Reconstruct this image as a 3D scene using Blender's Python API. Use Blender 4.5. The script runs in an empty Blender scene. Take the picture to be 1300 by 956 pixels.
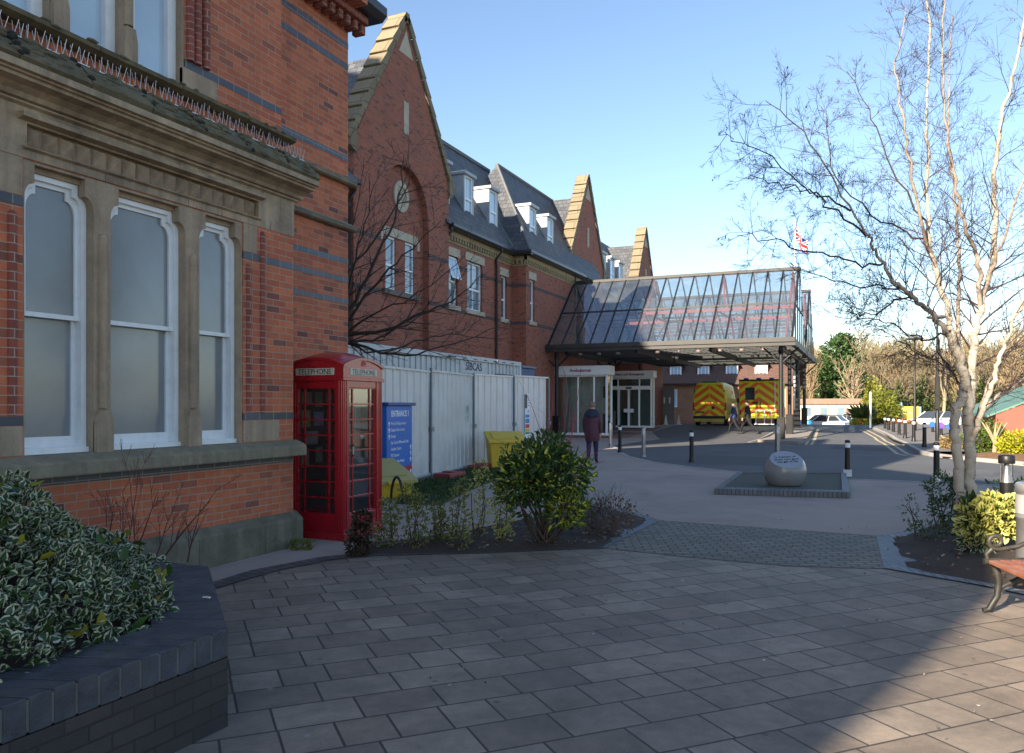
import bpy, bmesh, math, random
from mathutils import Vector, Matrix, Quaternion
from mathutils.geometry import tessellate_polygon
import numpy as np

R = math.radians
rnd = random.Random(11)
SC = bpy.context.scene
COL = SC.collection
PI = math.pi

# ------------------------------------------------------------------ survey: camera height, focal length, yaw to the facades
EYE, FOC = 1.65, 1011.0
YAW = R(23.76)
SB, CB = math.sin(YAW), math.cos(YAW)

def gz(y):
    """height of the ground: level forecourt, a gentle rise to the entrance, then falling away"""
    if y < 40: return 0.0
    if y < 50: return 0.035 * (y - 40)
    if y < 56: return 0.35
    if y < 74: return 0.35 - 0.064 * (y - 56)
    return -0.802

def W(px, py):
    """a surveyed ground point (x, y)"""
    t = (px - 650.0) / FOC
    hgt = lambda d: EYE - (py - 514.0) * d / FOC - gz(d * (CB + SB * t))
    lo = 1.0
    while hgt(lo + .25) > 0 and lo < 200: lo += .25
    hi = lo + .25
    for _ in range(30):
        d = (lo + hi) / 2
        if hgt(d) > 0: lo = d
        else: hi = d
    return (d * (-SB + CB * t), d * (CB + SB * t))

def PD(px, py, d):
    t = (px - 650.0) / FOC
    return Vector((d * (-SB + CB * t), d * (CB + SB * t), EYE + (514.0 - py) * d / FOC))

# ------------------------------------------------------------------ materials
MATS = {}
def new_mat(name):
    m = bpy.data.materials.new(name); m.use_nodes = True
    nt = m.node_tree
    b = nt.nodes['Principled BSDF']
    return m, nt, b
def N(nt, t, **kw):
    n = nt.nodes.new(t)
    for k, v in kw.items(): setattr(n, k, v)
    return n
def L(nt, a, b): nt.links.new(a, b)
def rgba(c): return (c[0], c[1], c[2], 1.0)
def mixcol(nt, fac, a, b, mode='MIX'):
    n = N(nt, 'ShaderNodeMix', data_type='RGBA', blend_type=mode)
    for sock, v in ((n.inputs[0], fac), (n.inputs[6], a), (n.inputs[7], b)):
        if hasattr(v, 'links') or isinstance(v, bpy.types.NodeSocket): L(nt, v, sock)
        elif isinstance(v, (int, float)): sock.default_value = v
        else: sock.default_value = rgba(v)
    return n.outputs[2]
def ramp(nt, src, stops):
    n = N(nt, 'ShaderNodeValToRGB')
    el = n.color_ramp.elements
    while len(el) < len(stops): el.new(0.5)
    for e, (p, c) in zip(el, stops):
        e.position = p
        e.color = rgba(c) if not isinstance(c, (int, float)) else (c, c, c, 1)
    L(nt, src, n.inputs[0])
    return n.outputs[0]
def noise(nt, coord, scale, detail=4, rough=.6, dist=0):
    n = N(nt, 'ShaderNodeTexNoise')
    n.inputs['Scale'].default_value = scale; n.inputs['Detail'].default_value = detail
    n.inputs['Roughness'].default_value = rough; n.inputs['Distortion'].default_value = dist
    if coord is not None: L(nt, coord, n.inputs['Vector'])
    return n.outputs[0]
def bumpn(nt, b, h, strength=.3, dist=.01):
    n = N(nt, 'ShaderNodeBump')
    n.inputs['Strength'].default_value = strength; n.inputs['Distance'].default_value = dist
    L(nt, h, n.inputs['Height']); L(nt, n.outputs[0], b.inputs['Normal'])
def mul(c, k): return tuple(min(1, max(0, x * k)) for x in c)

def mat(name, col, rough=.6, metal=0, var=.18, vs=3.0, bump=.0, bs=60, coat=0, spec=.5, dirt=None, dirt_s=1.5, dirt_a=.6, streak=0):
    if name in MATS: return MATS[name]
    m, nt, b = new_mat(name)
    tc = N(nt, 'ShaderNodeTexCoord').outputs['Object']
    n1 = noise(nt, tc, vs, 6, .65)
    c = ramp(nt, n1, [(.25, mul(col, 1 - var)), (.75, mul(col, 1 + var))])
    if dirt is not None:
        n2 = noise(nt, tc, dirt_s, 8, .7, .4)
        f = ramp(nt, n2, [(.45, 0.0), (.75, dirt_a)])
        c = mixcol(nt, f, c, dirt)
    if streak:
        mp = N(nt, 'ShaderNodeMapping'); mp.inputs['Scale'].default_value = (7, 7, .55); L(nt, tc, mp.inputs['Vector'])
        f = ramp(nt, noise(nt, mp.outputs[0], 1.0, 6, .65), [(.42, 0.), (.72, streak)])
        c = mixcol(nt, f, c, dirt or mul(col, .3))
        c = mixcol(nt, .6, c, ramp(nt, noise(nt, tc, 28, 5, .75), [(.25, .55), (.75, 1.0)]), 'MULTIPLY')
    L(nt, c, b.inputs['Base Color'])
    b.inputs['Roughness'].default_value = rough; b.inputs['Metallic'].default_value = metal
    b.inputs['Specular IOR Level'].default_value = spec; b.inputs['Coat Weight'].default_value = coat
    if rough > .25:
        rr = N(nt, 'ShaderNodeMapRange'); L(nt, n1, rr.inputs[0])
        rr.inputs[3].default_value = max(.05, rough - .08); rr.inputs[4].default_value = min(1, rough + .08)
        L(nt, rr.outputs[0], b.inputs['Roughness'])
    if bump: bumpn(nt, b, noise(nt, tc, bs, 5, .7), bump)
    MATS[name] = m
    return m

def brickmat(name, c1, c2, mortar, bw=.225, bh=.075, ms=.006, rot=0, offset=.5, bias=0., rough=.85, bump=.5,
             squash=1., sqf=2, stain=(.05, .04, .035), stain_a=.45, stain_s=.7, third=None, wob=0.0, vert_streak=False, offf=2, msm=.15, grime=0):
    if name in MATS: return MATS[name]
    m, nt, b = new_mat(name)
    tcn = N(nt, 'ShaderNodeTexCoord')
    uv = tcn.outputs['UV']
    mp = N(nt, 'ShaderNodeMapping'); mp.inputs['Rotation'].default_value = (0, 0, rot)
    L(nt, uv, mp.inputs['Vector'])
    vec = mp.outputs[0]
    if wob:
        nn = N(nt, 'ShaderNodeTexNoise'); nn.inputs['Scale'].default_value = 1.3; L(nt, vec, nn.inputs['Vector'])
        sc = N(nt, 'ShaderNodeVectorMath', operation='MULTIPLY_ADD'); L(nt, nn.outputs['Color'], sc.inputs[0])
        sc.inputs[1].default_value = (wob, wob, 0); L(nt, vec, sc.inputs[2]); vec = sc.outputs[0]
    br = N(nt, 'ShaderNodeTexBrick', offset=offset, squash=squash, squash_frequency=sqf, offset_frequency=offf)
    L(nt, vec, br.inputs['Vector'])
    br.inputs['Scale'].default_value = 1.0
    br.inputs['Brick Width'].default_value = bw; br.inputs['Row Height'].default_value = bh
    br.inputs['Mortar Size'].default_value = ms; br.inputs['Mortar Smooth'].default_value = msm
    br.inputs['Bias'].default_value = bias
    br.inputs['Color1'].default_value = (0, 0, 0, 1); br.inputs['Color2'].default_value = (1, 1, 1, 1)
    br.inputs['Mortar'].default_value = (.5, .5, .5, 1)
    if third is None: stops = [(.0, c1), (1., c2)]
    else: stops = [(.0, c1), (.45, c2), (.8, c1), (1., third)]
    c = ramp(nt, br.outputs['Color'], stops)
    n1 = noise(nt, vec, 9, 6, .7)
    c = mixcol(nt, .55, c, ramp(nt, n1, [(.2, .35), (.8, 1.0)]), 'MULTIPLY')
    c = mixcol(nt, .35, c, mul(c2, 1.25), 'SCREEN') if False else c
    mo = mixcol(nt, ramp(nt, noise(nt, vec, 3, 4), [(.3, 0.), (.8, .7)]), mortar, mul(mortar, .55))
    c = mixcol(nt, br.outputs['Fac'], c, mo)
    if grime:
        c = mixcol(nt, grime, c, ramp(nt, noise(nt, vec, 2.2, 8, .75, .6), [(.25, .45), (.6, 1.0), (.8, 1.15)]), 'MULTIPLY')
        vo = N(nt, 'ShaderNodeTexVoronoi'); vo.inputs['Scale'].default_value = 2.3; L(nt, vec, vo.inputs['Vector'])
        c = mixcol(nt, ramp(nt, vo.outputs['Distance'], [(.035, .55), (.05, 0.)]), c, (.34, .33, .31))
        vo = N(nt, 'ShaderNodeTexVoronoi'); vo.inputs['Scale'].default_value = 3.1; L(nt, vec, vo.inputs['Vector'])
        c = mixcol(nt, ramp(nt, vo.outputs['Distance'], [(.05, .6), (.075, 0.)]), c, (.05, .05, .048))
        c = mixcol(nt, ramp(nt, noise(nt, vec, .8, 6, .7), [(.5, 0.), (.75, .45)]), c, (.085, .085, .055))
        c = mixcol(nt, grime * .8, c, ramp(nt, noise(nt, vec, 90, 3, .8), [(.3, .6), (.7, 1.1)]), 'MULTIPLY')
    st = ramp(nt, noise(nt, vec, stain_s, 8, .72, .3), [(.45, 0.0), (.8, stain_a)])
    c = mixcol(nt, st, c, stain)
    if vert_streak:
        mp2 = N(nt, 'ShaderNodeMapping'); mp2.inputs['Scale'].default_value = (5, .35, 1); L(nt, uv, mp2.inputs['Vector'])
        c = mixcol(nt, ramp(nt, noise(nt, mp2.outputs[0], 1.0, 5, .6), [(.55, 0.), (.85, .3)]), c, mul(stain, .8))
    L(nt, c, b.inputs['Base Color']); b.inputs['Roughness'].default_value = rough
    inv = N(nt, 'ShaderNodeMath', operation='MULTIPLY_ADD'); L(nt, br.outputs['Fac'], inv.inputs[0])
    inv.inputs[1].default_value = -1.0
    n3 = N(nt, 'ShaderNodeMath', operation='MULTIPLY'); L(nt, noise(nt, vec, 45, 4), n3.inputs[0]); n3.inputs[1].default_value = .35
    L(nt, n3.outputs[0], inv.inputs[2])
    bumpn(nt, b, inv.outputs[0], bump, .008)
    MATS[name] = m
    return m

def leafmat(name, inner, margin=None, thr=.6, var=.35, rough=.45, trans=.25, alt=None, alt_p=.0):
    """uv.x runs from the midrib (0) to the edge (1) of a leaf, uv.y is a random number for the leaf"""
    if name in MATS: return MATS[name]
    m, nt, b = new_mat(name)
    tc = N(nt, 'ShaderNodeTexCoord')
    sp = N(nt, 'ShaderNodeSeparateXYZ'); L(nt, tc.outputs['UV'], sp.inputs[0])
    c = ramp(nt, sp.outputs[1], [(0., mul(inner, 1 - var)), (.5, inner), (1., mul(inner, 1 + var))])
    if alt is not None: c = mixcol(nt, ramp(nt, sp.outputs[1], [(1 - alt_p - .01, 0.), (1 - alt_p, 1.)]), c, alt)
    if margin is not None:
        ad = N(nt, 'ShaderNodeMath', operation='MULTIPLY_ADD')
        L(nt, noise(nt, tc.outputs['Object'], 60, 2), ad.inputs[0]); ad.inputs[1].default_value = .5; L(nt, sp.outputs[0], ad.inputs[2])
        f = ramp(nt, ad.outputs[0], [(min(.97, thr + .2), 0.), (min(1., thr + .3), 1.)])
        c = mixcol(nt, f, c, margin)
    L(nt, c, b.inputs['Base Color']); b.inputs['Roughness'].default_value = rough
    b.inputs['Specular IOR Level'].default_value = .4
    if trans:
        tr = N(nt, 'ShaderNodeBsdfTranslucent'); L(nt, c, tr.inputs[0])
        mx = N(nt, 'ShaderNodeMixShader'); mx.inputs[0].default_value = trans
        L(nt, b.outputs[0], mx.inputs[1]); L(nt, tr.outputs[0], mx.inputs[2])
        L(nt, mx.outputs[0], nt.nodes['Material Output'].inputs['Surface'])
    MATS[name] = m
    return m

def glassmat(name, tint=(.8, .88, .9), refl=.12, dirt=0.0):
    if name in MATS: return MATS[name]
    m, nt, b = new_mat(name)
    nt.nodes.remove(b)
    t = N(nt, 'ShaderNodeBsdfTransparent'); t.inputs[0].default_value = rgba(tint)
    g = N(nt, 'ShaderNodeBsdfGlossy'); g.inputs['Roughness'].default_value = .03
    g.inputs['Color'].default_value = (.9, .95, 1, 1)
    lw = N(nt, 'ShaderNodeFresnel'); lw.inputs['IOR'].default_value = 1.5
    ad = N(nt, 'ShaderNodeMath', operation='MULTIPLY_ADD'); L(nt, lw.outputs[0], ad.inputs[0])
    ad.inputs[1].default_value = 1.6; ad.inputs[2].default_value = refl
    ad.use_clamp = True
    mx = N(nt, 'ShaderNodeMixShader'); L(nt, ad.outputs[0], mx.inputs[0])
    L(nt, t.outputs[0], mx.inputs[1]); L(nt, g.outputs[0], mx.inputs[2])
    out = mx.outputs[0]
    if dirt:
        d = N(nt, 'ShaderNodeBsdfDiffuse'); d.inputs[0].default_value = (.33, .36, .36, 1)
        tc = N(nt, 'ShaderNodeTexCoord')
        f = ramp(nt, noise(nt, tc.outputs['Object'], 1.2, 7, .7), [(.3, dirt * .35), (.75, dirt * 1.5)])
        m2 = N(nt, 'ShaderNodeMixShader'); L(nt, f, m2.inputs[0]); L(nt, out, m2.inputs[1]); L(nt, d.outputs[0], m2.inputs[2]); out = m2.outputs[0]
    L(nt, out, nt.nodes['Material Output'].inputs['Surface'])
    MATS[name] = m
    return m

# ------------------------------------------------------------------ mesh building
class MB:
    def __init__(s): s.v = []; s.f = []; s.m = []; s.s = []; s.uv = {}; s.cuts = []
    def cut(s):
        """what follows is a piece of its own"""
        s.cuts.append((len(s.f), len(s.v))); return s
    def add(s, verts, faces, m=0, smooth=False, uvs=None):
        o = len(s.v); s.v += [tuple(p) for p in verts]
        for i, f in enumerate(faces):
            if uvs is not None: s.uv[len(s.f)] = uvs[i]
            s.f.append([o + k for k in f]); s.m.append(m); s.s.append(smooth)
        return s
    def face(s, pts, m=0): return s.add(pts, [list(range(len(pts)))], m)
    def box(s, x0, x1, y0, y1, z0, z1, m=0):
        v = [(x, y, z) for z in (z0, z1) for y in (y0, y1) for x in (x0, x1)]
        return s.add(v, [(0, 2, 3, 1), (4, 5, 7, 6), (0, 1, 5, 4), (2, 6, 7, 3), (0, 4, 6, 2), (1, 3, 7, 5)], m)
    def fbox(s, fn, a0, a1, b0, b1, d0, d1, m=0):
        v = [fn(a, b, d) for d in (d0, d1) for b in (b0, b1) for a in (a0, a1)]
        return s.add(v, [(0, 2, 3, 1), (4, 5, 7, 6), (0, 1, 5, 4), (2, 6, 7, 3), (0, 4, 6, 2), (1, 3, 7, 5)], m)
    def prism(s, poly, fn, d0, d1, m=0):
        n = len(poly)
        v = [fn(a, b, d0) for a, b in poly] + [fn(a, b, d1) for a, b in poly]
        tris = tessellate_polygon([[Vector((a, b, 0)) for a, b in poly]])
        f = [list(t) for t in tris] + [[i + n for i in reversed(t)] for t in tris]
        f += [[i, (i + 1) % n, n + (i + 1) % n, n + i] for i in range(n)]
        return s.add(v, f, m)
    def wall(s, outer, holes, fn, depth, m=0, rm=None):
        loops = [[Vector((a, b, 0)) for a, b in l] for l in [outer] + holes]
        flat = [p for l in loops for p in l]
        tris = tessellate_polygon(loops)
        s.add([fn(p.x, p.y, 0) for p in flat], [list(t) for t in tris], m)
        for h in holes:
            n = len(h)
            v = [fn(a, b, 0) for a, b in h] + [fn(a, b, depth) for a, b in h]
            s.add(v, [[i, (i + 1) % n, n + (i + 1) % n, n + i] for i in range(n)], m if rm is None else rm)
        return s
    def tube(s, pts, radii, n=6, m=0, cap=True):
        pts = [Vector(p) for p in pts]
        if not hasattr(radii, '__len__'): radii = [radii] * len(pts)
        verts = []; faces = []
        up = Vector((0, 0, 1)); prev = None
        for i, p in enumerate(pts):
            d = (pts[min(i + 1, len(pts) - 1)] - pts[max(i - 1, 0)])
            d = d.normalized() if d.length > 1e-9 else Vector((0, 0, 1))
            if prev is None:
                a = d.cross(Vector((0, 0, 1)) if abs(d.z) < .9 else Vector((1, 0, 0))).normalized()
            else:
                a = (prev - d * prev.dot(d))
                a = a.normalized() if a.length > 1e-6 else d.orthogonal().normalized()
            prev = a; b = d.cross(a)
            for k in range(n):
                an = 2 * PI * k / n
                verts.append(p + (a * math.cos(an) + b * math.sin(an)) * radii[i])
        for i in range(len(pts) - 1):
            for k in range(n):
                faces.append((i * n + k, i * n + (k + 1) % n, (i + 1) * n + (k + 1) % n, (i + 1) * n + k))
        s.add(verts, faces, m, n > 4)
        if cap and n > 3:
            o = len(pts) - 1
            s.add(verts[:n], [list(range(n))[::-1]], m); s.add(verts[o * n:], [list(range(n))], m)
        return s
    def lathe(s, prof, c=(0, 0, 0), n=20, m=0, smooth=True, sx=1, sy=1):
        v = []; f = []
        for r, z in prof:
            for k in range(n):
                a = 2 * PI * k / n
                v.append((c[0] + r * sx * math.cos(a), c[1] + r * sy * math.sin(a), c[2] + z))
        for i in range(len(prof) - 1):
            for k in range(n):
                f.append((i * n + k, i * n + (k + 1) % n, (i + 1) * n + (k + 1) % n, (i + 1) * n + k))
        s.add(v, f, m, smooth)
        if prof[0][0] > 1e-4: s.add(v[:n], [list(range(n))[::-1]], m)
        if prof[-1][0] > 1e-4: s.add(v[-n:], [list(range(n))], m)
        return s
    def sphere(s, c, r, n=12, m=0, sx=1, sy=1, sz=1):
        prof = [(r * math.sin(PI * i / (n // 2 + 2)) + 1e-5, -r * sz * math.cos(PI * i / (n // 2 + 2))) for i in range(n // 2 + 3)]
        return s.lathe(prof, c, n, m, True, sx, sy)
    def sheet(s, poly, zoff=0.0, m=0):
        """a ground sheet cut where the ground changes slope"""
        cuts = [-1e9, 40, 50, 56, 74, 1e9]
        for lo, hi in zip(cuts[:-1], cuts[1:]):
            p = clip(clip(poly, lo, 1), hi, -1)
            if len(p) < 3: continue
            tr = tessellate_polygon([[Vector((a, b, 0)) for a, b in p]])
            s.add([(a, b, gz(b) + zoff) for a, b in p], [up_tri(p, t) for t in tr], m)
        return s
    def build(s, name, mats, parent=None, bevel=0, weld=False):
        if s.cuts:
            ed = [(0, 0)] + s.cuts + [(len(s.f), len(s.v))]; o = None
            for (f0, v0), (f1, v1) in zip(ed[:-1], ed[1:]):
                if f1 == f0: continue
                q = MB(); q.v = s.v[v0:v1]; q.f = [[k - v0 for k in f] for f in s.f[f0:f1]]; q.m = s.m[f0:f1]; q.s = s.s[f0:f1]
                q.uv = {k - f0: u for k, u in s.uv.items() if f0 <= k < f1}
                o = q.build(name, mats, parent, bevel, weld)
            return o
        me = bpy.data.meshes.new(name)
        org = Vector((0, 0, 0))
        q = parent
        while q is not None: org += q.location; q = q.parent
        vs = np.array(s.v, dtype=np.float64).reshape(-1, 3)
        me.from_pydata([tuple(p) for p in (vs - np.array(org))], [], s.f)
        uvl = me.uv_layers.new(name='UVMap').data
        if not isinstance(mats, (list, tuple)): mats = [mats]
        for mm in mats: me.materials.append(mm)
        nl = len(me.loops)
        pn = np.empty(len(me.polygons) * 3); me.polygons.foreach_get('normal', pn); pn = np.abs(pn.reshape(-1, 3))
        pn = pn + np.array([2e-3, 1e-3, 0])
        ax = pn.argmax(1)
        tot = np.empty(len(me.polygons), dtype=np.int32); me.polygons.foreach_get('loop_total', tot)
        lax = np.repeat(ax, tot)
        li = np.empty(nl, dtype=np.int32); me.loops.foreach_get('vertex_index', li)
        co = vs[li]
        uv = np.where((lax == 0)[:, None], co[:, [1, 2]], np.where((lax == 1)[:, None], co[:, [0, 2]], co[:, [0, 1]]))
        if s.uv:
            st = np.concatenate([[0], np.cumsum(tot)[:-1]])
            for fi, u in s.uv.items(): uv[st[fi]:st[fi] + tot[fi]] = u
        uvl.foreach_set('uv', uv.ravel())
        me.polygons.foreach_set('material_index', np.array(s.m, dtype=np.int32))
        me.polygons.foreach_set('use_smooth', np.array(s.s, dtype=bool))
        me.validate(); me.update()
        o = bpy.data.objects.new(name, me); COL.objects.link(o)
        if parent is not None: o.parent = parent
        if weld:
            w = o.modifiers.new('Weld', 'WELD'); w.merge_threshold = .0004
        if bevel:
            b = o.modifiers.new('Bevel', 'BEVEL'); b.width = bevel; b.segments = 2; b.limit_method = 'ANGLE'; b.angle_limit = R(40)
        return o

def clip(poly, c, sgn):
    out = []
    n = len(poly)
    for i in range(n):
        p, q = poly[i], poly[(i + 1) % n]
        ip, iq = sgn * (p[1] - c) >= 0, sgn * (q[1] - c) >= 0
        if ip: out.append(p)
        if ip != iq:
            t = (c - p[1]) / (q[1] - p[1])
            out.append((p[0] + t * (q[0] - p[0]), c))
    return out
def up_tri(p, t):
    a, b, c = (p[i] for i in t)
    cr = (b[0] - a[0]) * (c[1] - a[1]) - (b[1] - a[1]) * (c[0] - a[0])
    return list(t) if cr > 0 else list(t)[::-1]

def tag(o, label=None, cat=None, group=None, kind=None):
    if label: o['label'] = label
    if cat: o['category'] = cat
    if group: o['group'] = group
    if kind: o['kind'] = kind
    return o
def thing(name, label, cat, loc=(0, 0, 0), rz=0, group=None):
    o = bpy.data.objects.new(name, None); COL.objects.link(o)
    o.location = loc; o.rotation_euler = (0, 0, rz); o.empty_display_size = .2
    return tag(o, label, cat, group)
def struct(name, mb, m, kind='structure'): return tag(mb.build(name, m), kind=kind)
def copy_tree(o, parent=None):
    c = o.copy(); COL.objects.link(c)
    if parent is not None: c.parent = parent
    for ch in list(o.children): copy_tree(ch, c)
    return c

def text(s, size, m, parent, name, origin, xdir, up, depth=.002, align='CENTER', bold=0.0, sx=1.0):
    cu = bpy.data.curves.new('t', 'FONT'); cu.body = s; cu.size = size; cu.extrude = depth; cu.align_x = align; cu.align_y = 'CENTER'
    cu.offset = bold; cu.resolution_u = 3
    ob = bpy.data.objects.new('t', cu); COL.objects.link(ob)
    dg = bpy.context.evaluated_depsgraph_get()
    me = bpy.data.meshes.new_from_object(ob.evaluated_get(dg))
    bpy.data.objects.remove(ob)
    x = Vector(xdir).normalized(); u = Vector(up).normalized(); z = x.cross(u)
    Mx = Matrix(((x.x * sx, u.x, z.x, origin[0]), (x.y * sx, u.y, z.y, origin[1]), (x.z * sx, u.z, z.z, origin[2]), (0, 0, 0, 1)))
    org = Vector((0, 0, 0)); q = parent
    while q is not None: org += q.location; q = q.parent
    me.transform(Matrix.Translation(-org) @ Mx)
    me.materials.clear(); me.materials.append(m); me.name = name
    o = bpy.data.objects.new(name, me); COL.objects.link(o); o.parent = parent
    return o

def leaves(pts, dirs, size, aspect=.5, fold=.25, sizevar=.35, seed=1):
    """many leaves as one mesh: pts/dirs arrays (n,3)"""
    rg = np.random.default_rng(seed)
    n = len(pts); pts = np.asarray(pts); d = np.asarray(dirs)
    d = d / (np.linalg.norm(d, axis=1, keepdims=True) + 1e-9)
    r = rg.normal(size=(n, 3)); a = np.cross(d, r); a /= (np.linalg.norm(a, axis=1, keepdims=True) + 1e-9)
    nn = np.cross(a, d)
    Ls = size * (1 + sizevar * rg.uniform(-1, 1, n))[:, None]
    Wd = Ls * aspect * .5
    base = pts; tip = pts + d * Ls - nn * Ls * .12
    def q(t, sgn, w): return pts + d * Ls * t + a * Wd * w * sgn + nn * Ls * fold * .3 * w
    V = np.stack([base, q(.3, 1, .95), q(.7, 1, .8), tip, q(.7, -1, .8), q(.3, -1, .95)], 1).reshape(-1, 3)
    idx = np.arange(n)[:, None] * 6
    Fc = np.concatenate([idx + np.array([0, 1, 2, 3]), idx + np.array([0, 3, 4, 5])], 1).reshape(-1, 4)
    rv = rg.uniform(0, 1, n)
    u = np.array([.15, 1, 1, .7, .15, .7, 1, 1])
    UV = np.stack([np.tile(u, n), np.repeat(rv, 8)], 1)
    return V, Fc, UV
def quadmesh(name, V, Fc, UV, m, parent=None):
    me = bpy.data.meshes.new(name)
    org = np.zeros(3); q = parent
    while q is not None: org += np.array(q.location); q = q.parent
    V = V - org
    me.vertices.add(len(V)); me.vertices.foreach_set('co', V.ravel().astype(np.float32))
    me.loops.add(Fc.size); me.loops.foreach_set('vertex_index', Fc.ravel().astype(np.int32))
    me.polygons.add(len(Fc)); me.polygons.foreach_set('loop_start', np.arange(0, Fc.size, Fc.shape[1], dtype=np.int32))
    me.update(calc_edges=True)
    if UV is not None:
        me.uv_layers.new(name='UVMap').data.foreach_set('uv', UV.ravel().astype(np.float32))
    me.materials.append(m)
    me.validate(); me.update()
    o = bpy.data.objects.new(name, me); COL.objects.link(o)
    if parent is not None: o.parent = parent
    return o
# ------------------------------------------------------------------ palette
RED_BRICK = brickmat('red_brick', (.64, .185, .078), (.47, .12, .058), (.42, .31, .23), third=(.19, .07, .058), ms=.005, bump=.6, stain_a=.35, vert_streak=True)
MAROON_BRICK = brickmat('moulded_maroon_brick', (.33, .085, .055), (.23, .06, .045), (.38, .28, .22), bw=.16, ms=.005, bump=.5)
HOSP_BRICK = brickmat('hospital_brick', (.46, .13, .068), (.33, .09, .052), (.27, .18, .14), third=(.14, .05, .042), ms=.008, bump=.4, stain_a=.3, vert_streak=True)
BLUE_BRICK = brickmat('blue_engineering_brick', (.035, .042, .06), (.06, .075, .11), (.22, .19, .17), bh=.2, ms=.006, bump=.4, rough=.45)
DARK_BAND = brickmat('dark_brick_band', (.10, .06, .06), (.07, .05, .055), (.2, .16, .14), ms=.007, bump=.3)
STONE = mat('weathered_sandstone', (.45, .345, .235), .9, var=.22, vs=1.7, bump=.35, bs=35, dirt=(.07, .06, .045), dirt_s=1.1, dirt_a=.75, streak=.55)
STONE_MUL = mat('sandstone_mullion', (.41, .31, .215), .9, var=.2, vs=2.5, bump=.3, bs=50, dirt=(.10, .08, .06), dirt_s=2, dirt_a=.5, streak=.5)
MOSS_STONE = mat('mossy_stone', (.125, .105, .062), .95, var=.35, vs=5, bump=.6, bs=40, dirt=(.045, .05, .03), dirt_s=4, dirt_a=.9)
SILL_STONE = mat('green_stained_sill_stone', (.25, .215, .145), .9, var=.25, vs=3, bump=.3, bs=50, dirt=(.09, .08, .06), dirt_s=2, dirt_a=.6, streak=.5)
PLINTH_STONE = mat('plinth_stone', (.21, .185, .13), .92, var=.3, vs=2, bump=.4, bs=30, dirt=(.06, .06, .036), dirt_s=1.8, dirt_a=.8, streak=.5)
YELLOW_STONE = brickmat('coping_stone', (.30, .24, .15), (.23, .185, .115), (.12, .10, .07), bw=3, bh=.55, ms=.02, bump=.5, stain=(.1, .1, .05), stain_a=.5, stain_s=1.2)
PALE_STONE = mat('pale_dressed_stone', (.47, .41, .31), .85, var=.15, vs=3, bump=.2, dirt=(.2, .17, .13), dirt_s=1.2, dirt_a=.5)
SLATE = brickmat('slate_roof', (.060, .068, .085), (.125, .13, .14), (.02, .022, .028), bw=.30, bh=.24, ms=.012, bump=.8, stain=(.09, .09, .08), stain_a=.4, stain_s=.4, rough=.6)
BROWN_TILE = brickmat('brown_tile_roof', (.17, .085, .06), (.12, .065, .05), (.05, .03, .025), bw=.2, bh=.18, ms=.012, bump=.7, rough=.8)
WHITE_PAINT = mat('white_gloss_paint', (.74, .76, .78), .4, var=.05, vs=4, dirt=(.38, .38, .36), dirt_s=6, dirt_a=.35)
UPVC = mat('white_window_plastic', (.82, .84, .86), .35, var=.03)
FROST = mat('frosted_pane', (.19, .205, .215), .14, var=.2, vs=.8, spec=.7, dirt=(.30, .32, .34), dirt_s=.7, dirt_a=.5, bump=.02, bs=3)
BLIND = mat('pane_with_pale_blind', (.42, .55, .66), .12, var=.12, vs=1.2, spec=.8)
DARK_PANE = mat('dark_window_pane', (.028, .036, .042), .05, var=.3, vs=.6, spec=1.0)
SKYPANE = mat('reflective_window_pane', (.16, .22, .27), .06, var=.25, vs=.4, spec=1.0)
INTERIOR = mat('dark_interior', (.03, .028, .026), .9)
GUTTER = mat('black_cast_iron_gutter', (.022, .022, .025), .4, var=.2)
LEAD = mat('grey_lead_sheet', (.30, .33, .36), .45, var=.15, vs=1.5, dirt=(.5, .5, .48), dirt_s=1.5, dirt_a=.5)
STEEL = mat('brushed_steel', (.27, .275, .28), .38, metal=.8, var=.08, vs=10)
WIRE = mat('spike_wire', (.75, .75, .76), .35, metal=.5)
BLACK_PAINT = mat('black_paint', (.010, .010, .011), .42, var=.25, vs=5, dirt=(.035, .033, .03), dirt_s=3, dirt_a=.3, spec=.35)
WHITE_BAND = mat('white_reflective_band', (.72, .73, .74), .45, var=.08, vs=20)
CONCRETE = mat('pale_concrete', (.36, .35, .33), .9, var=.12, vs=6, bump=.3, dirt=(.16, .15, .14), dirt_s=3, dirt_a=.5)
SOIL = mat('bark_mulch_soil', (.038, .025, .018), .97, var=.5, vs=14, bump=1.0, bs=22, dirt=(.10, .07, .05), dirt_s=30, dirt_a=.5)
ROAD = mat('road_asphalt', (.092, .093, .097), .85, var=.2, vs=1.2, bump=.5, bs=220, dirt=(.05, .05, .052), dirt_s=.35, dirt_a=.75)
PATH = mat('footpath_macadam', (.34, .275, .235), .9, var=.10, vs=.9, bump=.5, bs=240, dirt=(.17, .14, .125), dirt_s=.45, dirt_a=.75)
SLAB = brickmat('paving_slabs', (.27, .215, .165), (.40, .325, .25), (.06, .05, .04), bw=.45, bh=.32, ms=.007, rot=R(-46.4), offset=.37, squash=.62, sqf=3, rough=.72, bump=.5,
                stain=(.06, .056, .053), stain_a=.6, stain_s=.6, third=(.34, .265, .20), offf=2, msm=.05, grime=.75)
SETTS = brickmat('grey_setts', (.17, .155, .125), (.26, .235, .19), (.04, .036, .03), bw=.2, bh=.1, ms=.010, rot=R(-20), rough=.8, bump=.7, stain=(.06, .06, .05), stain_a=.5, stain_s=1)
EDGE_BRICK = brickmat('blue_edging_brick', (.125, .15, .18), (.17, .20, .235), (.06, .06, .06), bw=.215, bh=.075, ms=.008, rot=R(45), bump=.5, rough=.6)
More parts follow.
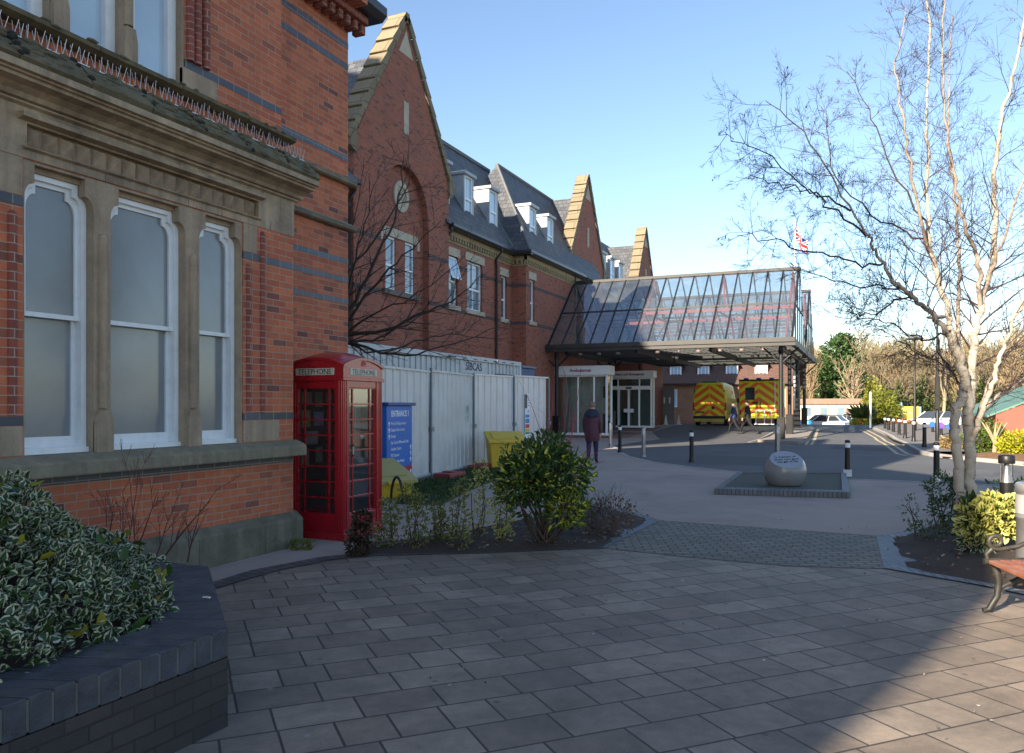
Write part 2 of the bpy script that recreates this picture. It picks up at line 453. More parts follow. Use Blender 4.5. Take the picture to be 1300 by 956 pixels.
SOLDIER = brickmat('soldier_course_bricks', (.075, .072, .075), (.13, .115, .11), (.03, .028, .026), bw=.105, bh=.3, ms=.009, offset=0, bump=.5, rough=.75)
GRASSM = mat('short_grass', (.035, .06, .018), .95, var=.5, vs=9, bump=1, bs=60)
GROUNDM = mat('earth_and_grass', (.06, .065, .03), .97, var=.4, vs=.6, bump=.6, bs=8)
LINE = mat('worn_road_paint', (.42, .40, .34), .8, var=.3, vs=8, dirt=(.12, .12, .12), dirt_s=6, dirt_a=.7)
YLINE = mat('worn_yellow_road_paint', (.45, .37, .22), .8, var=.3, vs=8, dirt=(.12, .12, .12), dirt_s=6, dirt_a=.7)

# ------------------------------------------------------------------ the setting
g = MB()
for x0, x1 in ((-700, 700),):
    g.sheet([(x0, -400), (x1, -400), (x1, 1500), (x0, 1500)], -.02)
struct('ground', g, GROUNDM)
struct('footpath', MB().sheet([(-15, 3.0), (14, 3.0), (14, 16), W(1300, 618), W(1190, 613), W(1100, 609.5), W(1040, 607.5), W(960, 602), W(880, 593.5), W(830, 587), W(800, 580), W(788, 574), W(780, 566), (-8.9, 38), (-10.8, 44), (-10.8, 53), (-15, 53)], .002), PATH)
slab_edge = [W(1300, 757), W(1250, 746), W(1122, 723), W(1004, 720), W(860, 707), W(768, 697), W(600, 704), W(470, 707), W(420, 712), W(340, 728), W(278, 748)]
slab_poly = [(-6.2, -9), (9, -9), (9, 4.5)] + slab_edge + [(-5.5, 4.9)]
struct('paved_forecourt', MB().sheet(slab_poly, .007), SLAB)
struct('sett_band', MB().sheet([W(1122, 723), W(1004, 720), W(860, 707), W(768, 697), W(838, 661.5), W(1112, 681)], .0115), SETTS)
struct('road', MB().sheet([W(788, 573.5), W(800, 579.5), W(830, 586.5), W(880, 593), W(960, 601.5), W(1040, 607), W(1100, 609), W(1190, 612.5), W(1300, 617.5), (30, 17), (30, 27.5), W(1300, 592), W(1217, 584), W(1168, 577), W(1150, 567), W(1120, 551), W(1108, 545.5), (1.0, 58), (3, 61), (3, 69), (-17, 69), (-17, 60), (-10.8, 56), (-10.8, 44), (-8.9, 38), W(780, 565.5)], .006), ROAD)
struct('car_park', MB().sheet([(-30, 69), (60, 69), (60, 128), (-30, 128)], .004), ROAD)

def strip(pts, w, side=1):
    """quads beside a polyline, offset by w to one side, with uv running along it"""
    out = []
    P2 = [Vector((p[0], p[1])) for p in pts]
    nr = []
    for i in range(len(P2)):
        d = (P2[min(i + 1, len(P2) - 1)] - P2[max(i - 1, 0)]).normalized()
        nr.append(Vector((-d.y, d.x)) * side)
    s = 0
    for i in range(len(P2) - 1):
        l = (P2[i + 1] - P2[i]).length
        out.append(([P2[i], P2[i + 1], P2[i + 1] + nr[i + 1] * w, P2[i] + nr[i] * w], [(s, 0), (s + l, 0), (s + l, w), (s, w)]))
        s += l
    return out
def strip_sheet(name, pts, w, z, m, side=1, h=0.0, kind='structure'):
    b = MB()
    for q, uv in strip(pts, w, side):
        lo = [(p.x, p.y, gz(p.y) + z) for p in q]
        if h:
            hi = [(p.x, p.y, gz(p.y) + z + h) for p in q]
            b.add(lo + hi, [[4, 5, 6, 7]], 0, False, [uv])
            b.add(lo + hi, [[0, 1, 5, 4], [2, 3, 7, 6], [1, 2, 6, 5], [3, 0, 4, 7]])
        else: b.add(lo, [[0, 1, 2, 3]], 0, False, [uv])
    o = b.build(name, m); tag(o, kind=kind)
    return o
strip_sheet('soldier_course', [W(768, 697), W(600, 704), W(470, 707), W(420, 712), W(340, 728), W(278, 748)], .22, .0125, SOLDIER, -1)
strip_sheet('soldier_course', [W(268, 745), W(340, 725), W(420, 709)], .11, .0155, SOLDIER, -1)
# kerb lines
def dense(pts, n=4):
    out = []
    for a, b in zip(pts[:-1], pts[1:]):
        for k in range(n): out.append((a[0] + (b[0] - a[0]) * k / n, a[1] + (b[1] - a[1]) * k / n))
    return out + [pts[-1]]
kerb_pts = [W(780, 565.5), W(788, 573.5), W(800, 579.5), W(830, 586.5), W(880, 593), W(960, 601.5), W(1040, 607), W(1100, 609), W(1190, 612.5), W(1300, 617.5)]
strip_sheet('flush_kerb', dense(kerb_pts, 4), .13, .010, CONCRETE, -1)
right_kerb = [W(1300, 592), W(1217, 584), W(1180, 579.5), W(1168, 577), W(1158, 571.5), W(1145, 564), W(1130, 556), W(1118, 550), W(1108, 545.5)]
rk = dense(right_kerb, 2)
struct('pavement', MB().sheet([W(1168, 577), W(1150, 567), W(1120, 551), W(1108, 545.5), (1.2, 58), (16, 60), (22, 45), (9, 36.3), (4.5, 31)], .10), mat('pavement_macadam', (.15, .14, .13), .9, var=.12, vs=1, bump=.4, bs=200))
strip_sheet('kerb', dense(rk, 5), .14, -.01, CONCRETE, -1, h=.125)
# double lines on the road
def along(pts, off, side):
    P2 = [Vector(p) for p in pts]; out = []
    for i in range(len(P2)):
        d = (P2[min(i + 1, len(P2) - 1)] - P2[max(i - 1, 0)]).normalized()
        out.append(P2[i] + Vector((-d.y, d.x)) * side * off)
    return out
for off in (.32, .62):
    strip_sheet('road_line', along(dense(rk[4:], 6), off, 1), .11, .010, YLINE, 1)
isl = [W(962, 561.5), W(1014, 564), W(1022, 562.5), W(1034, 546), W(1030, 543.5), W(1000, 543.5)]
b = MB(); b.sheet(isl, .115); lo = isl
for i in range(len(isl)):
    p, q = isl[i], isl[(i + 1) % len(isl)]
    b.face([(p[0], p[1], gz(p[1]) - .02), (q[0], q[1], gz(q[1]) - .02), (q[0], q[1], gz(q[1]) + .115), (p[0], p[1], gz(p[1]) + .115)])
struct('traffic_island', b, mat('island_paving', (.24, .21, .18), .9, var=.12, vs=3, bump=.3))
for a, c in (((1025, 565), (1033.5, 545)), ((1032, 565), (1040, 545))):
    strip_sheet('road_line', dense([W(*a), W(*c)], 10), .12, .010, YLINE, 1)
strip_sheet('road_line', [W(950, 562), W(1014, 566.5), W(1030, 566.5)], .08, .010, LINE, 1)
strip_sheet('road_line', dense([W(950, 562), W(990, 544.5)], 10), .08, .010, LINE, 1)
for a, c in (((895, 568), (952, 580)), ((856, 553.5), (905, 545.5))):
    pass

struct('road_patch', MB().sheet([W(884, 578), W(985, 581), W(1000, 593), W(880, 589)], .009), mat('road_patch_asphalt', (.066, .066, .07), .9, var=.2, vs=2, bump=.5, bs=200))
struct('road_patch', MB().sheet([W(1060, 566), W(1128, 569), W(1133, 574), W(1050, 570)], .009), mat('road_patch_asphalt', (.066, .066, .07)))
# planting beds, grass
bed = [W(440, 705), W(600, 703), W(768, 696), W(826, 662), W(798, 651), W(735, 640), W(690, 655), W(600, 673), W(500, 688), W(455, 690)]
b = MB(); nb = 0
def lumpy(poly, h, name, m, step=.22, z0=.01, seed=3):
    """a soil sheet that rises slightly towards its middle, uneven"""
    rg = random.Random(seed)
    xs = [p[0] for p in poly]; ys = [p[1] for p in poly]
    def inside(x, y):
        c = False; n = len(poly)
        for i in range(n):
            (x1, y1), (x2, y2) = poly[i], poly[(i + 1) % n]
            if (y1 > y) != (y2 > y) and x < (x2 - x1) * (y - y1) / (y2 - y1) + x1: c = not c
        return c
    pts = [Vector((p[0], p[1])) for p in dense(list(poly) + [poly[0]], 6)[:-1]]
    nb_ = len(pts)
    y = min(ys)
    while y < max(ys):
        x = min(xs)
        while x < max(xs):
            q = (x + rg.uniform(-.3, .3) * step, y + rg.uniform(-.3, .3) * step)
            if inside(*q) and min((Vector(q) - p).length for p in pts[:nb_]) > step * .5: pts.append(Vector(q))
            x += step
        y += step
    from mathutils.geometry import delaunay_2d_cdt
    r = delaunay_2d_cdt(pts, [(i, (i + 1) % nb_) for i in range(nb_)], [], 1, 1e-4)
    vs = []
    for i, p in enumerate(r[0]):
        d = min((p - q).length for q in pts[:nb_])
        vs.append((p.x, p.y, gz(p.y) + z0 + min(1, d / .6) * h + (rg.uniform(-.02, .02) if d > .05 else 0)))
    mb = MB(); mb.add(vs, [list(f) for f in r[2]], 0, True)
    return struct(name, mb, m)
lumpy(bed, .05, 'planting_bed', SOIL, .2, .014)
rbed = [W(1150, 722), W(1250, 743), W(1300, 752), (4.5, 7.2), (6.0, 12.0), W(1300, 640), W(1240, 648), W(1160, 676), W(1130, 684)]
lumpy(rbed, .06, 'planting_bed', SOIL, .2, .014, 5)
strip_sheet('edging', [W(768, 697), W(838, 661.5)], .27, .016, EDGE_BRICK, 1)
strip_sheet('edging', [W(838, 661.5), W(798, 650), W(740, 638)], .16, .0185, EDGE_BRICK, 1)
strip_sheet('edging', [W(1122, 723), W(1112, 681)], .34, .016, EDGE_BRICK, -1)
strip_sheet('edging', [W(1122, 723), W(1250, 746), W(1300, 757), (5, 6.6)], .15, .0185, EDGE_BRICK, 1)
strip_sheet('edging', [W(1112, 681), W(1160, 675), W(1240, 646)], .22, .0185, EDGE_BRICK, -1)
lumpy([W(500, 640), W(528, 613), W(600, 596), W(690, 578), W(700, 590), W(640, 606), W(600, 622), W(560, 642)], .03, 'lawn_strip', GRASSM, .25, .01, 8)
fb = [W(1190, 582), W(1217, 583.5), W(1300, 591), (14, 26), (15, 38), (10, 36.5), (4.6, 30.9)]
lumpy(fb, .12, 'planting_bed', mat('dry_leafy_soil', (.16, .085, .04), .97, var=.5, vs=5, bump=1, bs=20), .5, .06, 9)
# ------------------------------------------------------------------ the old brick building on the left
XBAY = -6.14
def FX(x0): return lambda a, b, d: (x0 - d, a, b)          # a wall that faces +X: a runs along Y
def FY(y0): return lambda a, b, d: (a, y0 + d, b)          # a wall that faces -Y: a runs along X
fb_ = FX(XBAY)
OB = thing('brick_building', 'old red brick building with stone mullioned sash windows and mossy cornice beside the telephone box', 'building', (XBAY, 7.5, 0))
SH = .085                                                    # shouldered window heads
def shouldered(y0, y1, z0, zs, z1, s=SH):
    pts = [(y0, z0), (y1, z0), (y1, zs)]
    for k in range(1, 6): a = k / 6 * PI / 2; pts.append((y1 - s * (1 - math.cos(a)), zs + .12 * math.sin(a)))
    pts += [(y1 - s, zs + .12), (y1 - s, z1), (y0 + s, z1), (y0 + s, zs + .12)]
    for k in range(5, 0, -1): a = k / 6 * PI / 2; pts.append((y0 + s * (1 - math.cos(a)), zs + .12 * math.sin(a)))
    pts.append((y0, zs))
    return pts
WIN = [(4.27, 4.90), (5.07, 5.93), (6.11, 6.70)]
b = MB()
b.wall([(-9, .3), (7.55, .3), (7.55, 3.63), (-9, 3.63)], [[(4.25, 1.22), (6.72, 1.22), (6.72, 3.625), (4.25, 3.625)]], fb_, .2)
b.face([(XBAY, 7.55, .3), (-6.8, 7.55, .3), (-6.8, 7.55, 4.1), (XBAY, 7.55, 4.1)])
b.build('bay_wall', RED_BRICK, OB)
b = MB()
holes = [shouldered(y0, y1, 1.235, 3.33, 3.60) for y0, y1 in WIN]
b.wall([(4.25, 1.2), (6.72, 1.2), (6.72, 3.63), (4.25, 3.63)], holes, FX(XBAY - .012), .16)
for y0, y1 in WIN: b.fbox(FX(XBAY - .012), y0 + SH - .01, y1 - SH + .01, 3.555, 3.62, .065, .12)
b.build('stone_surround', STONE_MUL, OB)
b = MB()
b.wall([(-9, 3.63), (7.56, 3.63), (7.56, 4.06), (-9, 4.06)], [[(4.28, 3.73), (6.96, 3.73), (6.96, 3.91), (4.28, 3.91)]], FX(XBAY + .005), .07)
b.face([(XBAY - .065, 4.28, 3.73), (XBAY - .065, 6.96, 3.73), (XBAY - .065, 6.96, 3.91), (XBAY - .065, 4.28, 3.91)])
b.face([(XBAY + .005, 7.56, 3.63), (-6.8, 7.56, 3.63), (-6.8, 7.56, 4.06), (XBAY + .005, 7.56, 4.06)])
b.cut()
for y in (5.0, 5.95, 6.4, 7.15, 3.9): b.fbox(FX(XBAY + .005), y, y + .006, 3.63, 3.73, -.001, .01, 1)
b.build('stone_frieze', [STONE, GUTTER], OB)
b = MB()                                                    # carved dog-tooth
n = 17
for i in range(n):
    y0 = 4.29 + i * 2.66 / n; y1 = y0 + 2.66 / n
    x = XBAY - .064
    A = [(x, y0 + .01, 3.735), (x, y1 - .01, 3.735), (x, y1 - .01, 3.905), (x, y0 + .01, 3.905)]
    c = (x + .085, (y0 + y1) / 2, 3.86)
    m1 = (x + .01, (y0 + y1) / 2, 3.735)
    b.face([A[0], m1, c]); b.face([m1, A[1], c]); b.face([A[1], A[2], c]); b.face([A[2], A[3], c]); b.face([A[3], A[0], c])
b.build('dogtooth_carving', STONE_MUL, OB)
b = MB()
for z0, z1, pr, ya, yb in ((3.925, 3.985, .075, 4.2, 7.0), (3.695, 3.725, .03, 4.24, 6.98), (4.035, 4.075, .035, -9, 7.6)):
    b.cut(); b.prism([(0, z0), (pr, z0 + .015), (pr, z1 - .01), (0, z1)], lambda d, z, y: (XBAY + .006 + d, y, z), ya, yb)
b.build('stone_moulding', STONE, OB)
b = MB()
corn = [(-.5, 4.06), (.005, 4.075), (.05, 4.085), (.07, 4.12), (.13, 4.155), (.22, 4.17), (.22, 4.195), (.25, 4.20), (.25, 4.215), (.29, 4.22), (.29, 4.275), (-.5, 4.30)]
b.prism(corn, lambda d, z, y: (XBAY + d, y, z), -9, 7.66)
b.build('cornice', STONE, OB)
b = MB()                                                    # weathered, mossy slabs over the cornice
y = -9.0; k = 0
while y < 7.66:
    y2 = min(7.66, y + .62)
    rr = rnd.uniform(-.012, .012)
    b.prism([(.285, 4.277), (.31, 4.31 + rr), (.285, 4.36 + rr), (.22, 4.42 + rr), (.15, 4.50), (.10, 4.525), (-.4, 4.56), (-.4, 4.277)], lambda d, z, yy: (XBAY + d, yy, z), y + .004, y2 - .004)
    for _ in range(26):
        q = rnd.random(); d = .12 + .185 * q; zz = 4.515 - .20 * q ** 1.5
        b.sphere((XBAY + d - .01, rnd.uniform(y, y2), zz), rnd.uniform(.015, .042), 6, 0, 1, rnd.uniform(1, 2.6), .7)
    for _ in range(7):
        q = rnd.random(); d = .12 + .18 * q; zz = 4.515 - .20 * q ** 1.5
        b.sphere((XBAY + d, y + rnd.uniform(-.05, .05), zz), rnd.uniform(.02, .04), 6, 1, 1, 1, .8)
    y = y2
b.build('weathering_slabs', [MOSS_STONE, mat('black_moss', (.02, .02, .016), .95, bump=.8, bs=30)], OB)
for k in range(13):                                         # bird spikes
    y0 = 3.0 + k * .357
    b = MB(); b.box(XBAY + .098, XBAY + .112, y0, y0 + .335, 4.526, 4.531)
    for i in range(6):
        y = y0 + .03 + i * .056
        for lean in (-1, 1):
            b.tube([(XBAY + .105, y, 4.527), (XBAY + .105 + lean * .028 + rnd.uniform(-.006, .006), y + rnd.uniform(-.02, .02), 4.527 + .125 + rnd.uniform(-.02, .012))], .0032, 3)
    b.build('bird_spike_strip', WIRE, OB)
b = MB()                                                    # sloping sill
sillp = [(-.2, 1.06), (.16, 1.06), (.165, 1.075), (.165, 1.17), (.15, 1.185), (.03, 1.235), (-.2, 1.24)]
b.prism(sillp, lambda d, z, y: (XBAY + d, y, z), -9, 7.58)
b.build('sill', SILL_STONE, OB, bevel=.006)
b = MB()
b.prism([(-.1, -.1), (.10, -.1), (.10, .31), (.09, .33), (.0, .40), (-.1, .40)], lambda d, z, y: (XBAY + d, y, z), -9, 7.60)
for y in (6.95, 6.0, 5.1): b.box(XBAY + .09, XBAY + .1015, y, y + .008, 0, .31, 1)
b.build('plinth', [PLINTH_STONE, GUTTER], OB, bevel=.006)
b = MB()                                                    # blue brick bands, a few millimetres proud
b.fbox(fb_, -9, 7.553, .985, 1.058, -.004, .05)
b.cut(); b.fbox(fb_, -9, 4.25, 1.485, 1.56, -.004, .05); b.cut(); b.fbox(fb_, 6.72, 7.553, 1.485, 1.56, -.004, .05)
b.cut(); b.fbox(fb_, -9, 4.25, 3.24, 3.315, -.004, .05); b.cut(); b.fbox(fb_, 6.72, 7.553, 3.24, 3.315, -.004, .05)
fr = FX(-6.8)
for z in (3.10, 3.41, 3.68): b.cut(); b.fbox(fr, 7.56, 9.573, z, z + .075, -.004, .05)
for z in (5.15, 6.48, 6.78): b.cut(); b.fbox(fr, 7.54, 9.573, z, z + .08, -.004, .05)
fu = FX(-6.3)
b.cut(); b.fbox(fu, 6.06, 7.535, 5.08, 5.155, -.004, .05); b.cut(); b.fbox(fu, 6.06, 7.535, 6.45, 6.53, -.004, .05)
b.build('blue_brick_band', BLUE_BRICK, OB)
b = MB()
b.fbox(fb_, 6.725, 7.30, 1.242, 1.482, -.006, .05); b.cut(); b.fbox(fb_, 3.6, 4.245, 1.242, 1.482, -.006, .05)
b.cut(); b.fbox(fb_, 6.725, 6.93, 3.317, 3.627, -.006, .05); b.cut(); b.fbox(fb_, 4.0, 4.245, 3.317, 3.627, -.006, .05); b.cut()
b.fbox(fu, 6.04, 6.5, 4.83, 5.078, -.008, .05)
b.build('stone_block', STONE_MUL, OB, bevel=.006)
for y, m_, z0, z1 in ((4.985, STONE_MUL, 1.62, 3.12), (6.02, STONE_MUL, 1.62, 3.12), (6.80, MAROON_BRICK, 1.57, 3.15), (7.02, MAROON_BRICK, 1.57, 3.55), (4.16, MAROON_BRICK, 1.57, 3.15)):
    b = MB()
    b.tube([(XBAY - .01, y, z0), (XBAY - .01, y, z1)], .042, 10); b.sphere((XBAY - .01, y, z1), .042, 8)
    if m_ is STONE_MUL:
        b.prism([(y - .085, 1.236), (y + .085, 1.236), (y + .085, 1.5), (y + .05, 1.6), (y - .05, 1.6), (y - .085, 1.5)], FX(XBAY), -.03, .02)
    b.build('mullion_shaft' if m_ is STONE_MUL else 'jamb_shaft', m_, OB)
def bar(b, fn, y0, y1, z0, z1, d0, d1): b.fbox(fn, y0, y1, z0, z1, d0, d1)
def sash(y0, y1, z0, z1, zr, x0, pane):
    """shouldered sliding sash: a fixed frame, an outer upper sash and an inner lower sash"""
    fn = FX(x0); fr_ = MB(); w = .05
    out = shouldered(y0, y1, z0, z1 - .22, z1)
    inn = shouldered(y0 + w, y1 - w, z0 + .05, z1 - .22 - w * .4, z1 - w)
    fr_.wall(out, [inn], fn, .14)
    fo = fr_.build('window_frame', WHITE_PAINT, OB)
    s = MB(); w2 = .038
    o2 = inn; i2 = shouldered(y0 + w + w2, y1 - w - w2, zr + .0, z1 - .22 - w - .01, z1 - w - w2)
    o2 = shouldered(y0 + w - .002, y1 - w + .002, zr - .04, z1 - .22 - w * .4, z1 - w + .002)
    s.wall(o2, [i2], FX(x0 - .035), .03)
    s.fbox(FX(x0 - .035), y0 + w, y1 - w, zr - .04, zr, -.012, .035)
    s.build('upper_sash', WHITE_PAINT, fo)
    s = MB(); f2 = FX(x0 - .075)
    for a in ((y0 + w, y0 + w + w2, z0 + .14, zr - .02), (y1 - w - w2, y1 - w, z0 + .14, zr - .02), (y0 + w, y1 - w, z0 + .05, z0 + .14)): s.fbox(f2, a[0], a[1], a[2], a[3], 0, .035)
    s.fbox(FX(x0), y0 - .002, y1 + .002, z0, z0 + .045, -.03, .1)
    s.build('lower_sash', WHITE_PAINT, fo)
    p = MB()
    p.face([(x0 - .055, y0 + w, zr), (x0 - .055, y1 - w, zr), (x0 - .055, y1 - w, z1 - w), (x0 - .055, y0 + w, z1 - w)])
    p.face([(x0 - .095, y0 + w, z0 + .08), (x0 - .095, y1 - w, z0 + .08), (x0 - .095, y1 - w, zr), (x0 - .095, y0 + w, zr)])
    p.build('pane', pane, fo)
for y0, y1 in WIN: sash(y0 + .005, y1 - .005, 1.24, 3.56, 2.42, XBAY - .10, FROST)
b = MB()
b.box(-6.45, -6.40, 4.2, 6.75, 1.2, 3.7)
b.build('room_back', INTERIOR, OB)
# upper wall of the bay
UW = [(4.0, 4.60), (4.76, 5.32), (5.45, 6.04)]
b = MB()
b.wall([(-9, 4.5), (7.53, 4.5), (7.53, 7.12), (-9, 7.12)], [[(3.9, 4.84), (6.06, 4.84), (6.06, 7.0), (3.9, 7.0)]], fu, .2)
b.face([(-6.3, 7.53, 4.5), (-6.8, 7.53, 4.5), (-6.8, 7.53, 7.12), (-6.3, 7.53, 7.12)])
b.build('upper_bay_wall', RED_BRICK, OB)
b = MB()
b.wall([(3.9, 4.84), (6.06, 4.84), (6.06, 7.0), (3.9, 7.0)], [[(y0, 4.86), (y1, 4.86), (y1, 6.9), (y0, 6.9)] for y0, y1 in UW], FX(-6.31), .16)
b.build('upper_stone_surround', STONE_MUL, OB)
for y in (4.68, 5.385):
    b = MB(); b.tube([(-6.31, y, 5.2), (-6.31, y, 6.9)], .05, 10)
    b.prism([(y - .075, 4.86), (y + .075, 4.86), (y + .075, 5.05), (y + .05, 5.18), (y - .05, 5.18), (y - .075, 5.05)], FX(-6.3), -.04, .02)
    b.build('upper_mullion_shaft', STONE_MUL, OB)
for y in (6.12, 6.22, 6.34):
    b = MB(); b.tube([(-6.29, y, 5.16), (-6.29, y, 7.1)], .045, 10)
    b.build('jamb_shaft', MAROON_BRICK, OB)
for y0, y1 in UW:
    b = MB(); fn = FX(-6.40)
    for a in ((y0, y0 + .09, 4.94, 6.9), (y1 - .10, y1, 4.94, 6.9), (y0, y1, 4.86, 4.94)): b.fbox(fn, *a, 0, .08)
    fo = b.build('window_frame', WHITE_PAINT, OB)
    p = MB(); p.face([(-6.46, y0, 4.9), (-6.46, y1, 4.9), (-6.46, y1, 6.9), (-6.46, y0, 6.9)])
    p.build('pane', BLIND, fo)
b = MB()
y = -9.0
while y < 7.6:
    y2 = min(7.6, y + .93); rr = rnd.uniform(-.008, .008)
    b.prism([(-.1, 4.735), (.10, 4.735), (.17, 4.765 + rr), (.175, 4.80 + rr), (.12, 4.83), (.0, 4.86), (-.1, 4.86)], lambda d, z, yy: (-6.3 + d, yy, z), y + .003, y2 - .003)
    for _ in range(16): b.sphere((-6.3 + rnd.uniform(.10, .175), rnd.uniform(y, y2), rnd.uniform(4.785, 4.82)), rnd.uniform(.01, .03), 6, 0, 1, rnd.uniform(1, 2.5), .6)
    y = y2
b.build('upper_sill', MOSS_STONE, OB, bevel=.008)
# recessed wall beside the bay
b = MB()
b.wall([(7.5, 0), (9.57, 0), (9.57, 7.2), (7.5, 7.2)], [], fr, .2)
b.face([(-6.8, 9.57, 0), (-15.5, 9.57, 0), (-15.5, 9.57, 7.4), (-6.8, 9.57, 7.4)])
b.build('recessed_wall', RED_BRICK, OB)
b = MB()
for z in (4.15, 4.80):
    b.cut(); b.prism([(-.05, z), (.07, z), (.10, z + .02), (.10, z + .055), (0, z + .12), (-.05, z + .12)], lambda d, zz, y: (-6.8 + d, y, zz), 7.57, 9.65)
b.build('string_course', SILL_STONE, OB, bevel=.006)
b = MB()
y = 7.5
while y < 9.7: b.box(-6.8, -6.62, y, y + .09, 7.02, 7.16); y += .18
b.box(-6.85, -6.56, -9, 9.74, 7.155, 7.26)
b.build('eaves_corbel', MAROON_BRICK, OB, bevel=.01)
b = MB(); b.prism([(.05, 7.26), (.34, 7.26), (.42, 7.34), (.42, 7.46), (.05, 7.46)], lambda d, z, y: (-6.8 + d, y, z), -16, 9.95)
b.build('eaves_gutter', GUTTER, OB)
# the rest of its mass: roofs, street gables behind the camera, and the tall rear block that shades the hospital
b = MB()
b.box(-15.5, -6.86, -16.2, 9.56, 0, 7.2); b.cut(); b.box(-6.9, -6.3, -16.2, -9, 0, 7.25)
b.build('rear_wall', RED_BRICK, OB)
b = MB()
b.prism([(-6.5, 7.4), (-11, 15.2), (-15.5, 7.4)], lambda x, z, y: (x, y, z), -16.2, 9.7)
for y0, y1, za in ((.94, 9.4, 15.4), (-16.3, .9, 13.4)):
    b.cut(); b.prism([(y0 + .2, 7.4), ((y0 + y1) / 2, za - .4), (y1 - .2, 7.4)], FX(-6.75), 0, 6)
b.build('roof', SLATE, OB)
b = MB()
for prof in ([(.94, 10.6), (5.17, 15.8), (9.4, 10.9)], [(-16.3, 11.9), (-15.0, 12.4), (-13.8, 13.9), (-11, 14.8), (-6.4, 13.2), (.94, 10.6)]):
    y0, y1 = prof[0][0], prof[-1][0]
    b.cut(); b.prism([(y0, 7.25)] + prof + [(y1, 7.25)], FX(-6.35), 0, .4)
b.build('street_gable', RED_BRICK, OB)
b = MB()
b.box(-36, -22.2, -14, 0, 0, 24.5); b.cut(); b.box(-22.5, -15.4, -12, 3, 0, 7)
b.build('rear_block', RED_BRICK, OB)
b = MB(); b.prism([(-37, 24.5), (-29, 27), (-21.9, 24.5)], lambda x, z, y: (x, y, z), -14.3, .3)
b.build('rear_block_roof', SLATE, OB)

# ------------------------------------------------------------------ brick planter
PL = [(-3.05, -3.5), (-2.97, 3.14), (-4.24, 4.30), (-6.03, 4.36)]
def inset(pts, w):
    P2 = [Vector(p) for p in pts]; out = []
    for i in range(len(P2)):
        ns = []
        for a, c in ((i - 1, i), (i, i + 1)):
            if 0 <= a and c < len(P2):
                d = (P2[c] - P2[a]).normalized(); ns.append(Vector((-d.y, d.x)))
        nn = sum(ns, Vector((0, 0))); nn = nn / len(ns)
        k = 1 / max(.3, nn.length_squared)
        out.append(P2[i] + nn * w * k)
    return out
planter = thing('brick_planter', 'dark blue brick planter wall with sloping capping around the hedge', 'planter', (-3.6, 3, 0))
inn = inset(PL, .36)
b = MB(); s = 0
for i in range(3):
    p, q = Vector(PL[i]), Vector(PL[i + 1]); l = (q - p).length
    pi_, qi = inn[i], inn[i + 1]
    b.add([(p.x, p.y, 0), (q.x, q.y, 0), (q.x, q.y, .36), (p.x, p.y, .36)], [[0, 1, 2, 3]], 0, False, [[(s, 0), (s + l, 0), (s + l, .36), (s, .36)]])
    b.add([(pi_.x, pi_.y, 0), (qi.x, qi.y, 0), (qi.x, qi.y, .40), (pi_.x, pi_.y, .40)], [[0, 1, 2, 3]], 0, False, [[(s, 0), (s + l, 0), (s + l, .36), (s, .36)]])
    s += l
b.build('planter_wall', brickmat('planter_brick', (.028, .026, .030), (.05, .042, .042), (.018, .016, .015), bump=.6, rough=.6), planter)
b = MB()
def cope(p, q, pi_, qi, n):
    for k in range(n):
        a, c = (k + .06) / n, (k + .94) / n
        o0, o1 = p.lerp(q, a), p.lerp(q, c); i0, i1 = pi_.lerp(qi, a), pi_.lerp(qi, c)
        zt = .505 + rnd.uniform(-.004, .004); zi = .515 + rnd.uniform(-.004, .004)
        v = [(o0.x, o0.y, .362), (o1.x, o1.y, .362), (i1.x, i1.y, .362), (i0.x, i0.y, .362), (o0.x, o0.y, zt), (o1.x, o1.y, zt), (i1.x, i1.y, zi), (i0.x, i0.y, zi)]
        b.add(v, [(0, 1, 5, 4), (1, 2, 6, 5), (2, 3, 7, 6), (3, 0, 4, 7), (4, 5, 6, 7), (3, 2, 1, 0)])
for i in range(3):
    p, q = Vector(PL[i]), Vector(PL[i + 1])
    cope(p, q, inn[i], inn[i + 1], max(3, int((q - p).length / .105)))
b.build('capping_bricks', mat('dark_capping_brick', (.040, .045, .058), .6, var=.55, vs=8, bump=.6, bs=50, dirt=(.10, .095, .09), dirt_s=4, dirt_a=.6), planter, bevel=.004)
b = MB()
for i in range(3):
    p, q, pi_, qi = Vector(PL[i]), Vector(PL[i + 1]), inn[i], inn[i + 1]
    e = .012; p2, q2 = p.lerp(pi_, e), q.lerp(qi, e)
    b.add([(p2.x, p2.y, .37), (q2.x, q2.y, .37), (q2.x, q2.y, .495), (p2.x, p2.y, .495), (qi.x, qi.y, .503), (pi_.x, pi_.y, .503)], [(0, 1, 2, 3), (3, 2, 4, 5)])
b.build('mortar_bed', mat('grey_mortar', (.12, .115, .105), .95, var=.3, vs=8), planter)
b = MB(); b.face([(p[0], p[1], .405) for p in ([tuple(i) for i in inn] + [(-6.05, -3.5)])])
b.build('soil', SOIL, planter)
# litter
b = MB(); b.prism([(0, 0), (.03, .004), (.055, -.004), (.05, .014), (.02, .016)], lambda x, y, z: (-3.55 + x, 3.55 + y, .518 + z), 0, .006)
tag(b.build('paper_scrap', WHITE_BAND), 'tiny white scrap of paper lying on the planter capping', 'litter')
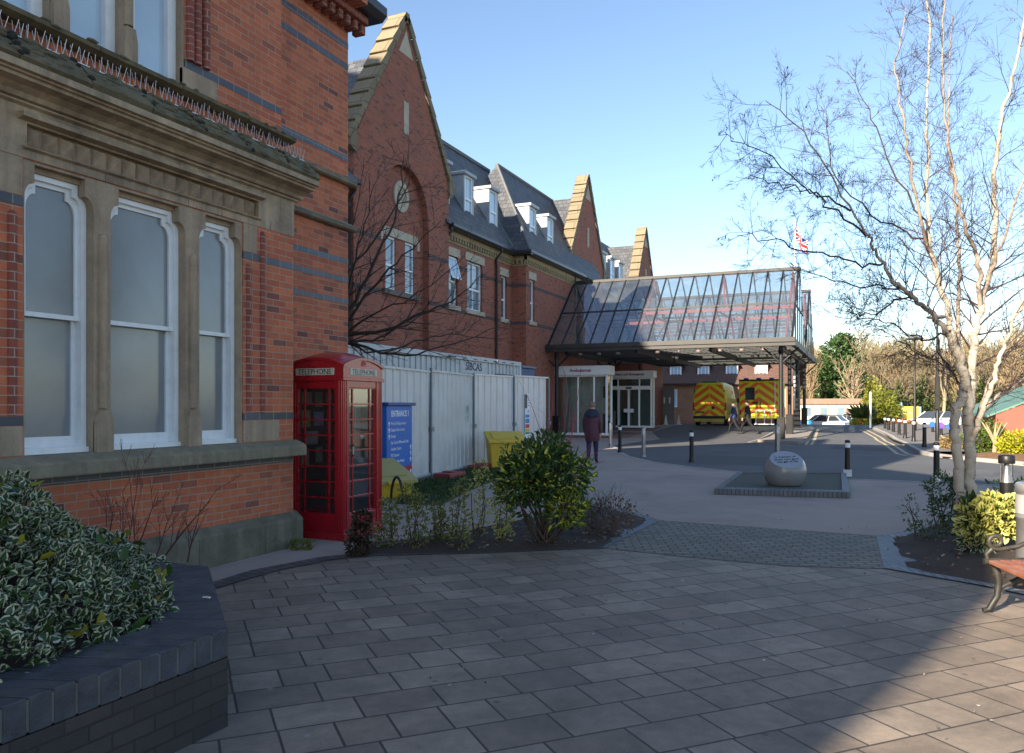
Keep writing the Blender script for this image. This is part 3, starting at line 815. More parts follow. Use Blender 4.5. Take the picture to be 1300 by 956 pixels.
# ------------------------------------------------------------------ the hospital wing
XG, XA, XB = -14.9, -15.12, -14.4
HB = thing('hospital_building', 'long red brick hospital wing with stone coped gables and dormered slate mansard roof', 'building', (XG, 24.5, 0))
def window(parent, fn, a0, a1, b0, b1, d, frame, pane, mull=0, rails=(), fw=.07, lintel=None, sill=None, lint_e=.18):
    b = MB()
    for q in ((a0, a0 + fw, b0, b1), (a1 - fw, a1, b0, b1), (a0 + fw, a1 - fw, b0, b0 + fw), (a0 + fw, a1 - fw, b1 - fw, b1)): b.fbox(fn, *q, d - .04, d + .04)
    for k in range(mull):
        c = a0 + (a1 - a0) * (k + 1) / (mull + 1); b.fbox(fn, c - .03, c + .03, b0 + fw, b1 - fw, d - .035, d + .035)
    for r in rails: b.fbox(fn, a0 + fw, a1 - fw, r - .04, r + .04, d - .037, d + .037)
    fo = b.build('window', frame, parent)
    p = MB(); p.face([fn(a0 + .02, b0 + .02, d + .015), fn(a1 - .02, b0 + .02, d + .015), fn(a1 - .02, b1 - .02, d + .015), fn(a0 + .02, b1 - .02, d + .015)])
    p.build('pane', pane, fo)
    if lintel:
        l = MB(); l.fbox(fn, a0 - lint_e, a1 + lint_e, b1, b1 + lintel, -.03, .12); l.build('lintel', PALE_STONE, parent, bevel=.01)
    if sill:
        l = MB(); l.fbox(fn, a0 - .16, a1 + .16, b0 - sill, b0, -.07, .14); l.build('sill', PALE_STONE, parent, bevel=.01)
    return fo
def arc_pts(c, hw, zs, za, n=10):
    """a slightly pointed arch, from right springing over the apex to the left springing"""
    out = []
    rise = za - zs
    for k in range(n + 1):
        t = k / n; out.append((c + hw * math.cos(t * PI / 2) ** .85, zs + rise * math.sin(t * PI / 2)))
    for k in range(n - 1, -1, -1):
        t = k / n; out.append((c - hw * math.cos(t * PI / 2) ** .85, zs + rise * math.sin(t * PI / 2)))
    return out
def gable(c, h, za, zk, x, arch=True):
    fn = FX(x)
    b = MB()
    outer = [(c - h, 0), (c + h, 0), (c + h, zk), (c, za), (c - h, zk)]
    holes = []
    if arch:
        holes = [[(c - 1.63, .2), (c + 1.63, .2)] + arc_pts(c, 1.63, 8.1, 10.15)]
    b.wall(outer, holes, fn, .24)
    if arch:
        b.wall([(c - 1.7, .1), (c + 1.7, .1), (c + 1.7, 10.3), (c - 1.7, 10.3)], [[(c - .95, 5.68), (c - .33, 5.68), (c - .33, 7.55), (c - .95, 7.55)], [(c + .33, 5.68), (c + .95, 5.68), (c + .95, 7.55), (c + .33, 7.55)]], FX(x - .24), .15)
    b.face([(x, c + h, 0), (x - .75, c + h, 0), (x - .75, c + h, zk), (x, c + h, zk)])
    b.face([(x, c - h, 0), (x - 6, c - h, 0), (x - 6, c - h, zk), (x, c - h, zk)])
    b.face([(x - .7, c - h, zk), (x - .7, c, za), (x - .7, c + h, zk)])
    b.build('gable_wall', HOSP_BRICK, HB)
    # stepped stone coping, laid in blocks
    b = MB()
    for sg in (-1, 1):
        p = Vector((c + sg * (h + .22), zk - .12)); q = Vector((c, za + .12))
        d = (q - p); nblk = 9
        nrm = Vector((d.y, -d.x)).normalized() * (1 if sg > 0 else -1)
        for k in range(nblk):
            a0, a1 = p + d * (k / nblk + .002), p + d * ((k + 1) / nblk - .002)
            t0 = .16 + (.05 if k % 1 == 0 else 0)
            poly = [a0 - nrm * .02, a1 - nrm * .02, a1 + nrm * .17, a0 + nrm * .23]
            b.prism([(v.x, v.y) for v in poly], fn, -.07, .66)
        b.prism([(c + sg * (h - .05), zk - .45), (c + sg * (h + .26), zk - .3), (c + sg * (h + .26), zk - .05), (c + sg * (h - .05), zk + .4)], fn, -.08, .68)
    b.prism([(c - .18, za - .05), (c + .18, za - .05), (c + .11, za + .30), (c - .11, za + .30)], fn, -.07, .66)
    b.build('coping', YELLOW_STONE, HB, bevel=.015)
    b = MB(); b.prism([(c - .48, za - 1.2 + .0), (c + .48, za - 1.2), (c, za - .3)], fn, -.012, .05)
    b.build('apex_stone', PALE_STONE, HB); b = MB()
    b.fbox(fn, c - .16, c + .16, za - 4.0, za - 2.85, -.02, .05)
    b.build('slit_vent', PALE_STONE, HB)
    if arch:
        v = MB(); n = 20
        for k in range(n):
            a0, a1 = 2 * PI * k / n, 2 * PI * (k + 1) / n
            v.prism([(c + .32 * math.cos(a0), 9.1 + .36 * math.sin(a0)), (c + .5 * math.cos(a0), 9.1 + .56 * math.sin(a0)), (c + .5 * math.cos(a1), 9.1 + .56 * math.sin(a1)), (c + .32 * math.cos(a1), 9.1 + .36 * math.sin(a1))], FX(x - .24), -.07, .02)
        v.prism([(c + .33 * math.cos(2 * PI * k / n), 9.1 + .37 * math.sin(2 * PI * k / n)) for k in range(n)], FX(x - .24), -.02, .02)
        for a in (-.12, .1): v.fbox(FX(x - .24), c + a - .03, c + a + .03, 8.85, 9.35, -.035, 0)
        v.fbox(FX(x - .24), c - .18, c + .18, 9.06, 9.14, -.034, 0)
        v.build('stone_roundel', PALE_STONE, HB)
        for sg in (-1, 1):
            a = c + sg * .64
            window(HB, FX(x - .24), a - .31, a + .31, 5.68, 7.55, .08, UPVC, SKYPANE, 0, (6.55,))
        v = MB(); v.fbox(FX(x - .24), c - 1.15, c + 1.15, 7.55, 7.86, -.05, .1); v.fbox(FX(x - .24), c - 1.3, c - 1.15, 7.35, 7.72, -.04, .1); v.fbox(FX(x - .24), c + 1.15, c + 1.3, 7.35, 7.72, -.04, .1)
        v.build('lintel', PALE_STONE, HB, bevel=.01)
        v = MB(); v.fbox(FX(x - .24), c - 1.2, c + 1.2, 5.5, 5.68, -.12, .1); v.build('sill', mat('dark_stone_sill', (.16, .14, .12), .9), HB, bevel=.01)
    # cross roof
    b = MB(); hh = h + .25
    b.prism([(c - hh, 8.7), (c, za - 1.0), (c + hh, 8.7)], fn, .78, 12)
    b.build('gable_roof', SLATE, HB)
    b = MB(); b.fbox(fn, c - h, c + h, 0, 8.7, 1.0, 11.8); b.build('wing_core', HOSP_BRICK, HB)
gable(24.47, 3.2, 15.3, 10.2, XG)
gable(45.05, 3.0, 15.0, 9.9, XG, False)
gable(58.8, 2.7, 14.7, 9.8, XG, False)
fa, fbay = FX(XA), FX(XB)
WA = [(27.95, 28.85, 5.66, 7.65), (29.7, 31.15, 5.66, 7.70), (33.15, 33.75, 5.62, 7.58)]
b = MB()
b.wall([(27.6, 0), (34.4, 0), (34.4, 8.7), (27.6, 8.7)], [[(a0, b0), (a1, b0), (a1, b1), (a0, b1)] for a0, a1, b0, b1 in WA], fa, .2)
b.cut(); b.wall([(10, 0), (21.3, 0), (21.3, 8.7), (10, 8.7)], [], fa, .2)
b.cut(); b.wall([(48, 0), (56.2, 0), (56.2, 8.7), (48, 8.7)], [], fa, .2)
b.cut(); b.build('main_wall', HOSP_BRICK, HB)
WBAY = [(34.85, 35.4, 5.62, 7.6)]
b = MB()
b.wall([(34.34, 0), (42.05, 0), (42.05, 8.7), (34.34, 8.7)], [[(a0, b0), (a1, b0), (a1, b1), (a0, b1)] for a0, a1, b0, b1 in WBAY], fbay, .2)
b.face([(XB, 34.34, 0), (XA - .5, 34.34, 0), (XA - .5, 34.34, 8.7), (XB, 34.34, 8.7)])
b.build('projecting_wall', HOSP_BRICK, HB)
b = MB(); b.box(-24, XA - .35, 27.5, 42, 0, 8.7); b.cut(); b.box(-24, XA - .35, 10, 21.4, 0, 8.7); b.cut(); b.box(-24, XA - .35, 48, 61.4, 0, 8.7); b.cut(); b.box(XA - .4, XB - .35, 34.7, 42, 0, 8.7)
b.build('wall_core', INTERIOR, HB)
b = MB()
for z in (5.42, 7.18):
    for f_, a0, a1 in ((fa, 27.68, 34.33), (fa, 10, 21.26), (fbay, 34.34, 42.0)):
        op = WA + WBAY
        segs = [(a0, a1)]
        for w0, w1, q0, q1 in op:
            if q0 < z + .1 and q1 > z: segs = [s for (s0, s1) in segs for s in ((s0, min(s1, w0)), (max(s0, w1), s1)) if s[1] - s[0] > .02]
        for s0, s1 in segs: b.cut(); b.fbox(f_, s0, s1, z, z + .15, -.005, .05)
    b.cut(); b.box(XA + .005, XB, 34.335, 34.4, z, z + .15)
    for a0, a1 in ((21.27, 22.83), (26.1, 27.67)): b.cut(); b.fbox(FX(XG), a0, a1, z, z + .15, -.005, .05)
b.build('dark_brick_band', DARK_BAND, HB)
window(HB, fa, *WA[0], .14, UPVC, SKYPANE, 0, (6.65,), lintel=.34, sill=.18)
window(HB, fa, *WA[1], .14, UPVC, SKYPANE, 1, (6.55,), lintel=.34, sill=.18)
window(HB, fa, *WA[2], .14, UPVC, DARK_PANE, 0, (6.5,), lintel=.36, sill=.18)
window(HB, fbay, *WBAY[0], .14, UPVC, DARK_PANE, 0, (6.5,), lintel=.36, sill=.18)
b = MB()                                                    # an open top-hung casement
a0, a1, zt, zb = 27.98, 28.82, 7.6, 6.72
fo = lambda a, bb, d: (XA - .08 + (zt - bb) * .30 - d, a, bb)
for q in ((a0, a0 + .07, zb, zt), (a1 - .07, a1, zb, zt), (a0, a1, zb, zb + .07), (a0, a1, zt - .07, zt)): b.fbox(fo, *q, -.03, .03)
cs = b.build('open_casement', UPVC, HB)
p = MB(); p.face([fo(a0, zb, 0), fo(a1, zb, 0), fo(a1, zt, 0), fo(a0, zt, 0)]); p.build('pane', BLIND, cs)
# eaves: pale corbel bricks and black gutter
b = MB()
def corbels(fn, a0, a1):
    b.cut()
    b.fbox(fn, a0, a1, 8.42, 8.62, -.10, .05)
    y = a0
    while y < a1 - .1: b.fbox(fn, y, y + .11, 8.25, 8.42, -.09, .05); y += .24
    b.fbox(fn, a0, a1, 8.16, 8.25, -.03, .05)
corbels(fa, 27.68, 34.3); corbels(fbay, 34.24, 42.0); corbels(fa, 10, 21.2); corbels(FY(34.34), XA + .01, XB + .09); corbels(fa, 48.1, 56)
b.build('corbel_course', mat('buff_corbel_brick', (.33, .26, .15), .9, var=.2, vs=5, dirt=(.1, .08, .06), dirt_s=2, dirt_a=.5), HB)
b = MB()
for x, y0, y1 in ((XA + .38, 27.7, 34.0), (XB + .38, 33.95, 42.0), (XA + .38, 10, 21.2), (XA + .38, 48.1, 56)):
    b.cut(); b.prism([(-.28, 8.62), (-.02, 8.62), (.05, 8.70), (.05, 8.82), (-.28, 8.82)], lambda d, z, y, x=x: (x + d, y, z), y0, y1)
b.cut(); b.prism([(-.28, 8.62), (-.02, 8.62), (.05, 8.70), (.05, 8.82), (-.28, 8.82)], lambda d, z, x: (x, 33.96 - d, z), XA + .2, XB + .4)
b.build('gutter', GUTTER, HB)
for y, x, z0 in ((32.45, XA + .08, 0), (27.72, XA + .07, 0), (21.2, XA + .09, 0)):
    b = MB(); b.tube([(x, y, z0), (x, y, 8.2), (x + .25, y, 8.5), (x + .25, y, 8.65)], .055, 8)
    for z in (2, 4, 6, 8): b.tube([(x, y, z), (x, y, z + .1)], .075, 8)
    b.build('downpipe', GUTTER, HB)
b = MB(); b.tube([(XB + .12, 41.6, 4.8), (XB + .12, 41.0, 6.2), (XB + .12, 41.0, 8.6)], .055, 8); b.build('downpipe', GUTTER, HB)
# roofs
RX, RZ = -18.1, 14.0
def slope(b, x0, z0, x1, z1, y0, y1):
    b.prism([(x0, z0), (x1, z1), (2 * x1 - x0, z0)], lambda x, z, y: (x, y, z), y0, y1)
b = MB(); slope(b, XA + .36, 8.75, RX, RZ, 27.4, 38); b.cut(); slope(b, XA + .36, 8.75, RX, RZ, 10, 21.6); b.cut(); slope(b, XA + .36, 8.75, RX, RZ, 47.8, 61)
b.build('mansard_roof', SLATE, HB)
b = MB()
ex, ey = XB + .36, 33.98
b.face([(ex, ey, 8.75), (-20.2, ey, 8.75), (-17.25, 37.25, 14.0)])
b.face([(ex, ey, 8.75), (-17.25, 37.25, 14.0), (-17.25, 46, 14.0), (ex, 46, 8.75)][::-1])
b.build('hipped_roof', SLATE, HB)
b = MB()
b.box(RX - .12, RX + .12, 27.4, 38, RZ - .1, RZ + .06); b.cut(); b.box(RX - .12, RX + .12, 10, 21.6, RZ - .1, RZ + .06); b.cut(); b.tube([(-17.25, 37.2, 14.0), (-17.25, 46, 14.0)], .12, 6)
b.cut(); b.tube([(ex, ey, 8.8), (-17.25, 37.25, 14.05)], .07, 6)
b.cut(); b.tube([(XA + .2, 34.0, 9.0), (-17.2, 34.0, 12.6)], .07, 6)
b.build('ridge_tiles', mat('grey_ridge_tile', (.13, .135, .14), .8, var=.2), HB)
def dormer(yc, w, z0, z1, xf, zr=None):
    dp = 2.6
    b = MB(); fn = FX(xf)
    v = MB()
    v.fbox(fn, yc - w / 2, yc - w / 2 + .10, z0 - .15, z1, 0, dp); v.fbox(fn, yc + w / 2 - .10, yc + w / 2, z0 - .15, z1, 0, dp)
    v.fbox(fn, yc - w / 2 - .06, yc + w / 2 + .06, z1, z1 + .14, -.12, dp)
    v.fbox(fn, yc - w / 2 + .10, yc + w / 2 - .10, z0 - .4, z0, 0, .3)
    do = v.build('dormer', LEAD, HB, bevel=.012)
    window(do, fn, yc - w / 2 + .10, yc + w / 2 - .10, z0, z1, .06, UPVC, BLIND, 0, (z0 + (z1 - z0) * .45,), fw=.08)
for y in (28.35, 30.55, 33.05): dormer(y, .95, 9.65, 11.45, XA - .35)
for y in (36.3, 38.7): dormer(y, .95, 9.65, 11.35, XB - .45)
for y in (50.0, 52.0, 54.0): dormer(y, 1.1, 9.65, 11.5, XA - .35)
# brick block behind the emergency entrance
b = MB(); b.box(-15.1, -12.05, 46.75, 52.0, 0, 4.15); b.build('link_block', HOSP_BRICK, HB)
b = MB(); b.tube([(-12.2, 46.66, 0), (-12.2, 46.66, 4.1)], .05, 8); b.build('downpipe', GUTTER, HB)

# ------------------------------------------------------------------ glazed entrances under the canopy
NHSBLUE = mat('blue_sign_lettering', (.012, .02, .09), .5)
MAROONTXT = mat('maroon_sign_lettering', (.25, .02, .06), .5)
SIGNWHITE = mat('white_sign_face', (.75, .77, .79), .45, var=.04)
CLEAR = glassmat('clear_glass', (.78, .86, .86), .16)
def entrance(name, label, cat, x0, x1, y, z0, zh, zt, mulls, words, wcol, doors=None, depth=.9):
    t = thing(name, label, cat, ((x0 + x1) / 2, y, z0))
    fn = FY(y); b = MB(); fw = .09
    b.fbox(fn, x0, x1, z0, z0 + .12, 0, .1)
    b.fbox(fn, x0, x0 + fw, z0 + .12, zh, 0, .1); b.fbox(fn, x1 - fw, x1, z0 + .12, zh, 0, .1)
    for q in mulls: b.fbox(fn, q - .035, q + .035, z0 + .12, zh, .01, .09)
    b.fbox(fn, x0 + fw, x1 - fw, zh - .08, zh, .01, .09)
    b.fbox(lambda a, c, d: (x1 - d, y + a, c), .1, depth, z0, z0 + .12, 0, .1); b.fbox(lambda a, c, d: (x1 - d, y + a, c), depth - .1, depth, z0 + .12, zh, 0, .1)
    if doors:
        b.fbox(fn, x0 + fw, x1 - fw, doors, doors + .22, -.02, .10)
    b.build('frame', UPVC, t, bevel=.006)
    f = MB(); f.fbox(fn, x0 - .05, x1 + .12, zh + .002, zt, -.14, depth); f.build('fascia', SIGNWHITE, t, bevel=.01)
    text(words, (zt - zh) * .5, wcol, t, 'lettering', ((x0 + x1) / 2, y - .145, (zh + zt) / 2), (1, 0, 0), (0, 0, 1), .004, bold=.006)
    gl = MB(); gl.face([(x0, y + .05, z0 + .1), (x1, y + .05, z0 + .1), (x1, y + .05, zh), (x0, y + .05, zh)]); gl.face([(x1 - .05, y, z0 + .1), (x1 - .05, y + depth, z0 + .1), (x1 - .05, y + depth, zh), (x1 - .05, y, zh)])
    gl.build('glazing', CLEAR, t)
    return t, fn
AZ = .12
struct('entrance_apron', MB().box(-14.4, -10.9, 37.9, 46.0, -.05, AZ).add([(-14.4, 44, AZ), (-10.9, 44, AZ), (-10.9, 47, .33), (-14.4, 47, .33)], [(0, 1, 2, 3)]), mat('apron_red_paving', (.17, .10, .085), .85, var=.15, vs=2, bump=.3))
LOB, fn = entrance('glazed_entrance', 'tall white framed glass entrance screen under an Ambulances fascia', 'entrance', -14.38, -11.65, 38.25, AZ, 3.15, 3.62, (-13.2, -12.35), 'Ambulances', MAROONTXT)
b = MB()
# things seen dimly inside the glass
b.box(-14.3, -11.8, 39.12, 39.14, AZ, 3.1)
b.build('inner_wall', mat('reflection_tinted_inner_wall', (.42, .52, .46), .8, var=.3, vs=1.5), LOB)  # wall colour lightened and greened to stand in for reflections on the glass
b = MB(); b.box(-14.0, -13.35, 38.6, 38.9, AZ, AZ + .75); b.box(-12.2, -11.9, 38.95, 39.1, 1.2, 2.0); b.build('inner_counter', mat('pale_counter', (.5, .52, .5), .5), LOB)
b = MB(); b.box(-12.1, -11.85, 39.0, 39.115, AZ, 2.6); b.build('inner_door', mat('dark_inner_door', (.09, .06, .05), .5), LOB)
AE, fn = entrance('emergency_entrance', 'white framed sliding glass doors under the Accident and Emergency sign', 'entrance', -14.2, -11.3, 46.0, .30, 3.25, 3.66, (-13.35, -12.05), 'Accident and Emergency', MAROONTXT, doors=2.55, depth=.7)
b = MB()
for q in (-13.30, -12.74, -12.68, -12.10): b.fbox(fn, q, q + .06, .36, 2.55, -.05, -.01)
b.fbox(fn, -12.98, -12.74, 1.2, 1.42, -.055, -.03); b.fbox(fn, -12.62, -12.38, 1.2, 1.42, -.055, -.03)
b.build('sliding_door', UPVC, AE)
b = MB(); b.fbox(fn, -12.85, -12.5, 2.6, 2.7, -.07, 0); b.build('door_sensor', BLACK_PAINT, AE)
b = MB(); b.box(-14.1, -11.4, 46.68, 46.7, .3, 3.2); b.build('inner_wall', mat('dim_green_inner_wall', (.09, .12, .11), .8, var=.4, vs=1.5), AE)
# grey gates beyond
t = thing('grey_gate', 'grey corrugated steel gates beside the emergency entrance', 'gate', (-12, 52.1, .35))
b = MB(); x = -13.1
while x < -12.15: b.box(x, x + .07, 52.08, 52.13, .38, 2.95); b.box(x + .07, x + .13, 52.10, 52.15, .38, 2.95); x += .13
b.build('corrugated_leaf', mat('grey_sheet_paint', (.17, .175, .18), .55, var=.12), t)
b = MB(); b.box(-12.1, -11.3, 52.06, 52.12, .38, 2.85); b.build('flat_leaf', mat('grey_sheet_paint', (.2, .2, .2)), t)
b = MB()
for x in (-11.95, -11.6): b.cut(); b.box(x - .05, x + .05, 52.05, 52.06, 1.75, 2.15)
b.build('notice_plate', SIGNWHITE, t)
CONEW = mat('white_cone_plastic', (.7, .7, .7), .5)
def cone(lab, x, y):
    b = MB(); z = gz(y); b.box(x - .17, x + .17, y - .17, y + .17, z + .008, z + .04); b.lathe([(.13, .04), (.03, .62), (.001, .63)], (x, y, z), 12)
    o = tag(b.build('traffic_cone', [CONEW]), lab, 'traffic cone', 'white cones by the grey gates')
cone('white traffic cone in front of the flat grey gate leaf', -11.75, 51.6); cone('white traffic cone standing at the open end of the grey gates', -10.95, 51.8)
# ------------------------------------------------------------------ glass canopy
CAN = thing('glass_canopy', 'long black framed glass canopy with twin pitched roofs over the ambulance bay', 'canopy', (-8.6, 45, 0))
CX0, CX1 = -14.38, -2.8
ROOFG = glassmat('canopy_glass', (.78, .86, .90), .17, dirt=.14)
FRAMEC = mat('dark_bronze_canopy_frame', (.013, .013, .014), .5, var=.2)
REDT = mat('red_painted_steel', (.33, .055, .05), .5, var=.15)
ZG, ZR = 4.55, 8.25
for u in range(2):
    ya = 37.0 + u * 8.4; yr0, yr1, yb = ya + 4.05, ya + 4.35, ya + 8.4
    for (y0, z0, y1, z1) in ((ya, ZG, yr0, ZR), (yb, ZG, yr1, ZR)):
        b = MB(); b.face([(CX0, y0, z0), (CX1, y0, z0), (CX1, y1, z1), (CX0, y1, z1)]); b.build('glazing', ROOFG, CAN)
        n = 17
        for i in range(n):
            x = CX0 + .04 + (CX1 - CX0 - .08) * i / (n - 1)
            b = MB(); w = .028 if 0 < i < n - 1 else .05
            b.add([(x - w, y0, z0 - .05), (x + w, y0, z0 - .05), (x + w, y0, z0 + .06), (x - w, y0, z0 + .06), (x - w, y1, z1 - .05), (x + w, y1, z1 - .05), (x + w, y1, z1 + .06), (x - w, y1, z1 + .06)], [(0, 1, 2, 3), (4, 7, 6, 5), (0, 4, 5, 1), (3, 2, 6, 7), (0, 3, 7, 4), (1, 5, 6, 2)])
            b.build('glazing_bar', FRAMEC, CAN)
        ym, zm = (y0 + y1) / 2, (z0 + z1) / 2
        b = MB(); b.box(CX0, CX1, ym - .025, ym + .025, zm - .05, zm + .05); b.build('transom', FRAMEC, CAN)
    b = MB(); b.box(CX0, CX1 + .05, yr0 - .06, yr1 + .06, ZR - .02, ZR + .12); b.build('ridge_capping', FRAMEC, CAN)
    # glazed end, with a red frame and mullions
    b = MB(); b.face([(CX1, ya, ZG), (CX1, yb, ZG), (CX1, yr1, ZR), (CX1, yr0, ZR)]); b.build('end_glazing', ROOFG, CAN)
    b = MB()
    for k in range(1, 6):
        y = ya + 8.4 * k / 6; zt = ZR if yr0 <= y <= yr1 else (ZG + (ZR - ZG) * (y - ya) / 4.05 if y < yr0 else ZG + (ZR - ZG) * (yb - y) / 4.05)
        b.box(CX1 - .03, CX1 + .03, y - .025, y + .025, ZG, zt)
    b.box(CX1 - .03, CX1 + .03, ya + 1.9, yb - 1.9, 6.2, 6.28)
    b.build('end_mullions', FRAMEC, CAN)
    # red trusses inside
    for x in (-13.4, -9.9, -6.4, -3.1):
        b = MB()
        b.tube([(x, ya + .25, ZG + .1), (x, yr0, ZR - .15)], .05, 6); b.tube([(x, yb - .25, ZG + .1), (x, yr1, ZR - .15)], .05, 6)
        b.tube([(x, ya + 1.9, 6.2), (x, yb - 1.9, 6.2)], .045, 6); b.tube([(x, (yr0 + yr1) / 2, 6.2), (x, (yr0 + yr1) / 2, ZR - .1)], .04, 6)
        b.tube([(x, ya + 1.9, 6.2), (x, (yr0 + yr1) / 2, 5.0), (x, yb - 1.9, 6.2)], .03, 6)
        b.build('roof_truss', REDT, CAN)
    for y in (ya + 1.95, yb - 1.95):
        b = MB(); b.box(CX0, CX1 - .1, y - .05, y + .05, 6.12, 6.28); b.build('purlin', REDT, CAN)
# gutters and beams
for y in (37.0, 45.4, 53.8):
    b = MB(); b.box(CX0, CX1 + .12, y - .22, y + .14, 4.26, 4.60); b.box(CX0, CX1 + .1, y - .28, y - .221, 4.42, 4.62)
    b.build('gutter_beam', mat('bronze_gutter', (.028, .027, .026), .45, var=.2, dirt=(.07, .065, .055), dirt_s=1, dirt_a=.4), CAN)
b = MB(); b.box(CX1 - .1, CX1 + .1, 37.15, 45.25, 4.28, 4.58); b.cut(); b.box(CX1 - .1, CX1 + .1, 45.55, 53.65, 4.28, 4.58); b.build('end_beam', FRAMEC, CAN)
for x in (-13.4, -9.9, -6.4, -3.3):
    b = MB(); b.box(x - .07, x + .07, 37.15, 45.25, 4.10, 4.34); b.cut(); b.box(x - .07, x + .07, 45.55, 53.65, 4.10, 4.34); b.build('cross_beam', FRAMEC, CAN)
b = MB()
b.box(CX0, CX1 - .1, 37.6, 45.2, 4.345, 4.37)
SOFF = mat('dark_soffit_panel', (.06, .055, .05), .5, var=.2)
# soffit: open slats so that daylight falls through
b = MB(); y = 37.35
while y < 53.5:
    if not 44.9 < y < 45.7: b.box(CX0, CX1 - .12, y, y + .09, 4.37, 4.42)
    y += .55
b.build('soffit_slats', SOFF, CAN)
for k in range(11):
    x = -13.2 + k * 1.0
    b = MB(); b.lathe([(.02, .10), (.10, .08), (.12, 0), (.10, -.02)], (x, 38.6, 4.20), 12); b.build('downlight', mat('pinkish_lamp_cover', (.45, .30, .28), .5), CAN)
def column(x, y):
    z = gz(y)
    b = MB(); b.tube([(x, y, z), (x, y, 4.3)], .095, 12)
    b.lathe([(.10, 4.28), (.13, 4.0), (.10, 3.95)], (x, y, 0), 12)
    for sx, sy in ((1, 0), (-1, 0)):
        b.tube([(x, y, 3.5), (x + sx * .75, y, 4.22)], .045, 6)
    c = b.build('column', FRAMEC, CAN)
    b = MB(); b.box(x - .17, x + .17, y - .17, y + .17, z, z + 1.05); b.box(x - .19, x + .19, y - .19, y + .19, z + 1.05, z + 1.10); b.build('column_guard', BLACK_PAINT, c, bevel=.02)
for x, y in ((-3.35, 37.6), (-3.35, 42.2), (-3.35, 47.2), (-3.35, 53.2), (-14.0, 37.35), (-13.6, 45.1)): column(x, y)
tag(MB().box(-13.78, -13.1, 43.95, 44.65, gz(44.3) + .15, 1.2).box(-13.83, -13.05, 43.9, 44.7, 1.2, 1.3).box(-13.7, -13.2, 43.93, 43.95, .8, .95, 1).build('litter_bin', [BLACK_PAINT, GUTTER], bevel=.03), 'squat black litter bin at the foot of the canopy column by the doors', 'litter bin')
# flagpole
t = thing('flagpole', 'tall white flagpole flying a red white and blue flag behind the canopy', 'flagpole', (-4.05, 55.1, gz(55)))
b = MB(); b.tube([(-4.05, 55.1, .35), (-4.05, 55.1, 7), (-4.05, 55.1, 13.6)], [.11, .10, .06], 12); b.sphere((-4.05, 55.1, 13.65), .1, 8); b.build('pole', mat('white_pole_paint', (.75, .76, .77), .4), t)
# flag: drooping cloth with a union cross in vertex-free material, by cloth coordinates
m, nt, bs = new_mat('union_flag_cloth')
uv = N(nt, 'ShaderNodeTexCoord').outputs['UV']; sp = N(nt, 'ShaderNodeSeparateXYZ'); L(nt, uv, sp.inputs[0])
def mth(op, a, b_=None, c=None):
    n = N(nt, 'ShaderNodeMath', operation=op)
    for i, v in enumerate((a, b_, c)):
        if v is None: continue
        if isinstance(v, (int, float)): n.inputs[i].default_value = v
        else: L(nt, v, n.inputs[i])
    return n.outputs[0]
ax = mth('ABSOLUTE', mth('SUBTRACT', sp.outputs[0], 1.0)); ay = mth('ABSOLUTE', mth('SUBTRACT', sp.outputs[1], .5))
dg = mth('ABSOLUTE', mth('SUBTRACT', mth('MULTIPLY', ax, .5), ay))
c = mixcol(nt, mth('LESS_THAN', dg, .11), (.012, .02, .16), (.75, .75, .75))
c = mixcol(nt, mth('LESS_THAN', dg, .04), c, (.5, .02, .03))
c = mixcol(nt, mth('LESS_THAN', mth('MINIMUM', ax, ay), .165), c, (.75, .75, .75))
c = mixcol(nt, mth('LESS_THAN', mth('MINIMUM', ax, ay), .10), c, (.5, .02, .03))
L(nt, c, bs.inputs['Base Color']); bs.inputs['Roughness'].default_value = .8
b = MB(); nu, nv = 16, 8; vs = []; uvs = []; fs = []
for i in range(nu + 1):
    for j in range(nv + 1):
        u, v = i / nu, j / nv
        x = -4.0 + u * .72 + .05 * math.sin(u * 9); y = 55.1 + .22 * math.sin(u * 7 + v * 2) * u; z = 13.3 - (1 - v) * 1.0 - u * 1.1 + .1 * math.sin(u * 8)
        vs.append((x, y, z))
for i in range(nu):
    for j in range(nv):
        q = [i * (nv + 1) + j, (i + 1) * (nv + 1) + j, (i + 1) * (nv + 1) + j + 1, i * (nv + 1) + j + 1]; fs.append(q)
        uvs.append([(2 * i / nu, j / nv), (2 * (i + 1) / nu, j / nv), (2 * (i + 1) / nu, (j + 1) / nv), (2 * i / nu, (j + 1) / nv)])
b.add(vs, fs, 0, True, uvs); b.build('flag', m, t)
# ------------------------------------------------------------------ telephone box
KRED = mat('post_office_red_paint', (.36, .010, .018), .28, var=.10, vs=2, coat=.3, dirt=(.20, .012, .016), dirt_s=2, dirt_a=.6)
OPAL = mat('opal_sign_glass', (.50, .47, .38), .4, var=.05)
KG = glassmat('old_pane_glass', (.80, .84, .82), .07, dirt=.05)
PBX, PBY, PH = -6.175, 8.425, .425
PB = thing('telephone_box', 'red cast iron telephone box standing in the corner beside the brick building', 'telephone box', (PBX, PBY, 0))
def pface(k):
    ca, sa = math.cos(k * PI / 2), math.sin(k * PI / 2)
    def fn(a, bb, d):
        x, y = a, -(PH - d)
        return (PBX + ca * x - sa * y, PBY + sa * x + ca * y, bb)
    return fn
b = MB()
b.box(PBX - PH - .02, PBX + PH + .02, PBY - PH - .02, PBY + PH + .02, 0, .10)
b.build('base_plinth', KRED, PB, bevel=.008)
b = MB()
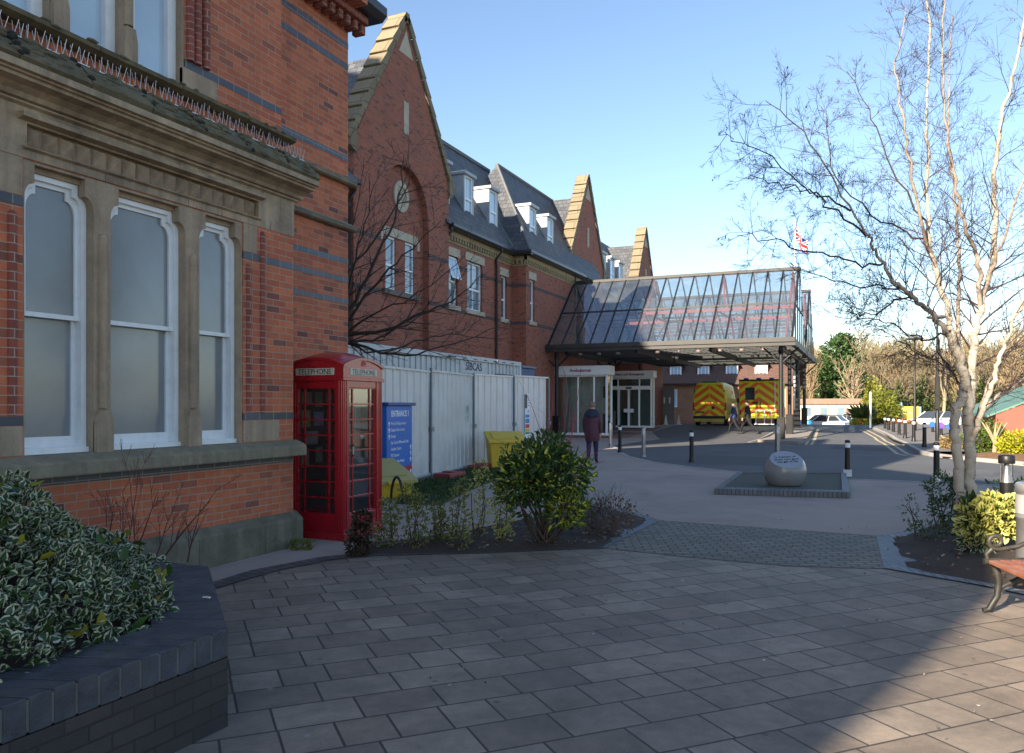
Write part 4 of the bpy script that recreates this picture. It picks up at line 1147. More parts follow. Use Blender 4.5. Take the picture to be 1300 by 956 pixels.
for k in range(4):
    fn = pface(k)
    b.fbox(fn, -PH, -.30, .10, 1.98, 0, .125)          # corner posts, reeded
    for a in (-.395, -.36, .36, .395): b.fbox(fn, a - .01, a + .01, .14, 1.95, -.010, .02)
    b.fbox(fn, -.30, .30, 1.86, 1.98, .012, .09)
    b.fbox(fn, -.30, .30, .10, .30, .012, .09)
    b.fbox(fn, -PH - .018, PH + .018, 1.945, 1.985, -.022, .05)
b.build('cast_frame', KRED, PB, bevel=.006)
b = MB()
for k in range(4):
    fn = pface(k)
    hw = PH if k % 2 == 0 else PH - .05                     # the side pediments butt between the front and back ones
    arch = [(-hw, 1.985), (hw, 1.985)] + [(a, 2.13 + .095 * (1 - (a / PH) ** 2)) for a in [hw * (1 - 2 * i / 14) for i in range(15)]]
    b.prism(arch, fn, 0.0, .05)
    arch2 = [(a, 2.13 + .095 * (1 - (a / PH) ** 2)) for a in [PH * (1 - 2 * i / 14) for i in range(15)]]
    b.prism([(p[0] * 1.03, p[1] - .02) for p in arch2] + [(p[0] * 1.03, p[1] + .012) for p in reversed(arch2)], fn, -.018, .03)
b.build('pediment', KRED, PB, bevel=.004)
b = MB(); n = 14; vs = []; fs = []
for i in range(n + 1):
    for j in range(n + 1):
        u, v = -1 + 2 * i / n, -1 + 2 * j / n
        vs.append((PBX + u * PH * 1.0, PBY + v * PH * 1.0, 2.135 + .095 * ((1 - u * u) + (1 - v * v)) * .97 + .004))
for i in range(n):
    for j in range(n): fs.append((i * (n + 1) + j, (i + 1) * (n + 1) + j, (i + 1) * (n + 1) + j + 1, i * (n + 1) + j + 1))
b.add(vs, fs, 0, True); b.build('domed_roof', KRED, PB)
KPINK = mat('crown_red_paint', (.40, .02, .03), .4)
for k in range(4):
    fn = pface(k)
    s = MB(); s.fbox(fn, -.29, .29, 2.015, 2.10, -.008, .02); so = s.build('opal_sign', OPAL, PB, bevel=.004)
    o = fn(0, 2.055, -.0085); xd = Vector(fn(1, 0, 0)) - Vector(fn(0, 0, 0))
    text('TELEPHONE', .095, GUTTER, so, 'lettering', o, xd, (0, 0, 1), .002, sx=.98)
    c = MB(); z0 = 2.135                                       # small royal crown in relief
    c.fbox(fn, -.04, .04, z0, z0 + .013, -.010, .0)
    for a in (-.034, -.017, 0, .017, .034):
        c.prism([(a - .007, z0 + .013), (a + .007, z0 + .013), (a + .004, z0 + .04), (a - .004, z0 + .04)], fn, -.008, 0)
    c.prism([(-.045, z0 + .03), (0, z0 + .05), (.045, z0 + .03), (.036, z0 + .05), (0, z0 + .065), (-.036, z0 + .05)], fn, -.009, 0)
    c.fbox(fn, -.006, .006, z0 + .063, z0 + .083, -.009, 0)
    c.build('crown_emblem', KPINK, PB)
for k in range(4):
    fn = pface(k); dr = MB()
    a0, a1, z0, z1 = -.28, .28, .32, 1.85
    for q in ((-.30, a0, .30, 1.86), (a1, .30, .30, 1.86), (a0, a1, .30, z0), (a0, a1, z1, 1.86)): dr.fbox(fn, *q, .02, .07)
    for i in range(1, 8):
        z = z0 + (z1 - z0) * i / 8; dr.fbox(fn, a0, a1, z - .009, z + .009, .03, .055)
    for a in (-.185, .185): dr.fbox(fn, a - .009, a + .009, z0, z1, .032, .053)
    if k == 3: pass
    d = dr.build('glazed_door' if k == 1 else 'glazed_side', KRED, PB)
    gl = MB(); gl.face([fn(a0, z0, .045), fn(a1, z0, .045), fn(a1, z1, .045), fn(a0, z1, .045)]); gl.build('pane', KG, d)
    if k == 1:
        h = MB(); h.fbox(fn, -.275, -.25, 1.02, 1.16, -.03, -.012); h.fbox(fn, -.275, -.25, 1.02, 1.04, -.03, .02); h.fbox(fn, -.275, -.25, 1.14, 1.16, -.03, .02); h.build('handle', STEEL, d)
b = MB(); fb2 = pface(2)
b.fbox(fb2, -.29, .29, .1, 1.9, .075, .10); b.build('back_board', mat('dark_back_board', (.03, .028, .03), .7), PB)
b = MB(); b.fbox(fb2, -.16, .13, 1.30, 1.62, .10, .22); b.fbox(fb2, -.14, .05, 1.05, 1.30, .10, .2)
ph = b.build('payphone', mat('grey_payphone', (.5, .51, .52), .4, metal=.3), PB, bevel=.01)
b = MB(); b.fbox(fb2, .06, .10, 1.33, 1.55, .22, .27); b.fbox(fb2, -.12, .02, 1.40, 1.55, .215, .225); b.build('handset', BLACK_PAINT, ph)
b = MB(); fl = pface(3)
b.fbox(fl, -.28, .28, .1, 1.9, .06, .062)
cols = [(.20, .19, .17), (.35, .25, .20), (.22, .26, .42), (.40, .32, .14), (.3, .3, .3)]
bd = b.build('side_board', mat('dark_back_board', (.03, .028, .03)), PB)
rg = random.Random(4)
for i, (a, z, w, h) in enumerate([(-.2, 1.62, .15, .2), (.02, 1.66, .2, .16), (-.22, 1.38, .2, .18), (.05, 1.36, .17, .22), (-.1, 1.14, .26, .17), (-.2, .9, .14, .2), (.08, .85, .16, .24)]):
    p = MB(); p.fbox(fl, a, a + w, z, z + h, .064, .068); p.build('faded_poster', mat('poster_paper_%d' % i, cols[i % 5], .8, var=.5, vs=22), bd)
# ------------------------------------------------------------------ entrance sign
SBLUE = mat('hospital_sign_blue', (.008, .14, .52), .35, var=.08, vs=2)
SRED = mat('hospital_sign_red', (.42, .015, .04), .35, var=.08)
d_ = Vector((-.18, .98, 0)).normalized(); n_ = Vector((.98, .18, 0)).normalized()
SR = Vector((-8.62, 14.40, 0)); SW = 1.38; SL = SR - d_ * SW
ES = thing('entrance_sign', 'blue ENTRANCE 1 direction sign with a red foot panel in front of the metal hoarding', 'sign', tuple(SL))
def fs_(a, bb, d): v = SL + d_ * a - n_ * d; return (v.x, v.y, bb)
b = MB(); b.fbox(fs_, 0, SW, .40, 1.63, 0, .20); b.build('blue_panel', SBLUE, ES, bevel=.01)
b = MB(); b.fbox(fs_, .004, SW - .004, .13, .398, -.001, .199); b.build('red_panel', SRED, ES, bevel=.01)
b = MB(); b.fbox(fs_, -.04, SW + .10, 1.632, 1.70, -.05, .25); b.build('top_cap', mat('hospital_sign_dark_blue', (.006, .06, .25), .35), ES, bevel=.012)
for a in (.05, SW - .12):
    b = MB(); b.fbox(fs_, a, a + .07, 0, .13, .06, .13); b.build('leg', SBLUE, ES)
TW = mat('white_sign_lettering', (.8, .82, .85), .5)
def st(s, size, a, z, al='LEFT', bold=.0): text(s, size, TW, ES, 'lettering', fs_(a, z, -.003), d_, (0, 0, 1), .002, al, bold)
st('ENTRANCE 1', .165, .70, 1.47, 'CENTER', .004)
for i, s in enumerate(['Wards & Departments', 'Cancer Care Centre', 'Dental', 'Eye Care & Women\'s Unit', 'Cardiac Centre', 'PET Scanner', 'Consultation House']):
    st(s, .088, .20, 1.28 - i * .125)
st('A & E', .12, .24, .27, 'LEFT', .004)
b = MB()
def arrow(a, z, s=1):
    b.cut()
    b.prism([(a - .045 * s, z), (a, z + .05 * s), (a + .045 * s, z), (a + .015 * s, z), (a + .015 * s, z - .05 * s), (a - .015 * s, z - .05 * s), (a - .015 * s, z)], fs_, -.005, 0)
for i in range(3): arrow(.11, 1.28 - i * .125)
for i in (4, 5, 6): arrow(SW - .1, 1.28 - i * .125)
arrow(SW - .1, .27, 1.2)
b.build('direction_arrow', TW, ES)
# ------------------------------------------------------------------ yellow grit bins
YEL = mat('yellow_grit_bin_plastic', (.66, .43, .025), .5, var=.12, vs=3, dirt=(.28, .20, .05), dirt_s=3, dirt_a=.5)
YLID = mat('faded_yellow_lid_plastic', (.42, .34, .10), .5, var=.15, vs=3, dirt=(.2, .17, .07), dirt_s=3, dirt_a=.6)
def grit_bin(name, label, loc, rz, w, dp, h0, h1, lidm, bodm):
    t = thing(name, label, 'grit bin', loc, rz, None)
    b = MB(); tp = .06
    v = [(-w / 2 + tp, -dp / 2 + tp, 0), (w / 2 - tp, -dp / 2 + tp, 0), (w / 2 - tp, dp / 2 - tp, 0), (-w / 2 + tp, dp / 2 - tp, 0), (-w / 2, -dp / 2, h0), (w / 2, -dp / 2, h0), (w / 2, dp / 2, h1), (-w / 2, dp / 2, h1)]
    o = Vector(loc)
    v = [Vector(p) + o for p in v]
    b.add(v, [(3, 2, 1, 0), (0, 1, 5, 4), (1, 2, 6, 5), (2, 3, 7, 6), (3, 0, 4, 7), (4, 5, 6, 7)])
    b.build('bin_body', bodm, t, bevel=.025)
    b = MB()
    def lid(a, q, z): y = -dp / 2 + q * dp; return Vector((a, y, h0 + (h1 - h0) * q + z)) + o
    for (a0, a1, q0, q1, z0, z1) in ((-w / 2 - .04, w / 2 + .04, -.06, 1.04, .005, .075), (-w / 2 + .10, w / 2 - .10, .12, .85, .075, .10)):
        vv = [lid(a, q, z) for z in (z0, z1) for q in (q0, q1) for a in (a0, a1)]
        b.add(vv, [(0, 2, 3, 1), (4, 5, 7, 6), (0, 1, 5, 4), (2, 6, 7, 3), (0, 4, 6, 2), (1, 3, 7, 5)])
    b.build('lid', lidm, t, bevel=.02)
    b = MB(); vv = [lid(a, q, z) for z in (.02, .06) for q in (-.1, -.05) for a in (-.12, .12)]
    b.add(vv, [(0, 2, 3, 1), (4, 5, 7, 6), (0, 1, 5, 4), (2, 6, 7, 3), (0, 4, 6, 2), (1, 3, 7, 5)])
    b.build('handle', bodm, t)
    return t
grit_bin('grit_bin', 'low dirty yellow grit bin with sloping lid between telephone box and entrance sign', (-7.86, 12.06, 0), R(62), .92, .80, .28, .58, YLID, YEL)
grit_bin('grit_bin', 'bright yellow grit bin against the hoarding behind the large bush', (-8.45, 18.75, 0), R(35), .92, .75, .68, .88, YEL, YEL)
b = MB(); pts = []
for i in range(13):
    a = PI * i / 12; pts.append((-7.15 - .28 * math.cos(a) * .6, 11.45 + .28 * math.cos(a) * .3, .02 + .42 * math.sin(a)))
b.tube(pts, .022, 8); tag(b.build('rubber_hose', mat('black_rubber', (.015, .015, .016), .6)), 'black rubber hose looping up beside the low grit bin', 'hose')
# ------------------------------------------------------------------ hoarding
HO = thing('metal_hoarding', 'galvanised corrugated metal site hoarding in front of the site cabin', 'hoarding', (-9.2, 18, 0))
GALV = mat('galvanised_sheet', (.55, .56, .57), .42, metal=.25, var=.14, vs=.9, dirt=(.44, .42, .40), dirt_s=2.5, dirt_a=.6)
POSTM = mat('galvanised_post', (.20, .21, .22), .5, metal=.4, var=.2)
hp = [(Vector((-8.12, 9.72)), Vector((-8.54, 12.72))), (Vector((-8.54, 12.72)), Vector((-8.95, 15.7))), (Vector((-8.95, 15.7)), Vector((-9.37, 18.7))), (Vector((-9.37, 18.7)), Vector((-9.07, 20.65))), (Vector((-9.07, 20.65)), Vector((-8.77, 22.6)))]
for i, (p, q) in enumerate(hp):
    d = (q - p); l = d.length; d = d / l; nr = Vector((d.y, -d.x))
    b = MB(); zt = 2.35 + i * .025; zb = .10
    s = .05; prof = []; k = 0
    pitch = .36 if i < 2 else .30
    while s < l - .05:
        for (e, o) in ((0, 0), (pitch * .66, 0), (pitch * .72, .022), (pitch * .94, .022)):
            if s + e < l - .04: prof.append((s + e, o))
        s += pitch
    vs = []
    for (e, o) in prof:
        c = p + d * e + nr * o
        for z in (zb, zt): vs.append((c.x, c.y, z))
    b.add(vs, [(2 * k, 2 * k + 2, 2 * k + 3, 2 * k + 1) for k in range(len(prof) - 1)])
    po = b.build('sheet_panel', GALV, HO)
    b = MB()
    for z in (zb - .03, zt):
        b.cut()
        v = [p + d * .0 - nr * .02, q - nr * .02, q + nr * .045, p + nr * .045]
        b.add([(c.x, c.y, zz) for zz in (z, z + .045) for c in v], [(3, 2, 1, 0), (4, 5, 6, 7), (0, 1, 5, 4), (1, 2, 6, 5), (2, 3, 7, 6), (3, 0, 4, 7)])
    b.build('edge_rail', GALV, po)
    for z in (.9, 1.8):
        pass
for i, (p, q) in enumerate(hp + [(hp[-1][1], None)]):
    b = MB(); b.tube([(p.x + .045, p.y, 0), (p.x + .045, p.y, 2.48)], .032, 8); b.box(p.x + .02, p.x + .1, p.y - .06, p.y + .06, 1.05, 1.15)
    b.build('post', POSTM, HO)
b = MB()
def fence2(i, e, z, o=.05):
    p, q = hp[i]; d = (q - p).normalized(); c = p + d * e + Vector((d.y, -d.x)) * o; return (c.x, c.y, z)
for (e, z, w, h) in ((2.45, 1.50, .05, .12), (2.55, 1.5, .04, .14), (2.48, 1.34, .12, .03), (2.46, 1.22, .03, .1), (2.53, 1.22, .03, .1), (2.60, 1.40, .03, .2)):
    b.add([fence2(2, e, z), fence2(2, e + w, z), fence2(2, e + w, z + h), fence2(2, e, z + h)], [(0, 1, 2, 3)])
b.build('painted_mark', mat('faded_green_paint', (.10, .30, .22), .6), HO)
REDP = mat('red_plastic_foot', (.26, .04, .04), .6, var=.2)
for lab, x, y in (('dull red plastic fence foot lying at the hoarding post behind the entrance sign', -8.55, 15.75), ('dull red plastic fence foot at the hoarding corner near the bright yellow bin', -8.95, 18.2)):
    b = MB(); b.box(x - .12, x + .30, y - .38, y + .38, .02, .14); b.box(x - .05, x + .2, y - .1, y + .1, .14, .17)
    tag(b.build('fence_foot', REDP, bevel=.02), lab, 'fence foot', 'red feet of the hoarding')
NT = thing('safety_notice', 'tall narrow safety notice with coloured bands fixed on the hoarding', 'notice', fence2(4, .7, .6))
def nf(a, bb, d): return fence2(4, .58 + a, bb, .055 - d)
b = MB(); b.fbox(nf, 0, .26, .64, 1.97, 0, .012); b.build('board', SIGNWHITE, NT)
for z0, z1, c_, nm in ((1.55, 1.95, (.03, .03, .035), 'dark_picture'), (1.28, 1.37, (.05, .22, .55), 'blue_band'), (1.12, 1.25, (.06, .2, .5), 'blue_band'), (.98, 1.09, (.55, .05, .05), 'red_band'), (.88, .96, (.6, .45, .05), 'yellow_band'), (.80, .87, (.06, .30, .12), 'green_band')):
    b = MB()
    if nm == 'dark_picture': b.fbox(nf, .0, .11, z0, z1, -.004, 0)
    else: b.fbox(nf, .02, .24, z0, z1, -.004, 0)
    b.build(nm, mat('notice_' + nm, c_, .5), NT)
b = MB()
for z in (1.9, 1.84, 1.78, 1.7, 1.62, 1.47, 1.43, .74, .70): b.fbox(nf, .14, .24, z, z + .018, -.003, 0)
b.build('small_print', GUTTER, NT)
# ------------------------------------------------------------------ site cabin and blue unit behind the hoarding
CT = thing('site_cabin', 'pale grey steel site cabin lettered SIBCAS behind the hoarding', 'cabin', (-12, 19, 0))
CG = mat('pale_grey_cabin_paint', (.52, .54, .54), .5, var=.1, vs=1.2, dirt=(.25, .26, .26), dirt_s=2, dirt_a=.5)
b = MB(); y = 13.4
while y < 25.1:
    b.box(-13.2, -10.86, y, y + .14, .2, 2.98); b.box(-13.2, -10.83, y + .14, y + .28, .2, 2.98); y += .28
b.build('corrugated_body', CG, CT)
b = MB(); b.box(-13.25, -10.78, 13.35, 25.3, 2.98, 3.12); b.box(-13.25, -10.78, 13.35, 13.5, .15, 2.98); b.box(-13.25, -10.78, 25.16, 25.3, .15, 2.98); b.box(-13.25, -10.78, 13.35, 25.3, .05, .2)
b.build('corner_frame', CG, CT, bevel=.01)
for y in (14.1, 17, 20, 23.2):
    b = MB(); b.box(-10.80, -10.72, y, y + .12, 3.0, 3.08); b.build('lifting_lug', POSTM, CT)
b = MB(); b.box(-10.835, -10.822, 20.85, 22.55, 2.60, 2.96); bp = b.build('name_panel', CG, CT)
text('SIBCAS', .34, NHSBLUE, bp, 'lettering', (-10.818, 21.7, 2.80), (0, 1, 0), (0, 0, 1), .003, bold=.004, sx=1.05)
b = MB(); b.box(-10.836, -10.826, 21.3, 22.1, 2.555, 2.575); b.box(-10.836, -10.826, 23.3, 24.6, 2.62, 2.66); b.build('strapline', NHSBLUE, CT)
b = MB()
for k in range(7): b.box(-10.79, -10.775, 20.2 + k * .7, 20.45 + k * .7, 3.02, 3.05)
b.build('vent_slot', GUTTER, CT)
t = thing('blue_cabin', 'dark blue portable cabin just past the end of the pale site cabin', 'cabin', (-11.5, 26.1, 0))
b = MB(); b.box(-12.3, -10.85, 25.45, 26.7, .1, 2.95); b.build('cabin_shell', mat('navy_blue_plastic', (.012, .075, .20), .4, var=.15), t, bevel=.03)
b = MB(); b.box(-12.35, -10.8, 25.4, 26.75, 2.95, 3.02); b.box(-10.86, -10.83, 25.6, 26.5, .2, 2.7); b.build('roof_and_door', mat('grey_blue_trim', (.12, .17, .24), .5), t)

# ------------------------------------------------------------------ memorial stone
FL, FRt, BR, BL = (Vector(W(*p)) for p in ((907, 628), (1079, 633), (1074, 606.5), (936, 605.5)))
MP = thing('memorial_plinth', 'low rectangular stone bed edged with grey bricks beneath the granite ball', 'plinth', ((FL.x + FRt.x) / 2, (FL.y + BR.y) / 2, 0))
cs = [FL, FRt, BR, BL]; cen = sum(cs, Vector((0, 0))) / 4
ins = [c + (cen - c).normalized() * .24 for c in cs]
b = MB()
for i in range(4):
    p, q, qi, pi_ = cs[i], cs[(i + 1) % 4], ins[(i + 1) % 4], ins[i]; l = (q - p).length
    b.add([(p.x, p.y, 0), (q.x, q.y, 0), (q.x, q.y, .11), (p.x, p.y, .11)], [(0, 1, 2, 3)], 0, False, [[(0, 0), (l, 0), (l, .11), (0, .11)]])
    b.add([(p.x, p.y, .11), (q.x, q.y, .11), (qi.x, qi.y, .125), (pi_.x, pi_.y, .125)], [(0, 1, 2, 3)], 0, False, [[(0, 0), (l, 0), (l - .17, .17), (.17, .17)]])
    b.face([(pi_.x, pi_.y, .09), (qi.x, qi.y, .09), (qi.x, qi.y, .125), (pi_.x, pi_.y, .125)])
b.build('brick_edging', brickmat('plinth_edge_brick', (.10, .115, .135), (.15, .165, .18), (.05, .05, .05), bw=.075, bh=.3, ms=.009, offset=0, bump=.6, rough=.6), MP)
b = MB(); b.face([(c.x, c.y, .10) for c in ins]); b.build('gravel_panel', mat('dark_green_gravel', (.07, .075, .058), .9, var=.25, vs=20, bump=.8, bs=90), MP)
MS = thing('memorial_stone', 'polished grey granite ball with a sloping inscribed face on the low brick edged bed', 'memorial', (-1.37, 16.15, .10))
GRAN = mat('polished_grey_granite', (.21, .215, .22), .22, var=.25, vs=60, dirt=(.11, .11, .11), dirt_s=2, dirt_a=.4)
GRANT = mat('honed_granite_face', (.26, .29, .33), .38, var=.15, vs=70)
bm = bmesh.new(); bmesh.ops.create_uvsphere(bm, u_segments=40, v_segments=24, radius=.40)
nrm = Vector((.14, -.46, .87)).normalized()
geom = bm.verts[:] + bm.edges[:] + bm.faces[:]
r1 = bmesh.ops.bisect_plane(bm, geom=geom, plane_co=Vector((0, 0, -.27)), plane_no=Vector((0, 0, -1)), clear_outer=True)
eds = [e for e in bm.edges if e.is_boundary]; bmesh.ops.edgeloop_fill(bm, edges=eds)
geom = bm.verts[:] + bm.edges[:] + bm.faces[:]
bmesh.ops.bisect_plane(bm, geom=geom, plane_co=nrm * .265, plane_no=nrm, clear_outer=True)
for f in bm.faces: f.smooth = True
bmesh.ops.translate(bm, verts=bm.verts, vec=(0, 0, .275))
me = bpy.data.meshes.new('granite_ball'); bm.to_mesh(me); bm.free(); me.materials.append(GRAN)
o = bpy.data.objects.new('granite_ball', me); COL.objects.link(o); o.parent = MS
mc = Vector((-1.37, 16.15, .375)) + nrm * .2655
xd = Vector((CB, SB, 0)); xd = (xd - nrm * xd.dot(nrm)).normalized(); ud = nrm.cross(xd)
b = MB(); rr = math.sqrt(.4 ** 2 - .265 ** 2)
pts = [mc + (xd * math.cos(2 * PI * k / 40) + ud * math.sin(2 * PI * k / 40)) * rr for k in range(40)]
b.face(pts); fo = b.build('inscribed_face', GRANT, MS)
for i, s in enumerate(('In memory of', 'those who gave', 'the gift of life')):
    text(s, .072, GUTTER, fo, 'lettering', mc + ud * (.09 - i * .085) + nrm * .003, xd, ud, .002)

# ------------------------------------------------------------------ bollards
def bollard(label, x, y, h=.92, r=.062, base=False, blue=None, z=None):
    g0 = gz(y) if z is None else z
    t = thing('bollard', label, 'bollard', (x, y, g0), 0, 'black bollards with white bands')
    b = MB(); b.lathe([(r * 1.35, 0), (r * 1.35, .05), (r * 1.1, .09), (r, .2), (r * .92, h - .17)], (x, y, g0), 14)
    b.lathe([(r * .9, h - .065), (r * .97, h - .06), (r * .97, h - .02), (r * .7, h), (.001, h + .006)], (x, y, g0), 14)
    b.build('post', BLACK_PAINT, t)
    b = MB(); b.lathe([(r * .95, h - .17), (r * .95, h - .065)], (x, y, g0), 14); b.build('reflective_band', WHITE_BAND, t)
    if base:
        b = MB(); b.box(x - .09, x + .09, y - .09, y + .09, g0, g0 + .16); b.build('base_block', mat('white_painted_block', (.55, .55, .54), .7), t, bevel=.01)
    if blue:
        b = MB(); b.tube([(x - .02, y - .09, g0 + h - .33), (x - .02, y - .075, g0 + h - .33)], .15, 16); b.build('round_sign', mat(*blue), t)
def Wb(px, py): return W(px, py)
BLU = ('blue_disc_sign', (.01, .10, .5), .4); PUR = ('violet_disc_sign', (.12, .05, .45), .4)
for lab, px, py, kw in (
    ('black bollard with white band in the middle of the path, between two steel light posts', 878, 587, {}),
    ('short black bollard with white band just right of the walking woman', 787, 574.5, {'h': .95}),
    ('black bollard with pale square foot block behind the right end of the memorial bed', 1076, 605, {'base': True, 'h': .84}),
    ('black bollard with pale square foot block near the birch trunk at the road edge', 1189, 613, {'base': True, 'h': .86})):
    bollard(lab, *W(px, py), **kw)
row = [(1169, 571, 'nearest'), (1156, 563.3, 'second nearest'), (1145.4, 559, 'third nearest'), (1138, 554.6, 'middle (fourth)'), (1131, 550.8, 'third farthest'), (1125, 548.4, 'second farthest'), (1120.5, 546.3, 'farthest')]
for px, py, nm in row:
    q = W(px, py); bollard('%s black bollard of the row along the right hand kerb' % nm, q[0] + .12, q[1], h=.9, r=.07, z=.10)
for lab, px, py, bl in (('black bollard with a blue disc sign in front of the white car', 1184, 551, BLU), ('black bollard with a violet disc sign behind the tall lamp post', 1195, 555, PUR), ('black bollard with a blue disc sign beside the dark red car', 1206.5, 559, BLU)):
    q = W(px, py); bollard(lab, q[0], q[1], h=.9, r=.06, blue=bl, z=.10)
def light_bollard(label, x, y, h=.95, r=.065):
    t = thing('bollard_light', label, 'bollard light', (x, y, gz(y)), 0, 'steel bollard lights')
    z = gz(y)
    b = MB(); b.tube([(x, y, z), (x, y, z + h - .26)], r, 16); b.lathe([(r * 1.25, 0), (r * 1.25, .03), (r, .05)], (x, y, z), 16); b.build('steel_post', STEEL, t)
    b = MB(); b.lathe([(r * .5, 0), (r * .45, .12), (r * .9, .20)], (x, y, z + h - .26), 14); b.lathe([(r * .95, h - .26), (r * .95, h - .06)], (x, y, z), 16); b.build('lamp_head', mat('clear_lamp_cover', (.42, .45, .48), .25, metal=.5), t)
    b = MB(); b.lathe([(r * 1.08, h - .06), (r * 1.08, h - .01), (r * .6, h), (.001, h + .003)], (x, y, z), 16); b.build('cap', STEEL, t)
light_bollard('slim steel bollard light with glass head by the road edge, nearest the path centre', *W(817, 580))
light_bollard('slim steel bollard light just behind the walking woman', *W(775, 568))
light_bollard('steel bollard light standing right behind the granite ball', *W(987, 579), h=1.0, r=.08)
x, y = 1.62, 11.4
t = thing('bollard_light', 'dark capped bollard light with glass ring behind the birch trunk', 'bollard light', (x, y, 0))
b = MB(); b.tube([(x, y, 0), (x, y, .70)], .075, 16); b.build('dark_post', BLACK_PAINT, t)
b = MB(); b.lathe([(.075, .70), (.055, .78), (.03, .86), (.03, .93)], (x, y, 0), 16); b.build('reflector_cone', STEEL, t)
b = MB(); b.lathe([(.088, .93), (.092, .94), (.092, 1.02), (.08, 1.035), (.001, 1.04)], (x, y, 0), 20); b.build('cap', BLACK_PAINT, t)
b = MB()
for k in range(4): a = k * PI / 2 + .5; b.tube([(x + .08 * math.cos(a), y + .08 * math.sin(a), .7), (x + .08 * math.cos(a), y + .08 * math.sin(a), .94)], .005, 5)
b.build('cap_rods', STEEL, t)
# steel bin behind the bench
x, y = 1.56, 9.1
t = thing('steel_bin', 'tall cylindrical brushed steel bin behind the bench', 'litter bin', (x, y, 0))
b = MB(); b.lathe([(.19, 0), (.19, .55), (.196, .555), (.196, .575), (.19, .58), (.19, .80), (.197, .805), (.197, .87), (.19, .89), (.15, .89), (.15, .84), (.001, .84)], (x, y, 0), 32)
b.build('drum', mat('satin_steel_sheet', (.50, .50, .50), .42, metal=.75, var=.12, vs=2.5, dirt=(.35, .33, .3), dirt_s=4, dirt_a=.5), t)
b = MB(); b.lathe([(.1945, .60), (.1945, .78)], (x, y, 0), 32); b.build('label_band', mat('pale_steel_panel', (.62, .61, .60), .38, metal=.5), t)
# ------------------------------------------------------------------ bench
BA = Vector((.26, -.966, 0)); BD = Vector((.966, .26, 0)); B0 = Vector((1.10, 7.34, 0))
BN = thing('park_bench', 'wooden slatted bench with scrolled cast iron end beside the right planting bed', 'bench', tuple(B0))
WOOD = mat('red_brown_bench_wood', (.25, .085, .045), .55, var=.3, vs=4, dirt=(.34, .24, .18), dirt_s=9, dirt_a=.5, bump=.2, bs=30)
IRON = mat('worn_cast_iron', (.022, .021, .02), .5, var=.3, vs=9, dirt=(.09, .085, .05), dirt_s=4, dirt_a=.6)
def bp(a, d, z): v = B0 + BA * a + BD * d; return (v.x, v.y, z)
BLEN = 1.6
for k in range(5):
    d0 = -.20 + k * .083
    b = MB(); vv = [bp(a, d, z) for z in (.395 + .004 * k, .425 + .004 * k) for d in (d0, d0 + .07) for a in (-.06, BLEN)]
    b.add(vv, [(0, 2, 3, 1), (4, 5, 7, 6), (0, 1, 5, 4), (2, 6, 7, 3), (0, 4, 6, 2), (1, 3, 7, 5)]); b.build('seat_slat', WOOD, BN, bevel=.006)
for k in range(4):
    z0 = .56 + k * .10; dd = .25 + k * .03
    b = MB(); vv = [bp(a, d, z) for z in (z0, z0 + .075) for d in (dd, dd + .03) for a in (-.04, BLEN)]
    b.add(vv, [(0, 2, 3, 1), (4, 5, 7, 6), (0, 1, 5, 4), (2, 6, 7, 3), (0, 4, 6, 2), (1, 3, 7, 5)]); b.build('back_slat', WOOD, BN, bevel=.006)
for a in (0.0, BLEN - .06):
    b = MB()
    b.tube([bp(a, -.235, .02), bp(a, -.19, .03), bp(a, -.13, .14), bp(a, -.12, .26), bp(a, -.15, .42)], [.022, .026, .026, .03, .032], 8)
    b.tube([bp(a, .30, .02), bp(a, .24, .03), bp(a, .17, .14), bp(a, .15, .26), bp(a, .20, .42)], [.022, .026, .026, .03, .032], 8)
    b.tube([bp(a, -.12, .2), bp(a, .02, .28), bp(a, .16, .2)], .02, 8)
    b.tube([bp(a, -.23, .41), bp(a, .24, .43)], .026, 8)
    b.tube([bp(a, .21, .42), bp(a, .27, .6), bp(a, .36, .98)], .024, 8)
    sc = []
    for i in range(22):
        t_ = i / 21; an = -PI * .5 + t_ * 2.2 * PI; r_ = .058 * (1 - .5 * t_)
        sc.append(bp(a, -.14 - r_ * math.cos(an) * 1.0, .57 + r_ * math.sin(an)))
    b.tube([bp(a, .29, .66), bp(a, .15, .60), bp(a, .02, .535), bp(a, -.10, .51)] + sc, .018, 8)
    b.tube([bp(a, -.2, .42), bp(a, -.21, .47), bp(a, -.17, .51)], .018, 8)
    b.build('iron_end', IRON, BN)
# ------------------------------------------------------------------ ambulances
def chevron(name, yel, org, per, slope, duty=.5, phase=0.):
    global nt
    m, nt, bs = new_mat(name)
    oc = N(nt, 'ShaderNodeTexCoord').outputs['UV']; sp = N(nt, 'ShaderNodeSeparateXYZ'); L(nt, oc, sp.inputs[0])
    ax = mth('ABSOLUTE', sp.outputs[0])
    v = mth('FRACT', mth('DIVIDE', mth('ADD', mth('ADD', sp.outputs[1], mth('MULTIPLY', ax, slope)), phase), per))
    c = mixcol(nt, mth('LESS_THAN', v, duty), yel, org)
    L(nt, c, bs.inputs['Base Color']); bs.inputs['Roughness'].default_value = .35
    return m
YELF = (.66, .60, .015); ORF = (.72, .11, .012)
CHEV = chevron('rear_chevrons', YELF, ORF, .50, .72)
AY = mat('fluorescent_yellow_paint', YELF, .35, var=.05)
AGR = mat('ambulance_green_panel', (.01, .22, .08), .35, var=.05)
AW = mat('ambulance_white_paint', (.66, .68, .68), .3, var=.06)
TYRE = mat('tyre_rubber', (.014, .014, .015), .8); RIM = mat('steel_wheel', (.3, .3, .31), .4, metal=.6)
TAILR = mat('red_tail_lamp', (.45, .01, .012), .25); BLUEL = mat('blue_beacon', (.01, .05, .55), .2)
